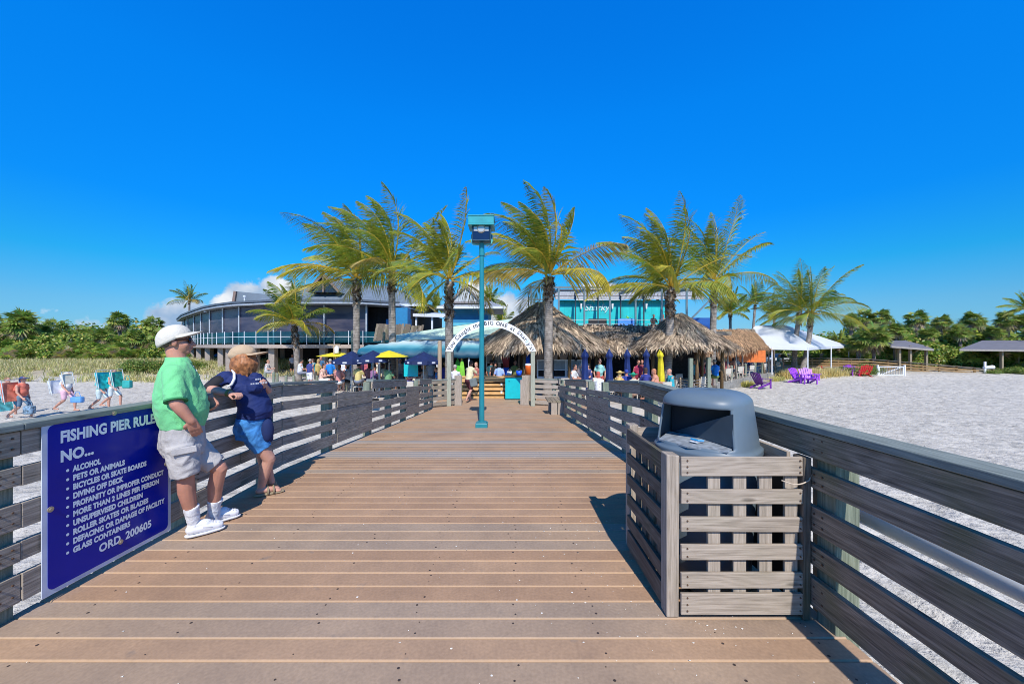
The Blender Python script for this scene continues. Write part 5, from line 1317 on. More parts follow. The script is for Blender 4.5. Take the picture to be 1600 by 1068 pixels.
# ---------------------------------------------------------------- beach pavilions right
def pavilion(pts, ridge, posts, zb, lab, D):
    c = (pts[0] + pts[2]) / 2; root = empty('beach_pavilion', (c.x, c.y, -1.1), lab, 'pavilion')
    m = MB(); m.add(pts + ridge, [(0, 1, 5, 4), (1, 2, 5), (2, 3, 4, 5), (3, 0, 4)]); o = m.build('roof', siding('shingle_' + str(int(pts[0].x)), (.17, .16, .17), 4, 2, .8), root); sd_ = o.modifiers.new('t', 'SOLIDIFY'); sd_.thickness = .08
    m = MB()
    for i in range(4): m.beam(pts[i] - Vector((0, .03, .1)), pts[(i + 1) % 4] - Vector((0, .03, .1)), .08, .18)
    m.build('fascia', paint('grey_fascia', (.30, .27, .24), .7), root)
    for (px, D_) in posts:
        p = P(px, 541, D_); m = MB(); m.box(p.x - .10, p.x + .10, p.y - .10, p.y + .10, -1.2, pts[0].z); m.build('post', paint('post_cream', (.26, .21, .14), .8), root)
    return root
pavilion([P(1392, 540, 39), P(1458, 545, 39), P(1440, 538, 45), P(1385, 535, 45)], [P(1395, 532, 42), P(1414, 531.5, 42)], [(1405, 39.5), (1422, 39.5), (1447, 40), (1398, 43)], 0, 'small open beach pavilion with grey hip roof in front of the thicket', 39)
pavilion([P(1499, 545, 39), P(1680, 547, 39), P(1680, 543, 47), P(1530, 543, 47)], [P(1535, 531.5, 43), P(1650, 531.5, 43)], [(1565, 39.5), (1640, 40), (1590, 44)], 0, 'larger open beach pavilion with wide grey shingle roof at the right edge', 39)
# ---------------------------------------------------------------- boardwalk ramp on the right
RAMPW = wood('ramp_brown_wood', (.10, .055, .02), (.26, .16, .07), (.42, .29, .14))
def ramp_():
    root = empty('boardwalk_ramp', (27, 40, -1.3), 'long brown boardwalk with railings descending to the sand in front of the thicket', 'boardwalk')
    A = P(1240, 566, 42); A.z = .30; B = P(1362, 560, 40); B.z = .22; Cc = P(1552, 577, 38.2); Cc.z = -.72
    # top rail pixels: B y=560 -> z; C y=577
    for (a, b) in ((A, B), (B, Cc)):
        for off in (0, 1.6):
            o = Vector((0, off, 0))
            for k, zz in enumerate((.0, -.26, -.52, -.78)):
                m = MB(); m.beam(a + o + Vector((0, -.03, zz)), b + o + Vector((0, -.03, zz)), .22 if k == 0 else .05, .06 if k == 0 else .14); m.build('rail', DARKBOX if k == 0 else RAMPW, root)
            n = max(2, int((b - a).length / 1.5))
            for i in range(n + 1):
                p = a.lerp(b, i / n) + o; m = MB(); m.box(p.x - .07, p.x + .07, p.y, p.y + .12, -1.5, p.z - .03); m.build('post', RAMPW, root)
        m = MB(); m.slab([a + Vector((0, 0, -.85)), b + Vector((0, 0, -.85)), b + Vector((0, 1.6, -.85)), a + Vector((0, 1.6, -.85))], .12); m.build('walkway', TANWOOD, root)
ramp_()
def gate():
    p = P(1393, 578, 36.2); root = empty('white_gate', (p.x, p.y, -1.3), 'small white gate with diagonal brace in front of the boardwalk ramp', 'gate'); w = 1.15; x = p.x; y = p.y; z0, z1 = -1.2, -.32
    m = MB(); m.box(x - w, x + w, y, y + .04, z1 - .07, z1); m.box(x - w, x + w, y, y + .04, z0, z0 + .07); m.box(x - w, x - w + .07, y, y + .04, z0 + .071, z1 - .071); m.box(x + w - .07, x + w, y, y + .04, z0 + .071, z1 - .071); m.beam((x - w + .05, y + .06, z0 + .05), (x + w - .05, y + .06, z1 - .05), .03, .08); m.build('frame', WHITE, root)
    for k in range(14): m = MB(); xx = x - w + .16 + k * .152; m.box(xx, xx + .03, y + .01, y + .03, z0 + .07, z1 - .07); m.build('bar', STEEL, root)
    for s in (-1, 1): m = MB(); m.box(x + s * (w + .12) - .06, x + s * (w + .12) + .06, y - .02, y + .1, -1.4, -.2); m.build('gate_post', WHITE, root)
gate()
p = P(1539, 575, 38); m = MB(); m.tube([(p.x, p.y, -1.4), (p.x, p.y, .05)], .09, 8); m.tube([(p.x - .1, p.y, -.55), (p.x + .9, p.y + .1, -.5)], [.12, .2], 8); o = m.build('outdoor_shower', WHITE); tag(o, 'white standpipe near the low end of the boardwalk ramp', 'standpipe')
# ---------------------------------------------------------------- umbrellas
def open_umbrella(px, D, py_top, py_edge, hw, mat, lab, valance=True):
    t = P(px, py_top, D); ze = P(px, py_edge, D).z; r = hw * D / F
    root = empty('patio_umbrella', (t.x, D, TZ), lab, 'umbrella')
    m = MB(); n = 8; vs = [(t.x, D, t.z)] + [(t.x + r * math.cos(2 * math.pi * (k + .5) / n), D + r * math.sin(2 * math.pi * (k + .5) / n), ze) for k in range(n)]
    fs = [(0, 1 + k, 1 + (k + 1) % n) for k in range(n)]; m.add(vs, fs); o = m.build('canopy', mat, root); s_ = o.modifiers.new('t', 'SOLIDIFY'); s_.thickness = .015
    if valance:
        m = MB()
        for k in range(n):
            a = Vector(vs[1 + k]); b = Vector(vs[1 + (k + 1) % n]); m.quad(a, b, b - Vector((0, 0, .16)), a - Vector((0, 0, .16)))
        m.build('valance', mat, root)
        for k in range(n):
            w = MB()
            a = Vector(vs[1 + k]); b = Vector(vs[1 + (k + 1) % n]); o_ = ((a + b) / 2 - Vector((t.x, D, ze))).normalized() * .012
            q0, q1 = a.lerp(b, .36) + o_, a.lerp(b, .64) + o_; w.quad(q0 - Vector((0, 0, .04)), q1 - Vector((0, 0, .04)), q1 - Vector((0, 0, .11)), q0 - Vector((0, 0, .11)))
            if mat is NAVY: w.build('valance_print', paint('valance_white', (.6, .62, .7), .6), root)
    m = MB(); m.tube([(t.x, D, TZ), (t.x, D, t.z - .03)], .025, 8); m.build('pole', STEEL, root)
    m = MB(); m.lathe((t.x, D, TZ), [(.25, 0), (.25, .06), (.05, .1)], 14); m.build('base', DARKIN, root)
open_umbrella(527, 22, 549, 556, 30, YELLOW, 'open yellow patio umbrella, left one under the curved building', False)
open_umbrella(550, 18.6, 548, 563, 29, NAVY, 'open navy blue patio umbrella behind the second palm trunk')
open_umbrella(608, 17.5, 547, 557, 30, YELLOW, 'open yellow patio umbrella between the second and third palm trunks', False)
open_umbrella(583, 17.2, 547, 560, 26, NAVY, 'open dark navy umbrella between the two yellow umbrellas')
open_umbrella(662, 16.9, 549, 563, 29, NAVY, 'open dark navy umbrella below the turquoise awning')
open_umbrella(345, 42, 549, 556, 14, paint('sky_canvas', (.02, .18, .55), .6), 'blue umbrella under the left end of the curved building', False)
def closed_umbrella(px, D, mat, lab, py=545, bend=0):
    t = P(px, py, D); root = empty('closed_umbrella', (t.x, D, TZ), lab, 'umbrella', None)
    h = t.z - TZ; m = MB(); n = 16; vs = []; prof = [(0, .015), (.03, .04), (.10, .12), (.15, .15), (.17, .10), (.3, .115), (.55, .14), (.78, .155), (.80, .10)]
    for (f, r) in prof:
        for k in range(n):
            a = 2 * math.pi * k / n; rr = r * (1 + .22 * math.cos(4 * a + f * 2)); vs.append((t.x + rr * math.cos(a) + bend * math.sin(f * 3), D + rr * math.sin(a), t.z - f * h))
    m.add(vs, [(i * n + k, i * n + (k + 1) % n, (i + 1) * n + (k + 1) % n, (i + 1) * n + k) for i in range(len(prof) - 1) for k in range(n)]); m.build('folded_canopy', mat, root, smooth=True)
    m = MB(); m.tube([(t.x, D, TZ), (t.x, D, t.z + .06)], .022, 8); m.build('pole', STEEL, root); m = MB(); m.lathe((t.x, D, TZ), [(.22, 0), (.22, .06), (.05, .1)], 14); m.build('base', DARKIN, root)
NAVY2 = paint('royal_navy_canvas', (.008, .028, .145), .7, var=.2)
for px, D, lab in ((914, 17.0, 'closed navy umbrella nearest the largest thatched hut'), (952, 17.2, 'second closed navy umbrella from the left below the long thatch'), (980, 17.9, 'third closed navy umbrella from the left below the long thatch'), (1010, 18.3, 'closed navy umbrella beside the closed yellow one')):
    closed_umbrella(px, D, NAVY2, lab)
closed_umbrella(1031, 18.4, YELLOW, 'closed yellow umbrella just left of the right palm trunk', bend=.05)
closed_umbrella(620, 22, NAVY, 'closed navy umbrella in the shade under the turquoise awning', py=560)
# ---------------------------------------------------------------- things in front of the bar
def orange_planter():
    root = empty('orange_timber_counter', P(762, 610, 17), 'low counter of bright orange new timber boards behind the arch', 'counter')
    x0, x1 = P(722, 0, 17).x, P(790, 0, 17).x; y = 17
    for k, (a, b) in enumerate(((.02, .17), (.24, .36), (.42, .56), (.62, .72), (.80, .96), (.985, 1.06))):
        m = MB(); m.box(x0, x1, y - (.04 if k in (1, 4) else 0), y + .05, TZ + .05 + a, TZ + .05 + b); m.build('board', ORANGEWOOD, root)
    for x in (x0 + .05, (x0 + x1) / 2, x1 - .05): m = MB(); m.box(x - .05, x + .05, y + .052, y + .15, TZ, TZ + 1.08); m.build('post', BROWNWOOD, root)
    m = MB(); m.box(x0, x1, y + .16, y + .55, TZ + .95, TZ + 1.02); m.build('top', TANWOOD, root)
    MB().box(x0, x1, y + .5, y + .55, TZ, TZ + .9).build('back_panel', DARKIN, root)
    for z in (.35, .7):
        m = MB(); m.box(x1 - .22, x1 - .14, y - .055, y - .04, TZ + z, TZ + z + .1); m.build('outlet_box', WHITE, root)
orange_planter()
def cyan_cabinet():
    D = 16.3; x0, x1 = P(789.5, 0, D).x, P(820, 0, D).x
    root = empty('turquoise_cabinet', ((x0 + x1) / 2, D, TZ), 'bright turquoise panelled host stand right of the orange counter', 'cabinet')
    m = MB(); m.box(x0, x1, D, D + .04, TZ + .2, TZ + 1.12); m.build('front_panel', TEALB, root, bevel=.004)
    m = MB(); m.box(x0, x1, D + .045, D + .5, TZ, TZ + 1.1); m.build('body', GREYWOOD, root)
    m = MB(); m.box(x0 - .05, x1 + .05, D - .06, D + .55, TZ + 1.125, TZ + 1.17); m.build('top', BROWNWOOD, root)
    for (fx, z) in ((.2, .95), (.8, .95), (.8, .4)): m = MB(); x = x0 + (x1 - x0) * fx; m.tube([(x, D - .012, TZ + z), (x, D, TZ + z)], .03, 10); m.build('knob', paint('teal_knob', (.0, .25, .28), .5), root)
    # things on it
    b = empty('orange_drink_cooler', (P(826, 0, 16.6).x, 16.6, .33), 'orange drink cooler on the counter beside the arch post', 'drink cooler')
    c = b.location; m = MB(); m.lathe(c, [(.14, 0), (.15, .35), (.15, .40)], 18); m.build('body', paint('cooler_orange', (.75, .13, .01), .5), b, smooth=True); m = MB(); m.lathe(c + Vector((0, 0, .402)), [(.155, 0), (.155, .06), (.1, .08)], 18); m.build('lid', WHITE, b)
    b = empty('blue_bucket', (P(811, 0, 16.55).x, 16.55, .30), 'blue bucket standing on the turquoise host stand', 'bucket'); c = b.location
    m = MB(); m.lathe(c, [(.10, 0), (.13, .2), (.12, .2)], 16); m.build('body', paint('bucket_blue', (.01, .10, .75), .4), b, smooth=True); m = MB(); m.tube([c + Vector((-.13, 0, .2)), c + Vector((0, 0, .3)), c + Vector((.13, 0, .2))], .006, 6); m.build('handle', STEEL, b)
    b = empty('white_bucket', (P(796, 0, 16.7).x, 16.7, .30), 'white bucket standing on the turquoise host stand', 'bucket'); c = b.location
    m = MB(); m.lathe(c, [(.09, 0), (.11, .17), (.10, .17)], 16); m.build('body', WHITE, b, smooth=True); m = MB(); m.tube([c + Vector((-.11, 0, .17)), c + Vector((0, 0, .26)), c + Vector((.11, 0, .17))], .006, 6); m.build('handle', STEEL, b)
cyan_cabinet()
MB().box(P(820, 0, 16.6).x, P(832, 0, 16.6).x, 16.4, 16.9, TZ, .325).build('side_counter', GREYWOOD); tag(bpy.data.objects['side_counter'], 'small grey counter under the orange drink cooler', 'counter')
def gatepost(px, D, h, lab):
    p = P(px, 0, D); m = MB(); m.box(p.x - .14, p.x + .14, D - .08, D + .08, LZ, LZ + h); m.box(p.x - .2, p.x - .1, D - .05, D + .02, LZ, LZ + h * .85); o = m.build('gate_post', BOXWOOD, bevel=.01); tag(o, lab, 'post')
gatepost(716, 14.95, 1.15, 'thick weathered timber gate post just right of the left arch post'); gatepost(821, 15.0, 1.15, 'thick weathered timber gate post just left of the right arch post')
# tall yellow green kayak like boards standing left, blue columns, banners under the mint roof
def board(px, D, z0, z1, w, mat, lab, name='surfboard'):
    p = P(px, 0, D); n = 12; m = MB(); a = [];
    for k in range(n + 1): t = k / n; ww = w * math.sin(math.pi * min(1, .12 + .88 * t)) ** .5; a.append((ww, z0 + (z1 - z0) * t))
    poly = [(p.x + q[0], q[1]) for q in a] + [(p.x - q[0], q[1]) for q in a[::-1]]
    vs = [(x, D - .03, z) for x, z in poly] + [(x, D + .03, z) for x, z in poly]; N_ = len(poly)
    m.add(vs, [tuple(range(N_)), tuple(range(2 * N_ - 1, N_ - 1, -1))] + [(k, N_ + k, N_ + (k + 1) % N_, (k + 1) % N_) for k in range(N_)]); o = m.build(name, mat); tag(o, lab, 'surfboard')
GREENB = paint('vivid_green', (.08, .50, .03), .5)
board(715, 18.6, TZ, .98, .17, GREENB, 'tall vivid green surfboard leaning under the awning, left of the pair'); board(722, 18.4, TZ, .95, .14, paint('lime_board', (.22, .60, .05), .5), 'lime green surfboard beside the taller vivid green one')
def column(px, D, mat, lab, top=1.3, r=.13):
    p = P(px, 0, D); root = empty('painted_column', (p.x, D, TZ), lab, 'column'); m = MB(); m.tube([(p.x, D, TZ), (p.x, D, top)], r, 14); m.build('shaft', mat, root, smooth=True); m = MB(); m.box(p.x - r * 1.3, p.x + r * 1.3, D - r * 1.3, D + r * 1.3, TZ, TZ + .08); m.build('foot', BROWNWOOD, root)
BLUEC = paint('cobalt_paint', (.005, .09, .55), .5)
column(791, 18.8, BLUEC, 'cobalt blue column under the big hut, left one with red figure above'); column(823, 18.6, BLUEC, 'cobalt blue column under the big hut, right one', r=.16)
m = MB(); c = P(791, 540, 18.8); m.tube([(c.x, 18.6, .55), (c.x - .03, 18.6, 1.0), (c.x + .05, 18.6, 1.45)], [.14, .2, .12], 10); m.tube([(c.x - .3, 18.6, 1.25), (c.x, 18.6, 1.1), (c.x + .3, 18.6, 1.35)], .06, 8); o = m.build('red_ornament', paint('dark_red', (.20, .012, .015), .6), smooth=True); tag(o, 'dark red carved ornament hanging on the left cobalt column', 'ornament')
def menu(px, py, D, w, h, lab):
    p = P(px, py, D); root = empty('menu_board', (p.x, D, p.z - h / 2), lab, 'menu board'); m = MB(); m.box(p.x - w / 2, p.x + w / 2, D, D + .03, p.z - h / 2, p.z + h / 2); m.build('frame', WHITE, root)
    m = MB(); m.box(p.x - w / 2 + .07, p.x + w / 2 - .07, D - .004, D, p.z - h / 2 + .1, p.z - h * .08); m.build('dark_panel', DARKIN, root)
    m = MB(); m.box(p.x - w / 2 + .07, p.x + w / 2 - .07, D - .004, D, p.z - h * .04, p.z + h / 2 - .07); m.build('grey_panel', paint('grey_blind', (.30, .33, .35), .6), root)
for px, w, lab in ((852, .85, 'white framed service window left of the largest palm trunk'), (874, .7, 'white framed service window just right of the largest palm trunk'), (893, .55, 'white framed service window second right of the largest palm trunk'), (904, .4, 'narrow white framed service window by the first closed navy umbrella')):
    menu(px, 576, 19.4, w, .95, lab)
menu(774, 565, 20.2, 1.0, .85, 'white framed panel in the shade under the mint roof')
def teal_board():
    D = 17.3; a = P(631, 567, D); b = P(653, 588, D); root = empty('turquoise_signboard', ((a.x + b.x) / 2, D, TZ), 'plain bright turquoise board standing under the awning', 'sign')
    m = MB(); m.box(a.x, b.x, D, D + .04, b.z, a.z); m.build('board', TEALB, root); m = MB(); m.tube([(a.x + .1, D + .06, TZ), (a.x + .1, D + .06, a.z)], .03, 8); m.build('leg', BROWNWOOD, root); m = MB(); m.tube([(b.x - .1, D + .06, TZ), (b.x - .1, D + .06, a.z)], .03, 8); m.build('leg', BROWNWOOD, root)
teal_board()
# wooden post with cross arm, white lanterns on poles
def lantern(px, D, pyt, lab):
    t = P(px, pyt, D); root = empty('deck_lantern', (t.x, D, TZ), lab, 'lantern'); m = MB(); m.tube([(t.x, D, TZ), (t.x, D, t.z)], .05, 8); m.build('pole', TANWOOD, root)
    m = MB(); m.lathe((t.x + .15, D, t.z - .5), [(.10, 0), (.12, .05), (.12, .35), (.05, .42)], 12); m.build('shade', WHITE, root, smooth=True); m = MB(); m.box(t.x - .35, t.x + .35, D - .04, D + .04, t.z - .06, t.z + .02); m.build('cross_arm', TANWOOD, root)
lantern(522, 21.5, 538, 'white lantern on a timber pole beside the left yellow umbrella'); lantern(621, 19, 541, 'white lantern hanging on a pole beside the third palm trunk')
for px, D, pyt, lab in ((687, 16.6, 533, 'tall round timber pole left of the arch'), (593, 19.2, 541, 'round timber pole right of the second palm trunk'), (600, 24, 519, 'pale squared timber pile in front of the leaning plank fence'), (551, 24.5, 516, 'pale squared timber pile left of the second palm trunk')):
    p = P(px, pyt, D); m = MB(); m.tube([(p.x, D, TZ), (p.x, D, p.z)], .09, 12); m.tube([(p.x, D, p.z), (p.x, D, p.z + .03)], [.10, .03], 12); o = m.build('timber_pole', POSTWOOD if 'pile' in lab else TANWOOD, smooth=False); tag(o, lab, 'pole')
# bollards of the terrace edge at left and the rope posts on the right kerb
bol = MB(); bol.tube([(0, 0, 0), (0, 0, .85)], .08, 12); bol.tube([(0, 0, .85), (0, 0, .9)], [.085, .05], 12); bolm = bol.mesh('timber_bollard'); bolm.materials.append(POSTWOOD)
for px, D, s_ in ((414, 24, 1), (427.5, 22.5, 1.15), (433, 22.7, 1.05), (447, 24, .8), (459, 24, .8), (480, 24, .8), (495, 24, .8), (508, 23, .8), (403, 26, .8), (541, 21, .9), (553, 21, 1.0)):
    o = bpy.data.objects.new('timber_bollard', bolm); COL.objects.link(o); o.location = ((px - 795) * D / F, D, TZ - .1); o.scale = (1, 1, s_); tag(o, 'round timber bollard on the terrace edge in front of the curved building', 'bollard', 'bollards along the left terrace edge')
for px, D, s_ in ((1119, 25.3, 1.3), (1143, 27.6, 1.3), (1153, 28.7, 1.1), (1165, 30.1, 1.3), (1180, 32, 1.25), (1191, 33.5, 1.25), (1202, 35.4, 1.1), (1213, 37.2, 1.2), (1222, 39, 1.1)):
    o = bpy.data.objects.new('timber_bollard', bolm); COL.objects.link(o); o.location = ((px - 795) * D / F, D, TZ - .1); o.scale = (1, 1, s_); tag(o, 'round timber bollard along the low concrete wall on the right', 'bollard', 'bollards along the right concrete wall')
# cable railing near the right palm
def cable_rail():
    root = empty('cable_railing', (P(1065, 0, 17.5).x, 17.5, TZ), 'low railing of thin horizontal cables between timber posts right of the right palm', 'railing')
    ps = [P(1057, 0, 19.5), P(1078.5, 0, 16.2), P(1093, 0, 18), P(1107, 0, 18.8), P(1064, 0, 18.5)]
    ps = [P(1052, 0, 19.2), P(1063, 0, 18.2), P(1079, 0, 17.0), P(1093, 0, 17.8), P(1107, 0, 18.6)]
    for i, p in enumerate(ps):
        h = 1.9 if i in (2, 4) else .95
        m = MB(); w = .08 if i in (2, 4) else .03; m.box(p.x - w, p.x + w, p.y - w, p.y + w, TZ - .05, TZ + h); m.build('post', POSTWOOD if w > .05 else TANWOOD, root)
    for k in range(7):
        z = TZ + .15 + k * .12; m = MB(); m.tube([Vector((p.x, p.y - .02, z)) for p in ps], .011, 6); m.build('cable', STEEL, root)
cable_rail()
# ---------------------------------------------------------------- chairs and tables
def adirondack(mat):
    root = empty('adirondack_chair', (0, 0, 0), 'x', 'beach chair')
    for k in range(6):
        m = MB(); x = -.26 + k * .105; top = .98 - abs(k - 2.5) * .035; m.beam((x, .16, .26), (x * 1.25, .46, top), .092, .02, up=(0, -1, .5)); m.build('back_slat', mat, root)
    for k in range(5): m = MB(); y = -.32 + k * .105; m.box(-.28, .28, y, y + .09, .36 - k * .028, .38 - k * .028); m.build('seat_slat', mat, root)
    for s in (-1, 1):
        m = MB(); m.box(s * .34 - .07, s * .34 + .07, -.42, .3, .56, .585); m.build('armrest', mat, root)
        m = MB(); m.box(s * .33 - .02, s * .33 + .02, -.36, -.26, 0, .56); m.build('front_leg', mat, root)
        m = MB(); m.beam((s * .30, -.34, .33), (s * .30, .52, .03), .03, .11); m.build('rear_leg', mat, root)
    return root
PUR = paint('purple_plastic', (.36, .07, .68), .45); RED = paint('red_plastic', (.70, .02, .03), .45); MAG = paint('magenta_plastic', (.62, .03, .20), .45); VIO = paint('dark_violet_plastic', (.14, .02, .26), .45)
protos = {}
def put_chair(mat, px, py, rz, lab, s=1.0):
    k = mat.name
    r = adirondack(mat) if k not in protos else copy_tree(protos[k])
    protos.setdefault(k, r)
    D = F * (CAMH + 1.36) / (py - 541); r.location = ((px - 795) * D / F, D, -1.37); r.rotation_euler = (0, 0, R(rz)); r.scale = (s, s, s); r['label'] = lab; r['group'] = 'slatted chairs on the beach'
put_chair(PUR, 1249, 598, 20, 'purple slatted beach chair, nearer one of the pair below the leaning palms', 1.25)
put_chair(PUR, 1263, 599, -15, 'purple slatted beach chair, right one of the pair below the leaning palms', 1.25)
put_chair(PUR, 1270, 594, 80, 'purple slatted beach chair seen from the side behind the purple pair', 1.0)
put_chair(RED, 1291, 584, 60, 'small red slatted chair in front of the golden grass', .9)
put_chair(PUR, 1325, 589, -50, 'purple slatted beach chair leaning back next to the red ones', 1.2)
put_chair(MAG, 1334, 589, -40, 'magenta slatted beach chair between the purple and the red one', 1.1)
put_chair(RED, 1349, 589.5, 165, 'bright red round backed beach chair beside the green shrubs', 1.25)
put_chair(VIO, 1190, 606, 100, 'dark violet frame chair tipped back at the foot of the concrete wall', 1.15)
def bistro_chair():
    root = empty('terrace_chair', (0, 0, 0), 'pale rope backed chair on the restaurant terrace', 'chair', 'pale chairs on the restaurant terrace'); W_ = paint('chair_cream', (.55, .50, .42), .6)
    m = MB(); m.box(-.22, .22, -.22, .22, .43, .47); m.build('seat', W_, root, bevel=.01)
    m = MB(); m.beam((0, .22, .55), (0, .28, .92), .42, .03, up=(0, -1, .2)); m.build('backrest', W_, root, bevel=.01)
    for sx in (-1, 1):
        for sy in (-1, 1): m = MB(); m.tube([(sx * .2, sy * .2, .43), (sx * .24, sy * .25, 0)], .018, 8); m.build('leg', W_, root)
    return root
def table():
    root = empty('terrace_table', (0, 0, 0), 'square timber table on the restaurant terrace', 'table', 'tables on the restaurant terrace')
    m = MB(); m.box(-.45, .45, -.45, .45, .70, .74); m.build('tabletop', TANWOOD, root, bevel=.005); m = MB(); m.tube([(0, 0, .70), (0, 0, .03)], .04, 10); m.build('pedestal', DARKIN, root); m = MB(); m.box(-.3, .3, -.04, .04, 0, .03); m.box(-.04, .04, -.3, -.041, 0, .03); m.box(-.04, .04, .041, .3, 0, .03); m.build('foot', DARKIN, root)
    return root
tb = [(945, 17.6), (985, 18.4), (1022, 17.2), (1122, 27), (1141, 29.3), (1160, 31.5), (1181, 34.5), (1202, 38), (585, 19), (640, 17.5), (560, 20), (520, 22), (895, 17.2), (1080, 20)]
pt = pc = None; rc = random.Random(2); SEATS = []
for px, D in tb:
    x = (px - 795) * D / F
    t = table() if pt is None else copy_tree(pt); pt = pt or t; t.location = (x, D, TZ)
    for k in range(4):
        a = k * math.pi / 2 + .2; c = bistro_chair() if pc is None else copy_tree(pc); pc = pc or c
        c.location = (x + .72 * math.cos(a), D + .72 * math.sin(a), TZ); c.rotation_euler = (0, 0, a - math.pi / 2); SEATS.append((c.location.copy(), a))
# festoon, hanging flags under right thatch, parked cars glimpsed behind
def car(px, D, col, lab):
    p = P(px, 0, D); root = empty('parked_car', (p.x, D, TZ), lab, 'car'); M_ = paint('car_' + lab[:5], col, .2, .2, var=.03)
    m = MB(); m.box(p.x - 2.1, p.x + 2.1, D - .85, D + .85, TZ + .35, TZ + .95); m.build('body', M_, root, bevel=.12)
    m = MB(); pr = [(-1.3, .96), (-.8, 1.45), (.7, 1.47), (1.4, .96)]; vs = [(p.x + a, D - .75, TZ + b) for a, b in pr] + [(p.x + a, D + .75, TZ + b) for a, b in pr]
    m.add(vs, [(0, 1, 2, 3), (7, 6, 5, 4), (0, 4, 5, 1), (1, 5, 6, 2), (2, 6, 7, 3)]); m.build('windows', paint('car_glass', (.02, .03, .04), .1), root); m = MB(); m.box(p.x - .78, p.x + .68, D - .72, D + .72, TZ + 1.46, TZ + 1.5); m.build('roof', M_, root)
    for s in (-1.3, 1.3): m = MB(); m.tube([(p.x + s, D - .88, TZ + .33), (p.x + s, D - .66, TZ + .33)], .33, 16); m.build('wheel', DARKIN, root)
car(1222, 50, (.55, .57, .6), 'white parked car glimpsed in the shade below the tent'); car(1215, 54, (.05, .07, .12), 'navy parked car behind the white one below the tent')
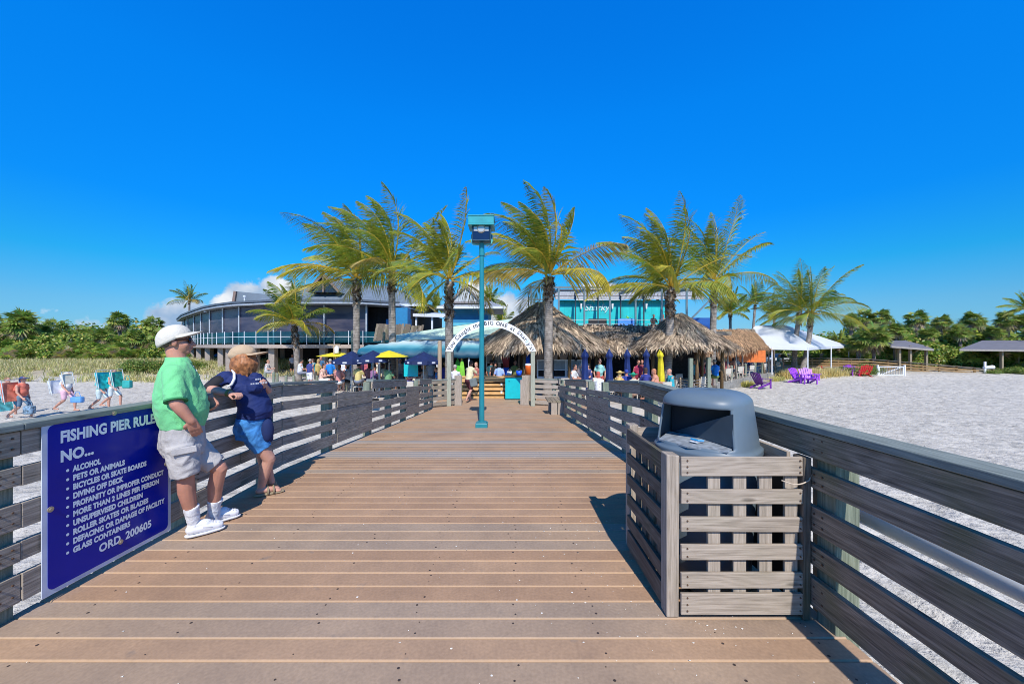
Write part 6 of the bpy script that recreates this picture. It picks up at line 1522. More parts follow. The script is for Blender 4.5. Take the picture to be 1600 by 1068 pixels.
# ---------------------------------------------------------------- people
def skinmat(name, c):
    m = paint(name, c, .5, var=.14, scale=9, spec=.35); b = m.node_tree.nodes['Principled BSDF']
    b.inputs['Subsurface Weight'].default_value = .12; b.inputs['Subsurface Radius'].default_value = (.02, .008, .004); b.inputs['Subsurface Scale'].default_value = .5
    return m
SKIN_M = skinmat('tanned_skin', (.50, .235, .16)); SKIN_W = skinmat('pale_rosy_skin', (.56, .30, .22))
class Blob:
    """overlapping ellipsoids, tapered limbs and lofts fused into one continuous surface"""
    def __init__(s): s.mb = MB()
    def ell(s, c, r, h=0.0, tilt=0.0, roll=0.0, n=20):
        M = Matrix.Translation(Vector(c)) @ Matrix.Rotation(h, 4, 'Z') @ Matrix.Rotation(tilt, 4, 'Y') @ Matrix.Rotation(roll, 4, 'X') @ Matrix.Diagonal((r[0], r[1], r[2], 1))
        vs = []; k = n // 2
        for i in range(1, k):
            a = math.pi * i / k
            for j in range(n): b = 2 * math.pi * j / n; vs.append(M @ Vector((math.sin(a) * math.cos(b), math.sin(a) * math.sin(b), math.cos(a))))
        fs = [(i * n + j, i * n + (j + 1) % n, (i + 1) * n + (j + 1) % n, (i + 1) * n + j)[::-1] for i in range(k - 2) for j in range(n)]
        t = len(vs); vs += [M @ Vector((0, 0, 1)), M @ Vector((0, 0, -1))]
        fs += [(t, j, (j + 1) % n) for j in range(n)] + [(t + 1, (k - 2) * n + (j + 1) % n, (k - 2) * n + j) for j in range(n)]
        s.mb.add(vs, fs); return s
    def limb(s, pts, rs, n=14, flat=1.0):
        """rounded tapered chain through the joints"""
        P_ = [Vector(p) for p in pts]; q = []; r = []
        for i in range(len(P_) - 1):
            for k in range(6): t = k / 6; q.append(P_[i].lerp(P_[i + 1], t)); r.append(rs[i] + (rs[i + 1] - rs[i]) * t)
        q.append(P_[-1]); r.append(rs[-1])
        d0 = (q[0] - q[1]).normalized(); d1 = (q[-1] - q[-2]).normalized()
        Q = [q[0] + d0 * r[0] * f for f in (.95, .7)] + q + [q[-1] + d1 * r[-1] * f for f in (.7, .95)]
        RR = [r[0] * f for f in (.3, .72)] + r + [r[-1] * f for f in (.72, .3)]
        s.mb.tube(Q, RR, n, sx=flat); return s
    def loft(s, rings, n=28):
        """rings = [(centre, r_forward, r_side, heading)]"""
        vs = []
        for c, rf, rs_, h in rings:
            c = Vector(c)
            for j in range(n):
                b = 2 * math.pi * j / n; x = rf * math.cos(b); y = rs_ * math.sin(b)
                vs.append(c + Vector((x * math.cos(h) - y * math.sin(h), x * math.sin(h) + y * math.cos(h), 0)))
        k = len(rings); fs = [(i * n + j, i * n + (j + 1) % n, (i + 1) * n + (j + 1) % n, (i + 1) * n + j) for i in range(k - 1) for j in range(n)]
        fs += [tuple(range(n))[::-1], tuple((k - 1) * n + j for j in range(n))]
        s.mb.add(vs, fs); return s
    def build(s, name, mat, parent, voxel=.01, smooth=4, fold=0, fscale=9, fdir=(1, 1, 1), seed=0, cut=None):
        me = s.mb.mesh(name + '_raw'); o = bpy.data.objects.new('tmp', me); COL.objects.link(o)
        r = o.modifiers.new('r', 'REMESH'); r.mode = 'VOXEL'; r.voxel_size = voxel
        if smooth: q = o.modifiers.new('s', 'SMOOTH'); q.factor = .5; q.iterations = smooth
        dg = bpy.context.evaluated_depsgraph_get(); dg.update()
        out = bpy.data.meshes.new_from_object(o.evaluated_get(dg)); bpy.data.objects.remove(o); bpy.data.meshes.remove(me); out.name = name
        if fold:
            n = len(out.vertices); co = np.empty(n * 3); out.vertices.foreach_get('co', co); no = np.empty(n * 3); out.vertex_normals.foreach_get('vector', no); co = co.reshape(-1, 3); no = no.reshape(-1, 3)
            for i in range(n):
                p = Vector((co[i][0] * fdir[0], co[i][1] * fdir[1], co[i][2] * fdir[2])) * fscale + Vector((seed, 0, 0))
                w = mnoise.noise(p * .6); p2 = p + Vector((w, w * .6, w * 1.3)) * 1.1
                v = (1 - abs(mnoise.noise(p2)) * 2.6) ; v2 = (1 - abs(mnoise.noise(p2 * 2.3)) * 2.4)
                co[i] += no[i] * fold * (v * .7 + v2 * .35 - .55)
            out.vertices.foreach_set('co', co.ravel())
        out.materials.clear()
        return link(out, name, mat, parent, smooth=True)
def hand(b, wrist, d, palmn, s=1.0, curl=.6, side=1):
    """palm, four bent fingers of different lengths and a thumb from the side of the palm; d = direction of the fingers, palmn = out of the palm"""
    d = Vector(d).normalized(); pn = Vector(palmn); pn = (pn - d * pn.dot(d)).normalized(); a = d.cross(pn) * side; w = Vector(wrist)
    pc = w + d * .045 * s
    for k in range(4):
        o = a * ((k - 1.5) * .021 * s); b.limb([w + o * .6, w + d * .085 * s + o], [.016 * s, .0135 * s], 10)
    for k, L_ in enumerate((.068, .078, .073, .056)):
        o = a * ((k - 1.5) * .0215 * s); p = w + d * .085 * s + o; q1 = (d * math.cos(curl * .6) + pn * math.sin(curl * .6)); q2 = (d * math.cos(curl * 1.7) + pn * math.sin(curl * 1.7)); q3 = (d * math.cos(curl * 2.6) + pn * math.sin(curl * 2.6))
        p1 = p + q1 * L_ * .45 * s; p2 = p1 + q2 * L_ * .33 * s; p3 = p2 + q3 * L_ * .25 * s
        b.limb([p, p1, p2, p3], [.0105 * s, .0098 * s, .009 * s, .008 * s], 8)
    t0 = w + d * .02 * s - a * .028 * s; t1 = t0 + (d * .6 - a * .7 + pn * .3).normalized() * .038 * s; t2 = t1 + (d * .8 + pn * .5 - a * .1).normalized() * .03 * s; t3 = t2 + (d * .6 + pn * .7 + a * .2).normalized() * .022 * s
    b.limb([t0, t1, t2, t3], [.015 * s, .0125 * s, .0105 * s, .009 * s], 8)
def head_shape(b, c, h, s=1.0, tilt=0.0):
    """skull, jaw, nose, ears, brow; c = centre of the skull, h = heading of the face"""
    f = Vector((math.cos(h), math.sin(h), 0)); l = Vector((-f.y, f.x, 0)); u = Vector((0, 0, 1))
    f2 = (f * math.cos(tilt) + u * math.sin(tilt)); u2 = (u * math.cos(tilt) - f * math.sin(tilt))
    q = lambda x, y, z: Vector(c) + (f2 * x + l * y + u2 * z) * s
    b.ell(q(-.012, 0, .03), (.098 * s, .076 * s, .092 * s), h, -tilt); b.ell(q(.025, 0, -.035), (.068 * s, .062 * s, .078 * s), h, -tilt)
    b.ell(q(.062, 0, -.088), (.027 * s, .032 * s, .024 * s), h, -tilt); b.ell(q(.02, 0, -.075), (.06 * s, .052 * s, .035 * s), h, -tilt)
    b.limb([q(.086, 0, .012), q(.108, 0, -.022), q(.114, 0, -.036)], [.009 * s, .012 * s, .015 * s], 10)
    b.ell(q(.098, .011, -.040), (.010 * s, .009 * s, .008 * s), h); b.ell(q(.098, -.011, -.040), (.010 * s, .009 * s, .008 * s), h)
    b.limb([q(.078, -.035, .018), q(.090, 0, .022), q(.078, .035, .018)], [.011 * s, .012 * s, .011 * s], 8)
    b.limb([q(.084, -.020, -.060), q(.094, 0, -.057), q(.084, .020, -.060)], [.007 * s, .009 * s, .007 * s], 8)
    b.limb([q(.083, -.018, -.070), q(.092, 0, -.070), q(.083, .018, -.070)], [.007 * s, .0095 * s, .007 * s], 8)
    for sd in (-1, 1):
        b.ell(q(-.005, sd * .076, -.012), (.020 * s, .009 * s, .032 * s), h, -tilt + .15); b.ell(q(.058, sd * .040, -.030), (.026 * s, .020 * s, .028 * s), h)
    return q
def foot(b, heel, toe, w=.045, h=.06):
    heel = Vector(heel); toe = Vector(toe); d = (toe - heel).normalized(); a = Vector((-d.y, d.x, 0))
    b.limb([heel + Vector((0, 0, .035)), heel.lerp(toe, .5) + Vector((0, 0, .032)), toe - d * .03 + Vector((0, 0, .025))], [w * .8, w * .9, w * .75], 12)
def flat(b, pts, rs, n=22, sx=1.0):
    """a cloth tube with open cut ends"""
    P_ = [Vector(p) for p in pts]; q = []; r = []
    for i in range(len(P_) - 1):
        for k in range(4): t = k / 4; q.append(P_[i].lerp(P_[i + 1], t)); r.append(rs[i] + (rs[i + 1] - rs[i]) * t)
    q.append(P_[-1]); r.append(rs[-1]); b.mb.tube(q, r, n, sx=sx); return b
def man():
    h = R(36); root = empty('person', (-2.55, 3.22, 0), 'man in bright green polo shirt, pale shorts and white cap leaning on the left railing', 'person')
    FW = Vector((math.cos(h), math.sin(h), 0)); LF = Vector((-FW.y, FW.x, 0)); UP = Vector((0, 0, 1))
    pel = P(286, 690, 3.08); hipR = P(283, 700, 3.00); hipL = P(297, 697, 3.17)
    knR = P(290, 742, 3.02); anR = P(303, 816, 3.13); knL = P(343, 731, 3.24); anL = P(333, 806, 3.33)
    heelR = P(291, 838, 3.09); heelR.z = .02; toeR = P(352, 826, 3.27); toeR.z = .02; heelL = P(322, 820, 3.32); heelL.z = .02; toeL = P(376, 806, 3.50); toeL.z = .02
    shR = P(272, 581, 2.94); elR = P(275, 630, 2.87); wrR = P(299, 657, 2.93); shL = P(291, 578, 3.24); elL = P(309, 626, 3.36); wrL = P(325, 620, 3.27)
    neck = P(277, 560, 3.06); hc = P(275, 533, 3.06); hh = R(36)
    b = Blob()
    q = head_shape(b, hc, hh, .98, R(4))
    b.limb([neck + UP * -.06, neck, hc - UP * .06 - FW * .015], [.072, .060, .056])
    b.limb([neck - UP * .08, pel + UP * .1], [.08, .09]); b.ell(pel, (.09, .12, .09), h)
    b.limb([shR, elR], [.050, .044]); b.limb([elR, elR.lerp(wrR, .35), wrR], [.044, .044, .030]); b.limb([shL, elL, elL.lerp(wrL, .3), wrL], [.05, .044, .043, .030])
    hand(b, wrR, FW * .25 + UP * -.9 + LF * .42, LF, .95, .15, 1)
    hand(b, wrL, FW * .45 - UP * .75 - LF * .3, -LF - FW * .2, .95, .75, -1)
    b.limb([hipR, knR], [.075, .058]); b.limb([knR, knR.lerp(anR, .32) - FW * .012, anR], [.056, .058, .037]); b.limb([hipL, knL], [.075, .058]); b.limb([knL, knL.lerp(anL, .32) - FW * .012, anL], [.056, .057, .037])
    foot(b, heelR + (toeR - heelR) * .12, toeR - (toeR - heelR) * .2, .030); foot(b, heelL + (toeL - heelL) * .12, toeL - (toeL - heelL) * .2, .030)
    b.build('body', SKIN_M, root, .0058, 2)
    GR = paint('green_pique', (.17, .60, .25), .85, var=.07, scale=14, bump=.3, sheen=.15)
    b = Blob(); c = lambda px, py, D: P(px, py, D)
    b.loft([(c(286, 667, 3.07), .140, .168, h), (c(286, 660, 3.07), .150, .176, h), (c(285, 648, 3.07), .170, .184, h), (c(284, 633, 3.06), .176, .188, h), (c(282, 615, 3.06), .163, .194, h), (c(280, 598, 3.06), .142, .198, h), (c(279, 584, 3.06), .122, .192, h), (c(278, 573, 3.06), .100, .165, h), (c(278, 565, 3.06), .078, .10, h), (c(278, 560, 3.06), .066, .07, h)])
    b.limb([P(268, 580, 2.96), P(290, 578, 3.22)], [.062, .060])
    flat(b, [shR + LF * .05 + UP * .012, shR + LF * .0 - UP * .01, shR.lerp(elR, .5), shR.lerp(elR, .92)], [.045, .068, .070, .070]); flat(b, [shL - LF * .04, shL.lerp(elL, .5), shL.lerp(elL, .9)], [.06, .068, .066])
    b.build('polo_shirt', GR, root, .008, 4, fold=.011, fscale=7.5, fdir=(1.0, 1.0, .8), seed=3)
    b = Blob(); nb = neck; b.loft([(nb + UP * -.038 + FW * .008, .088, .085, h), (nb + UP * .0, .075, .070, h), (nb + UP * .012 - FW * .006, .070, .066, h)]); b.build('shirt_collar', GR, root, .006, 1)
    m = MB()
    for t in (.15, .5, .85):
        p = neck + FW * (.090 + .055 * t) + UP * (-.05 - .10 * t); m.tube([p, p + FW * .006], .006, 8)
    m.build('shirt_buttons', WHITE, root)
    m = MB(); a_ = shR.lerp(elR, .90); d_ = (elR - shR).normalized(); m.tube([a_, a_ + d_ * .012], .0725, 24); m.build('sleeve_band', paint('dark_green_band', (.03, .20, .07), .85), root)
    KH = paint('pale_grey_cotton', (.44, .42, .41), .9, var=.10, scale=12, bump=.35)
    b = Blob(); b.loft([(c(287, 708, 3.07), .130, .165, h), (c(285, 695, 3.07), .146, .176, h), (c(285, 680, 3.07), .146, .176, h), (c(286, 664, 3.07), .138, .168, h)])
    flat(b, [P(283, 695, 3.0), P(286, 715, 3.0), P(291, 740, 3.02)], [.108, .102, .098])
    flat(b, [P(298, 695, 3.14), P(318, 713, 3.19), P(336, 726, 3.23)], [.108, .094, .086])
    o = b.build('shorts', KH, root, .008, 3, fold=.012, fscale=7, fdir=(1.3, 1.3, .7), seed=9)
    p = MB(); a0 = P(281, 706, 2.905); p.beam(a0 + FW * -.05, a0 + FW * .10 + UP * .015, .012, .05, up=UP); p.build('pocket_flap', KH, root, bevel=.005)
    SO = paint('white_sock', (.74, .74, .76), .9, var=.03, bump=.5, scale=24); SH = paint('white_leather', (.76, .76, .78), .45, var=.05)
    for kn, an in ((knR, anR), (knL, anL)):
        b = Blob(); flat(b, [kn.lerp(an, .64), kn.lerp(an, .70), kn.lerp(an, .82), an, an + UP * -.06], [.054, .053, .048, .044, .046]); b.build('sock', SO, root, .006, 2, fold=.004, fscale=18, seed=2)
    for he, to, an in ((heelR, toeR, anR), (heelL, toeL, anL)):
        d = (to - he).normalized(); L_ = (to - he).length; b = Blob(); a = Vector((-d.y, d.x, 0))
        b.limb([he + d * .032 + UP * .048, he + d * L_ * .45 + UP * .046, he + d * (L_ - .045) + UP * .034], [.040, .043, .035]); b.limb([he + d * .04 + UP * .080, he + d * .13 + UP * .070], [.037, .036]); b.build('shoe', SH, root, .0055, 2)
        b = Blob(); b.limb([he + d * .028 + UP * .014, he + d * L_ * .5 + UP * .012, he + d * (L_ - .038) + UP * .012], [.042, .046, .040])
        so_ = b.build('shoe_sole', SO, root, .007, 1)
        for v in so_.data.vertices: v.co.z = max(0.004, min(.028, v.co.z * .5 + .008))
        m = MB()
        for k in range(5):
            q0 = he + d * (.125 + .021 * k) + UP * (.102 - .009 * k); m.tube([q0 - a * .026 - UP * .008, q0, q0 + a * .026 - UP * .008], .0035, 6)
        m.build('shoe_laces', paint('lace_grey', (.5, .5, .52), .8), root)
        m = MB(); q0 = he + d * .10 + UP * .055 - a * .0425; m.beam(q0, q0 + d * .06 - UP * .012, .003, .006); m.build('shoe_stripe', paint('lace_grey', (.5, .5, .52), .8), root)
    CAP = paint('cream_canvas', (.60, .57, .49), .9, var=.07, bump=.35)
    hf = Vector((math.cos(hh), math.sin(hh), 0)); hl = Vector((-hf.y, hf.x, 0)); T = R(20)
    f2 = hf * math.cos(T) + UP * math.sin(T); u2 = UP * math.cos(T) - hf * math.sin(T); C_ = hc + UP * .048 - hf * .012
    # crown: a dome of revolution squashed, tilted back, open below
    m = MB(); n = 28; vs = []; k_ = 9
    for i in range(k_ + 1):
        a = math.pi / 2 * i / k_
        for j in range(n):
            t = 2 * math.pi * j / n; rr = math.cos(a) ** .75 if i < k_ else 0
            wv = 1 + .02 * math.cos(6 * t) * math.sin(a * 2)
            vs.append(C_ + f2 * (.120 * rr * math.cos(t) * wv - .010) + hl * (.096 * rr * math.sin(t) * wv) + u2 * (.096 * math.sin(a) - .014 - (.048 * (1 - math.cos(t)) / 2) * (1 - i / k_)))
    m.add(vs, [(i * n + j, i * n + (j + 1) % n, (i + 1) * n + (j + 1) % n, (i + 1) * n + j) for i in range(k_) for j in range(n)]); o = m.build('cap_crown', CAP, root, smooth=True); s_ = o.modifiers.new('t', 'SOLIDIFY'); s_.thickness = .005
    m = MB(); vs = []; n = 18
    for j in range(5):
        for i in range(n + 1):
            a = (i / n - .5) * R(170); e_ = .072 * (j / 4) * max(.15, math.cos(a)) ** .8
            x = (.108 + e_) * math.cos(a); y = (.088 + e_ * .45) * math.sin(a)
            vs.append(C_ + f2 * x + hl * y + u2 * (-.014 - .22 * e_ - 1.6 * y * y * (j / 4)))
    m.add(vs, [(j * (n + 1) + i, j * (n + 1) + i + 1, (j + 1) * (n + 1) + i + 1, (j + 1) * (n + 1) + i) for j in range(4) for i in range(n)]); o = m.build('cap_brim', CAP, root, smooth=True); s_ = o.modifiers.new('t', 'SOLIDIFY'); s_.thickness = .005
    b = Blob(); b.ell(q(-.060, 0, -.005), (.044, .070, .048), hh); b.ell(q(-.030, -.066, .004), (.040, .014, .030), hh); b.ell(q(-.030, .066, .004), (.040, .014, .030), hh); b.build('hair', paint('dark_grey_hair', (.09, .075, .065), .8, var=.3, scale=40), root, .006, 2)
    g = MB(); GL = paint('sunglass_black', (.012, .008, .014), .12)
    for sd in (-1, 1): g.tube([q(.082, sd * .034, .004), q(.096, sd * .032, .004)], [.027, .024], 14); g.tube([q(.084, sd * .062, .012), q(.0, sd * .084, .008)], .005, 6)
    g.tube([q(.098, -.02, .010), q(.098, .02, .010)], .004, 6); g.build('sunglasses', GL, root)
    m = MB(); m.tube([q(.088, -.022, -.064), q(.099, 0, -.062), q(.088, .022, -.064)], .0028, 6); m.build('mouth', paint('lip_line', (.20, .05, .04), .6), root)
man()
def woman():
    h = R(-18); root = empty('person', (-2.56, 3.98, 0), 'woman in navy shirt, denim shorts and tan cap leaning backwards on the left railing', 'person')
    FW = Vector((math.cos(h), math.sin(h), 0)); LF = Vector((-FW.y, FW.x, 0)); UP = Vector((0, 0, 1))
    pel = P(395, 668, 3.95); hipR = P(391, 676, 3.86); hipL = P(404, 674, 4.05)
    knR = P(421, 716, 3.98); anR = P(408, 762, 4.0); knL = P(410, 712, 4.08); anL = P(424, 752, 4.14)
    heelR = P(404, 776, 3.97); heelR.z = .02; toeR = P(438, 770, 4.09); toeR.z = .02; heelL = P(420, 760, 4.14); heelL.z = .05; toeL = P(430, 766, 4.22); toeL.z = .02
    shR = P(349, 590, 3.80); elR = P(326, 607, 3.66); wrR = P(362, 615, 3.60); shL = P(403, 590, 3.98); elL = P(420, 612, 4.12); wrL = P(414, 603, 4.02)
    neck = P(379, 585, 3.93); hc = P(381, 560, 3.95); hh = R(52)
    b = Blob(); q = head_shape(b, hc, hh, .98, R(2))
    b.limb([neck - UP * .05, neck, hc - UP * .05], [.07, .055, .052]); b.limb([neck - UP * .08, pel + UP * .08], [.07, .08]); b.ell(pel, (.08, .11, .08), h)
    b.limb([shR, elR], [.050, .043]); b.limb([elR, elR.lerp(wrR, .35), wrR], [.041, .040, .026]); b.limb([shL, elL, wrL], [.052, .042, .028])
    hand(b, wrR, (P(380, 616, 3.56) - wrR), FW * .3 - UP, .92, 1.15, 1); hand(b, wrL, (P(414, 596, 3.90) - wrL), -FW, .9, .6, -1)
    b.limb([hipR, hipR.lerp(knR, .6), knR], [.068, .066, .058]); b.limb([knR, knR.lerp(anR, .35) - FW * .015, anR], [.056, .058, .035]); b.limb([hipL, hipL.lerp(knL, .6), knL], [.066, .064, .056]); b.limb([knL, knL.lerp(anL, .35), anL], [.056, .058, .035])
    foot(b, heelR, toeR, .036); foot(b, heelL, toeL, .034)
    for he, to in ((heelR, toeR), (heelL, toeL)):
        d = (to - he).normalized(); a = Vector((-d.y, d.x, 0))
        for k in range(5): b.limb([to - d * .035 + a * (k - 2) * .016 + UP * .012, to + d * (.004 - .006 * abs(k - 1)) + a * (k - 2) * .017 + UP * .010], [.010, .009], 8)
    b.build('body', SKIN_W, root, .0062, 3)
    NV = paint('navy_jersey', (.006, .020, .115), .8, var=.12, scale=10, bump=.2)
    b = Blob(); c = P
    b.loft([(c(398, 653, 3.94), .138, .158, h), (c(399, 642, 3.93), .147, .163, h), (c(397, 628, 3.93), .138, .158, h), (c(391, 614, 3.92), .118, .148, h), (c(386, 603, 3.91), .120, .155, h), (c(380, 594, 3.91), .105, .160, h), (c(377, 587, 3.91), .085, .13, h), (c(378, 583, 3.92), .06, .07, h)])
    b.ell(c(398, 605, 3.86), (.07, .08, .065), h); b.ell(c(403, 605, 3.97), (.065, .075, .065), h); b.ell(c(402, 636, 3.94), (.112, .135, .10), h)
    b.limb([shR + LF * .03, shR.lerp(elR, .55)], [.070, .062]); b.limb([shL - LF * .03, shL.lerp(elL, .6)], [.066, .058])
    b.build('shirt', NV, root, .008, 4, fold=.009, fscale=8, fdir=(.8, .8, 1.7), seed=7)
    # black sleeve ends, white shoulder stripe, print on the chest
    b = Blob(); b.limb([shR.lerp(elR, .35), shR.lerp(elR, .95)], [.064, .054]); b.build('black_sleeve', paint('black_jersey', (.012, .012, .016), .8), root, .009, 2)
    m = MB(); pts = []
    for k in range(9):
        t = k / 8; a = R(70 - 165 * t); cc = shR.lerp(neck, .32); nrm = (FW * math.cos(a) * .9 + UP * math.sin(a))
        pts.append(cc + FW * .0 + nrm * .0)
    b = Blob(); st = [c(362, 577.5, 3.86), c(366, 583, 3.78), c(366, 592, 3.745), c(362, 600, 3.735), c(356, 604, 3.73)]
    b.limb(st, [.008, .012, .013, .013, .009], flat=1.0); b.build('white_stripe', WHITE, root, .005, 1)
    it = []
    def wtxt(t, s, o, sh):
        me = text_mesh(t, s, 'CENTER', bold=.001); M = Matrix((( -LF.x * -1, 0, 0, 0), (0, 0, 0, 0), (0, 0, 0, 0), (0, 0, 0, 1)))
        Lr = LF; M = Matrix.Translation(o) @ Matrix(((Lr.x, 0, FW.x, 0), (Lr.y, 0, FW.y, 0), (0, 1, 0, 0), (0, 0, 0, 1))); it.append((me, M))
    m = MB()
    base = c(399, 600, 3.775)
    for k, (w, g) in enumerate(((.02, .006), (.014, .006), (.022, .006), (.012, .006), (.02, .006), (.016, .006), (.02, .006))):
        p0 = base + LF * (k * .026 - .05); p1 = p0 + LF * w
        m.quad(p0, p1, p1 + UP * .014, p0 + UP * .014)
    for k in range(3):
        p0 = base + LF * (k * .022 - .0) + UP * .04; m.quad(p0, p0 + LF * .015, p0 + LF * .015 + UP * .016, p0 + UP * .016)
    m.build('chest_print', WHITE, root)
    DN = paint('blue_denim', (.04, .19, .46), .85, var=.32, scale=14, bump=.35)
    b = Blob(); b.loft([(c(396, 684, 3.95), .125, .160, h), (c(395, 672, 3.95), .140, .168, h), (c(395, 660, 3.94), .142, .168, h), (c(396, 650, 3.94), .135, .162, h)])
    flat(b, [c(390, 670, 3.87), c(400, 686, 3.90), c(411, 700, 3.945)], [.108, .098, .090]); flat(b, [c(403, 672, 4.03), c(408, 696, 4.07)], [.10, .086]); b.ell(c(380, 668, 3.88), (.075, .1, .09), h)
    b.build('denim_shorts', DN, root, .009, 3, fold=.010, fscale=8, seed=1)
    b = Blob(); b.ell(c(418, 672, 3.92), (.055, .06, .12), h); b.limb([c(417, 655, 3.98), c(419, 685, 4.02)], [.045, .05]); b.build('tied_jacket', paint('navy_knit', (.008, .022, .10), .9), root, .009, 3)
    # sandals
    SD = paint('tan_sandal', (.30, .24, .15), .8)
    for he, to in ((heelR, toeR), (heelL, toeL)):
        d = (to - he).normalized(); a = Vector((-d.y, d.x, 0)); b = Blob(); z0 = min(he.z, to.z) - .016
        b.limb([he - d * .01, he.lerp(to, .5), to + d * .0], [.040, .044, .042]); o = b.build('sandal_sole', SD, root, .007, 1)
        for v in o.data.vertices: v.co.z = max(.003, min(.028, v.co.z * .4 + .006))
        m = MB()
        for f in (.42, .68):
            p = he.lerp(to, f) + UP * .0; m.tube([p + a * .047 + UP * .0, p + a * .036 + UP * .045, p + UP * .062, p - a * .036 + UP * .045, p - a * .047], .010, 8)
        m.build('sandal_strap', SD, root, smooth=True)
    # cap and hair
    CP = paint('tan_cap_cloth', (.52, .38, .24), .9, var=.06, bump=.3); ch = R(15)
    b = Blob(); hf = Vector((math.cos(ch), math.sin(ch), 0)); hl = Vector((-hf.y, hf.x, 0)); C_ = hc + UP * .060 - hf * .015
    b.ell(C_, (.122, .102, .085), ch, R(-6)); b.ell(C_ - hf * .02 - UP * .02, (.112, .100, .07), ch, R(-4)); b.build('cap_crown', CP, root, .007, 3, fold=.004, fscale=9)
    m = MB(); n = 12; vs = []
    for j in range(4):
        for i in range(n + 1):
            a = (i / n - .5) * R(130); r = .10 + .10 * j / 3 * max(.25, math.cos(a)); x = r * math.cos(a) * 1.1; y = r * math.sin(a) * .85; vs.append(hc + hf * x + hl * y + UP * (.055 + .10 * max(0, x - .1) - 1.8 * y * y))
    m.add(vs, [(j * (n + 1) + i, j * (n + 1) + i + 1, (j + 1) * (n + 1) + i + 1, (j + 1) * (n + 1) + i) for j in range(3) for i in range(n)]); o = m.build('cap_visor', CP, root, smooth=True); s_ = o.modifiers.new('t', 'SOLIDIFY'); s_.thickness = .007
    HR = paint('auburn_hair', (.33, .13, .045), .55, var=.45, scale=30)
    b = Blob(); b.ell(hc + UP * .01 - hf * .025, (.098, .088, .085), ch); rnd = random.Random(4)
    for k in range(26):
        a = R(60 + 240 * k / 25) + ch; d = Vector((math.cos(a), math.sin(a), 0)); p = hc + d * .085 + UP * .03; L_ = rnd.uniform(.17, .235); b.limb([p, p + d * .020 - UP * L_ * .5, p + d * rnd.uniform(-.01, .03) - UP * L_], [.021, .020, .006], 8)
    a = R(-28) ; d = Vector((math.cos(a), math.sin(a), 0)); 
    for k in range(8):
        a = R(-62 + 11 * k); d = Vector((math.cos(a), math.sin(a), 0)); p = hc + d * .085 + UP * .03; b.limb([p, p + d * .03 - UP * .08, p + d * .012 - UP * rnd.uniform(.17, .23)], [.024, .024, .010], 8)
    b.build('hair', HR, root, .0065, 2, fold=.0035, fscale=26, fdir=(1.6, 1.6, .12))
    m = MB(); m.tube([wrR - (wrR - elR).normalized() * .02, wrR - (wrR - elR).normalized() * .045], .034, 14); m.build('bracelet', paint('olive_band', (.20, .20, .04), .6), root)
woman()
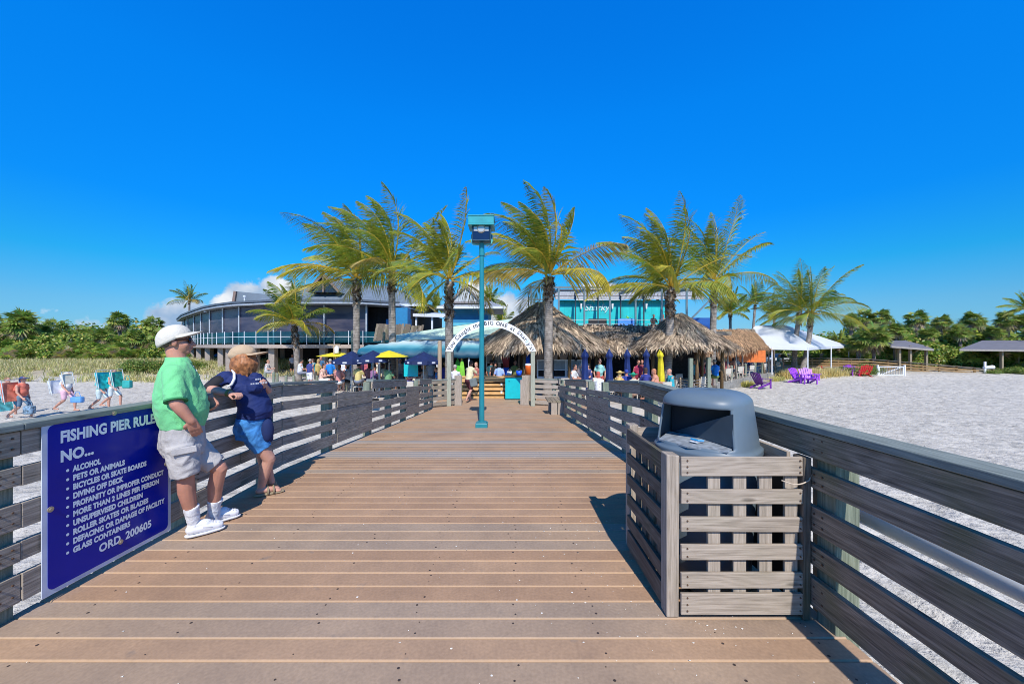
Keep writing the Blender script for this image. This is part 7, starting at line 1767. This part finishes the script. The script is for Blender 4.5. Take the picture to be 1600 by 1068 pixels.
# ---------------------------------------------------------------- generic small figures: five poses, shared meshes, each person copied with own colours
def figure(pose, seed):
    """returns meshes: body, top, bottom, hair; faces +x"""
    r = random.Random(seed); b = Blob(); V = Vector
    if pose in ('stand', 'walk', 'lean'):
        k = .0 if pose == 'stand' else .22
        lean = .12 if pose == 'lean' else .02
        hip = V((-.02, 0, .93)); sh = V((lean * .9, 0, 1.40)); hd = V((lean * 1.3 + .02, 0, 1.62))
        kn = [V((.04 + k, .10, .50)), V((.03 - k * .2, -.10, .50))]; an = [V((k * 1.1, .11, .08)), V((-.05 - k * 1.6, -.11, .10 + k * .3))]
        hips = [V((-.02, .09, .90)), V((-.02, -.09, .90))]
    else:
        hip = V((-.05, 0, .52)); sh = V((-.02, 0, 1.0)); hd = V((.05, 0, 1.22)); hips = [V((-.05, .1, .50)), V((-.05, -.1, .50))]
        kn = [V((.38, .13, .50)), V((.38, -.13, .50))]; an = [V((.40, .13, .08)), V((.36, -.13, .08))]
    b.ell(hd + V((0, 0, .02)), (.095, .078, .115), 0); b.ell(hd + V((.09, 0, -.01)), (.02, .014, .022), 0); b.ell(hd + V((.045, 0, -.07)), (.05, .045, .045), 0)
    for s in (-1, 1): b.ell(hd + V((-.005, s * .078, 0)), (.018, .01, .03), 0)
    b.limb([sh, hd - V((0, 0, .05))], [.06, .052]); b.limb([sh, hip], [.12, .13])
    for i, s in enumerate((1, -1)):
        so_ = sh + V((0, s * .19, -.02))
        if pose == 'sit' : el = so_ + V((.12, s * .05, -.26)); wr = el + V((.22, -s * .06, .02))
        elif pose == 'reach' or (pose == 'lean'): el = so_ + V((.16, s * .04, -.24)); wr = el + V((.24, -s * .04, -.02))
        elif pose == 'walk': el = so_ + V((-.06 + .12 * i, s * .05, -.27)); wr = el + V((.06 + .14 * i, 0, -.22))
        else: el = so_ + V((-.02, s * .07, -.28)); wr = el + V((.10, -s * .03, -.22))
        b.limb([so_, el, wr], [.05, .042, .03]); hand(b, wr, (wr - el), V((0, -s, 0)), 1.0, .5, s)
        b.limb([hips[i], kn[i]], [.09, .062]); b.limb([kn[i], kn[i].lerp(an[i], .35) - V((.012, 0, 0)), an[i]], [.057, .058, .036]); b.limb([an[i] + V((-.03, 0, -.04)), an[i] + V((.16, 0, -.05))], [.038, .034])
        if i == 0: arm = (so_, el)
    out = {'body': b}
    t = Blob(); t.limb([sh + V((0, 0, -.03)), sh.lerp(hip, .5), hip + V((0, 0, .02))], [.145, .148, .152]); t.ell(sh + V((0, 0, -.04)), (.11, .20, .07), 0); t.ell(sh.lerp(hip, .6) + V((.04, 0, 0)), (.15, .165, .16), 0)
    for s in (1, -1):
        so_ = sh + V((0, s * .19, -.02)); el = so_ + (arm[1] - arm[0]) * .6; el.y = so_.y + s * .03; t.limb([so_ - V((0, s * .03, 0)), el], [.07, .06])
    out['top'] = t
    m = Blob(); m.ell(hip - V((0, 0, .02)), (.15, .175, .13), 0)
    for i in (0, 1): m.limb([hips[i], hips[i].lerp(kn[i], .8)], [.108, .088])
    out['bottom'] = m
    hr = Blob(); hr.ell(hd + V((-.02, 0, .045)), (.100, .086, .100), 0)
    if seed % 2: hr.ell(hd + V((-.06, 0, -.05)), (.055, .08, .11), 0)
    out['hair'] = hr
    return out
PROT = {}
for pose in ('stand', 'walk', 'lean', 'sit'):
    for sd in (0, 1):
        f = figure(pose, sd); root = bpy.data.objects.new('person', None)
        ms = {}
        for k, vox in (('body', .013), ('top', .02), ('bottom', .02), ('hair', .016)):
            o = f[k].build(k, None, None, vox, 2, fold=0 if k in ('body',) else .006, fscale=9); o.data.name = pose + '_' + k
            ms[k] = o.data; bpy.data.objects.remove(o)
            ms[k].materials.append(None)
        PROT[(pose, sd)] = ms; bpy.data.objects.remove(root)
CN = {}
def cloth(c):
    k = tuple(round(v, 2) for v in c)
    if k not in CN: CN[k] = paint('cloth_%d' % len(CN), c, .85, var=.12, scale=8)
    return CN[k]
SK = [SKIN_M, SKIN_W, skinmat('light_skin', (.58, .36, .27)), skinmat('brown_skin', (.24, .12, .08))]
def person(px, D, rz, pose, top, bottom, hairc, label, sd=0, z=TZ, s=1.0, skin=0, group=None, hat=None, py=None):
    x = (px - 795) * D / F
    if py is not None: z = CAMH - (py - 541) * D / F
    root = empty('person', (x, D, z), label, 'person', group, R(rz)); root.scale = (s, s, s)
    ms = PROT[(pose, sd)]
    for k, nm, mt in (('body', 'body', SK[skin]), ('top', 'shirt', cloth(top)), ('bottom', 'shorts', cloth(bottom)), ('hair', 'hat' if hat else 'hair', cloth(hat or hairc or K_))):
        if k == 'hair' and hat is None and hairc is None: continue
        o = bpy.data.objects.new(nm, ms[k]); COL.objects.link(o); o.parent = root; o.material_slots[0].link = 'OBJECT'; o.material_slots[0].material = mt
    if hat:
        hd = {'sit': Vector((.05, 0, 1.29)), 'lean': Vector((.17, 0, 1.69))}.get(pose, Vector((.04, 0, 1.69)))
        m = MB(); m.lathe((0, 0, 0), [(.10, .0), (.19, -.02), (.19, -.01), (.10, .012)], 18); me = m.mesh('hat_brim'); me.transform(Matrix.Translation(hd)); me.materials.append(cloth(hat)); o = bpy.data.objects.new('hat_brim', me); COL.objects.link(o); o.parent = root
    return root
W_, B_, K_ = (.7, .7, .7), (.03, .05, .2), (.02, .02, .02)
BR, BL, GY = (.06, .03, .02), (.45, .30, .13), (.35, .33, .3)
# near the arch
person(733, 15.9, 65, 'lean', (.70, .62, .38), (.10, .02, .03), BR, 'woman in cream tank top and dark shorts standing at the orange timber counter', 1, z=LZ, s=.97, skin=1)
person(744.5, 17.7, -110, 'stand', (.35, .10, .08), (.1, .05, .04), (.25, .12, .05), 'woman in patterned dress facing the camera behind the orange counter', 1, s=.97, skin=1)
person(711, 17.2, 100, 'sit', (.70, .70, .74), (.4, .4, .4), GY, 'man in white shirt sitting beside the left arch post', 0, skin=2, z=-.62)
person(767, 19, 60, 'stand', (.03, .12, .15), K_, BR, 'person in dark teal shirt in the shade under the mint roof', 0)
person(780, 18.0, 80, 'stand', (.32, .45, .75), (.3, .3, .35), K_, 'person in light blue shirt seen from behind under the mint roof', 1, s=.95, skin=1)
person(774, 18.6, 100, 'stand', K_, K_, K_, 'person in black standing just left of the light blue shirt', 0)
person(804, 19, -60, 'stand', (.28, .27, .07), K_, K_, 'person in olive shirt between the two cobalt columns', 0)
# left of the arch
person(640, 17.6, -20, 'sit', (.62, .20, .28), (.02, .12, .55), K_, 'woman in pink top and royal blue skirt seated before the turquoise board', 1, skin=1, z=-.6)
person(663, 17.8, 180, 'sit', (.48, .40, .34), (.3, .25, .2), BL, 'person in beige seated at the table under the navy umbrella', 1, skin=2, z=-.6)
person(683, 17.5, 190, 'sit', (.03, .16, .42), K_, BR, 'child in blue seated by the tall round pole', 0, s=.85, z=-.55)
person(484, 22, 70, 'stand', (.04, .05, .20), (.75, .75, .78), GY, 'man in navy shirt and white shorts left of the blue shirted man', 0, skin=0, s=.97)
person(516, 20.6, 110, 'stand', (.01, .20, .62), (.02, .02, .03), GY, 'man in bright blue shirt seen from behind below the yellow umbrella', 0, skin=1)
person(497, 23, 60, 'sit', (.45, .35, .12), (.3, .2, .1), BL, 'blond person in ochre top seated left of the blue shirted man', 1, z=-.55, skin=1)
person(505, 20, 0, 'sit', (.70, .45, .35), W_, BR, 'person in salmon top seated beside the blue shirted man', 1, z=-.7, skin=1)
person(502, 26, -80, 'stand', (.05, .15, .28), K_, K_, 'person in dark blue facing the camera behind the blue shirted man', 0)
person(530, 19, 100, 'sit', (.60, .25, .22), (.7, .7, .7), (.20, .07, .03), 'red haired woman in coral top seated right of the blue shirted man', 1, z=-.7, skin=1)
person(543, 19.6, 170, 'sit', (.65, .66, .68), K_, K_, 'person in white shirt seated under the navy umbrella', 1, z=-.7)
person(538, 21, -90, 'sit', (.7, .7, .72), K_, K_, 'dark haired person in white facing the camera under the navy umbrella', 0, z=-.5)
person(577, 19.4, 90, 'sit', (.50, .22, .25), (.3, .2, .3), BR, 'woman in rose top seated right of the second palm trunk', 1, z=-.65, skin=1)
person(584, 18.8, 60, 'sit', (.28, .14, .30), K_, BR, 'person in mauve top seated close to the rose topped woman', 0, z=-.7)
person(599, 19.2, 120, 'sit', (.62, .55, .38), (.5, .45, .3), BR, 'long haired woman in cream shirt seated left of the third palm trunk', 1, z=-.65)
person(569, 22, -90, 'stand', (.60, .15, .2), K_, K_, 'server in striped red shirt behind the second palm trunk', 0)
person(578, 24, -70, 'stand', (.30, .62, .66), K_, BR, 'person in pale turquoise shirt below the dark navy umbrella', 0)
person(418, 27, 10, 'sit', (.55, .52, .50), (.3, .3, .32), (.4, .2, .12), 'reclining person in grey shirt on the terrace right of the leaning woman', 0, z=-.75, skin=1)
person(360, 36, 80, 'stand', (.02, .25, .65), K_, K_, 'person in light blue shirt under the curved building', 0)
person(457, 33, -80, 'stand', (.5, .5, .55), K_, K_, 'person in white behind the columns of the curved building', 0)
# under and before the huts
person(937, 18.8, -95, 'stand', (.30, .62, .58), (.5, .1, .08), None, 'bald sunburnt man in mint shirt standing between the first two closed navy umbrellas', 0, skin=1, s=1.04)
person(935, 16.0, 90, 'sit', (.72, .72, .72), (.05, .15, .5), (.5, .10, .07), 'person with red headscarf and white shirt seated before the mint shirted man', 1, z=-.85)
person(968, 16.6, 40, 'sit', (.62, .42, .14), K_, BL, 'person with straw hat seated left of the third closed navy umbrella', 1, z=-.85, hat=(.62, .42, .14))
person(979, 16.6, 80, 'sit', (.02, .05, .30), K_, (.02, .05, .3), 'person in royal blue shirt seated below the third closed navy umbrella', 0, z=-.80)
person(990, 16.2, 100, 'sit', (.66, .60, .46), (.5, .3, .2), (.01, .30, .17), 'person in green cap and cream shirt seated right of the third closed umbrella', 0, z=-.9, hat=(.01, .30, .17))
person(997, 19, -80, 'stand', (.38, .03, .09), (.2, .02, .04), BR, 'woman in crimson dress standing left of the fourth closed navy umbrella', 1)
person(1003, 19.6, -100, 'stand', (.28, .05, .07), K_, K_, 'person in dark red shirt behind the woman in crimson', 0)
person(1009, 17, 80, 'sit', (.03, .04, .22), W_, BR, 'person in navy seated below the closed navy umbrella by the yellow one', 1, z=-.75)
person(1023, 16.8, 150, 'sit', (.62, .28, .18), K_, (.5, .2, .1), 'person in orange seated below the closed yellow umbrella', 1, z=-.78)
person(1047, 17.0, 180, 'sit', (.03, .35, .42), K_, (.6, .3, .2), 'person in teal shirt seated right of the right palm trunk', 0, z=-.8, skin=1)
person(1117, 20.3, 95, 'sit', (.01, .22, .70), (.15, .2, .05), GY, 'man in cobalt blue shirt seen from behind behind the cable railing', 0, z=-.55, skin=1, s=1.05)
person(1085, 20, -70, 'stand', (.05, .25, .28), K_, K_, 'person in teal in the shade of the right thatch', 0)
for i, (px, D, c) in enumerate(((1098, 22, (.4, .05, .06)), (1133, 27.5, (.5, .1, .1)), (1152, 30, (.35, .35, .3)), (1146, 29, (.5, .2, .12)), (1172, 33, (.05, .10, .3)), (1186, 35, (.55, .3, .25)), (1196, 36, (.7, .7, .7)), (1160, 31, (.05, .05, .08)), (1208, 38.5, (.5, .35, .3)), (1217, 40, (.1, .3, .3)), (1128, 26.8, (.6, .6, .62)), (905, 18.4, (.3, .25, .25)), (897, 17.4, (.6, .6, .6)), (920, 18.2, (.05, .06, .2)))):
    nm = {0: 'red', 1: 'coral', 2: 'khaki', 3: 'rust', 4: 'navy', 5: 'peach', 6: 'white', 7: 'black', 8: 'brown', 9: 'dark teal', 10: 'pale', 11: 'grey brown', 12: 'light grey', 13: 'deep blue'}[i]
    where = 'under the honey coloured thatch' if px > 1090 else 'at a table in front of the largest thatched hut'
    person(px, D, rc.uniform(0, 360), 'sit', c, (.2, .2, .22), rc.choice([BR, K_, BL, GY]), 'diner in %s top seated %s' % (nm, where), i % 2, z=-.62, skin=i % 3)
for i, (px, D, rz, po, c, sd_, nm) in enumerate((
    (470, 24, 40, 'sit', (.6, .6, .62), 0, 'white'), (490, 25, 200, 'sit', (.05, .3, .35), 1, 'teal'), (512, 23.5, 120, 'sit', (.5, .1, .12), 0, 'red'), (524, 24, 250, 'stand', (.12, .12, .14), 1, 'charcoal'),
    (551, 22.5, 30, 'sit', (.1, .2, .5), 1, 'blue'), (560, 18.4, 90, 'sit', (.6, .5, .2), 0, 'mustard'), (590, 22.5, 160, 'sit', (.7, .68, .6), 1, 'ivory'), (607, 17.6, 70, 'sit', (.15, .3, .15), 0, 'forest green'),
    (625, 21, 300, 'stand', (.5, .5, .5), 1, 'grey'), (650, 20.5, 20, 'sit', (.65, .3, .35), 0, 'salmon pink'), (673, 19.6, 110, 'stand', (.55, .55, .6), 1, 'silver grey'), (695, 19.5, 60, 'sit', (.05, .05, .3), 0, 'indigo'))):
    person(px, D, rz, po, c, (.2, .22, .28), rc.choice([BR, K_, BL, GY]), 'guest in %s top on the left terrace behind the pier railing' % nm, sd_, z=-.6 if po == 'sit' else TZ, skin=i % 4)
person(1021, 29.4, -85, 'sit', (.06, .05, .05), K_, K_, 'person in dark clothes seated on the upstairs deck, left of the two', 0, z=2.65); person(1036, 29.4, -110, 'sit', (.30, .22, .2), K_, K_, 'person with bare shoulders seated on the upstairs deck, right of the two', 1, z=2.65)
m = MB(); c = P(738.5, 592, 15.75); m.beam(c + Vector((0, 0, .03)), c + Vector((.07, 0, -.30)), .10, .30, up=(1, 0, 0)); o = m.build('shoulder_bag', paint('grey_bag', (.14, .17, .17), .7), bevel=.03); tag(o, 'grey shoulder bag hanging at the hip of the woman at the orange counter', 'bag')
# ---------------------------------------------------------------- beach walkers on the left sand, loaded with gear
def walker(px, py, D, lab, top, bottom, sd, hat=None, rz=5, skin=1):
    return person(px, D, rz, 'walk', top, bottom, (.25, .15, .08), lab, sd, s=.98, hat=hat, py=py, skin=skin)
def beach_chair_load(name, c, mat, frame, lab, cat, w=.55, h=.75, tilt=.15):
    root = empty(name, c, lab, cat); c = Vector(c)
    m = MB(); a = c + Vector((-.12, -w / 2, h / 2)); 
    m.beam(c + Vector((0, 0, -h / 2)), c + Vector((-tilt, 0, h / 2)), w, .04, up=(1, 0, 0)); m.build('folded_seat', mat, root, bevel=.01)
    m = MB()
    for s in (-1, 1): m.tube([c + Vector((.04, s * w / 2, -h / 2 - .08)), c + Vector((-tilt + .04, s * w / 2, h / 2 + .1))], .014, 6); m.tube([c + Vector((-.05, s * w / 2, -h / 2)), c + Vector((-tilt - .02, s * w / 2, h / 2))], .014, 6)
    m.tube([c + Vector((-tilt + .04, -w / 2, h / 2 + .1)), c + Vector((-tilt + .04, w / 2, h / 2 + .1))], .014, 6); m.build('tube_frame', frame, root)
FR = paint('pale_tube_frame', (.62, .66, .66), .4, .3)
walker(34, 654, 15.6, 'beach walker in coral top and patterned shorts wearing a navy hat, leftmost on the sand', (.62, .16, .11), (.12, .2, .28), 1, hat=(.05, .08, .2))
walker(104, 642, 16.8, 'beach walker in white top and pink skirt, middle of the three on the sand', (.72, .75, .82), (.72, .45, .55), 1, hat=(.75, .72, .62))
walker(176, 636, 17.4, 'beach walker in pale shorts carrying turquoise gear, rightmost of the three on the sand', (.02, .50, .55), (.60, .68, .72), 0)
walker(10, 652, 16.4, 'beach walker in dark red top partly behind the leftmost one', (.30, .03, .07), (.05, .35, .38), 0)
walker(158, 640, 17.9, 'beach walker with bare legs just behind the turquoise gear', (.10, .50, .50), (.5, .62, .66), 1)
def cc(px, py, D): return tuple(P(px, py, D))
STR = paint('coral_stripe_canvas', (.72, .20, .12), .8, var=.35, scale=5)
beach_chair_load('folded_beach_chair', cc(20, 612, 15.3), STR, FR, 'coral folded beach chair on the back of the leftmost walker', 'beach chair')
beach_chair_load('folded_beach_chair', cc(8, 632, 15.3), paint('aqua_mix_canvas', (.10, .45, .48), .8, var=.4, scale=7), FR, 'aqua folded beach chair held low by the leftmost walker', 'beach chair', h=.5)
beach_chair_load('folded_beach_chair', cc(108, 592, 16.5), paint('cream_canvas_b', (.72, .68, .55), .8), FR, 'cream folded beach chair over the head of the middle walker', 'beach chair', h=.4, w=.4)
beach_chair_load('folded_beach_chair', cc(92, 604, 16.6), paint('white_canvas_b', (.68, .72, .78), .8), FR, 'white folded beach chair on the back of the middle walker', 'beach chair', h=.55)
TQ = paint('turquoise_canvas', (.01, .45, .48), .7, var=.45, scale=6)
beach_chair_load('folded_beach_chair', cc(165, 594, 17.1), TQ, FR, 'turquoise folded beach chair on the back of the rightmost walker', 'beach chair', h=.72, w=.6)
beach_chair_load('folded_beach_chair', cc(186, 592, 17.2), paint('green_canvas_b', (.02, .36, .28), .7, var=.4, scale=6), FR, 'green folded beach chair in front of the rightmost walker', 'beach chair', h=.65, w=.5)
def bag(px, py, D, w, h, mat, lab):
    c = P(px, py, D); root = empty('beach_bag', c, lab, 'bag'); m = MB(); m.box(c.x - w / 2, c.x + w / 2, c.y - .1, c.y + .1, c.z - h / 2, c.z + h / 2); m.build('bag_body', mat, root, bevel=.05)
    m = MB(); m.tube([c + Vector((-w * .3, 0, h / 2)), c + Vector((-w * .15, 0, h / 2 + .2)), c + Vector((w * .15, 0, h / 2 + .2)), c + Vector((w * .3, 0, h / 2))], .012, 6); m.build('strap', mat, root)
bag(121, 624, 16.5, .46, .26, paint('sky_bag', (.12, .32, .66), .7), 'sky blue beach bag carried by the middle walker'); bag(199, 600, 17.3, .35, .35, paint('sea_bag', (.03, .35, .33), .7), 'sea green bag slung on the rightmost walker'); bag(46, 640, 15.6, .36, .34, paint('pattern_bag', (.16, .25, .34), .7, var=.7, scale=14), 'patterned beach bag beside the leftmost walker')
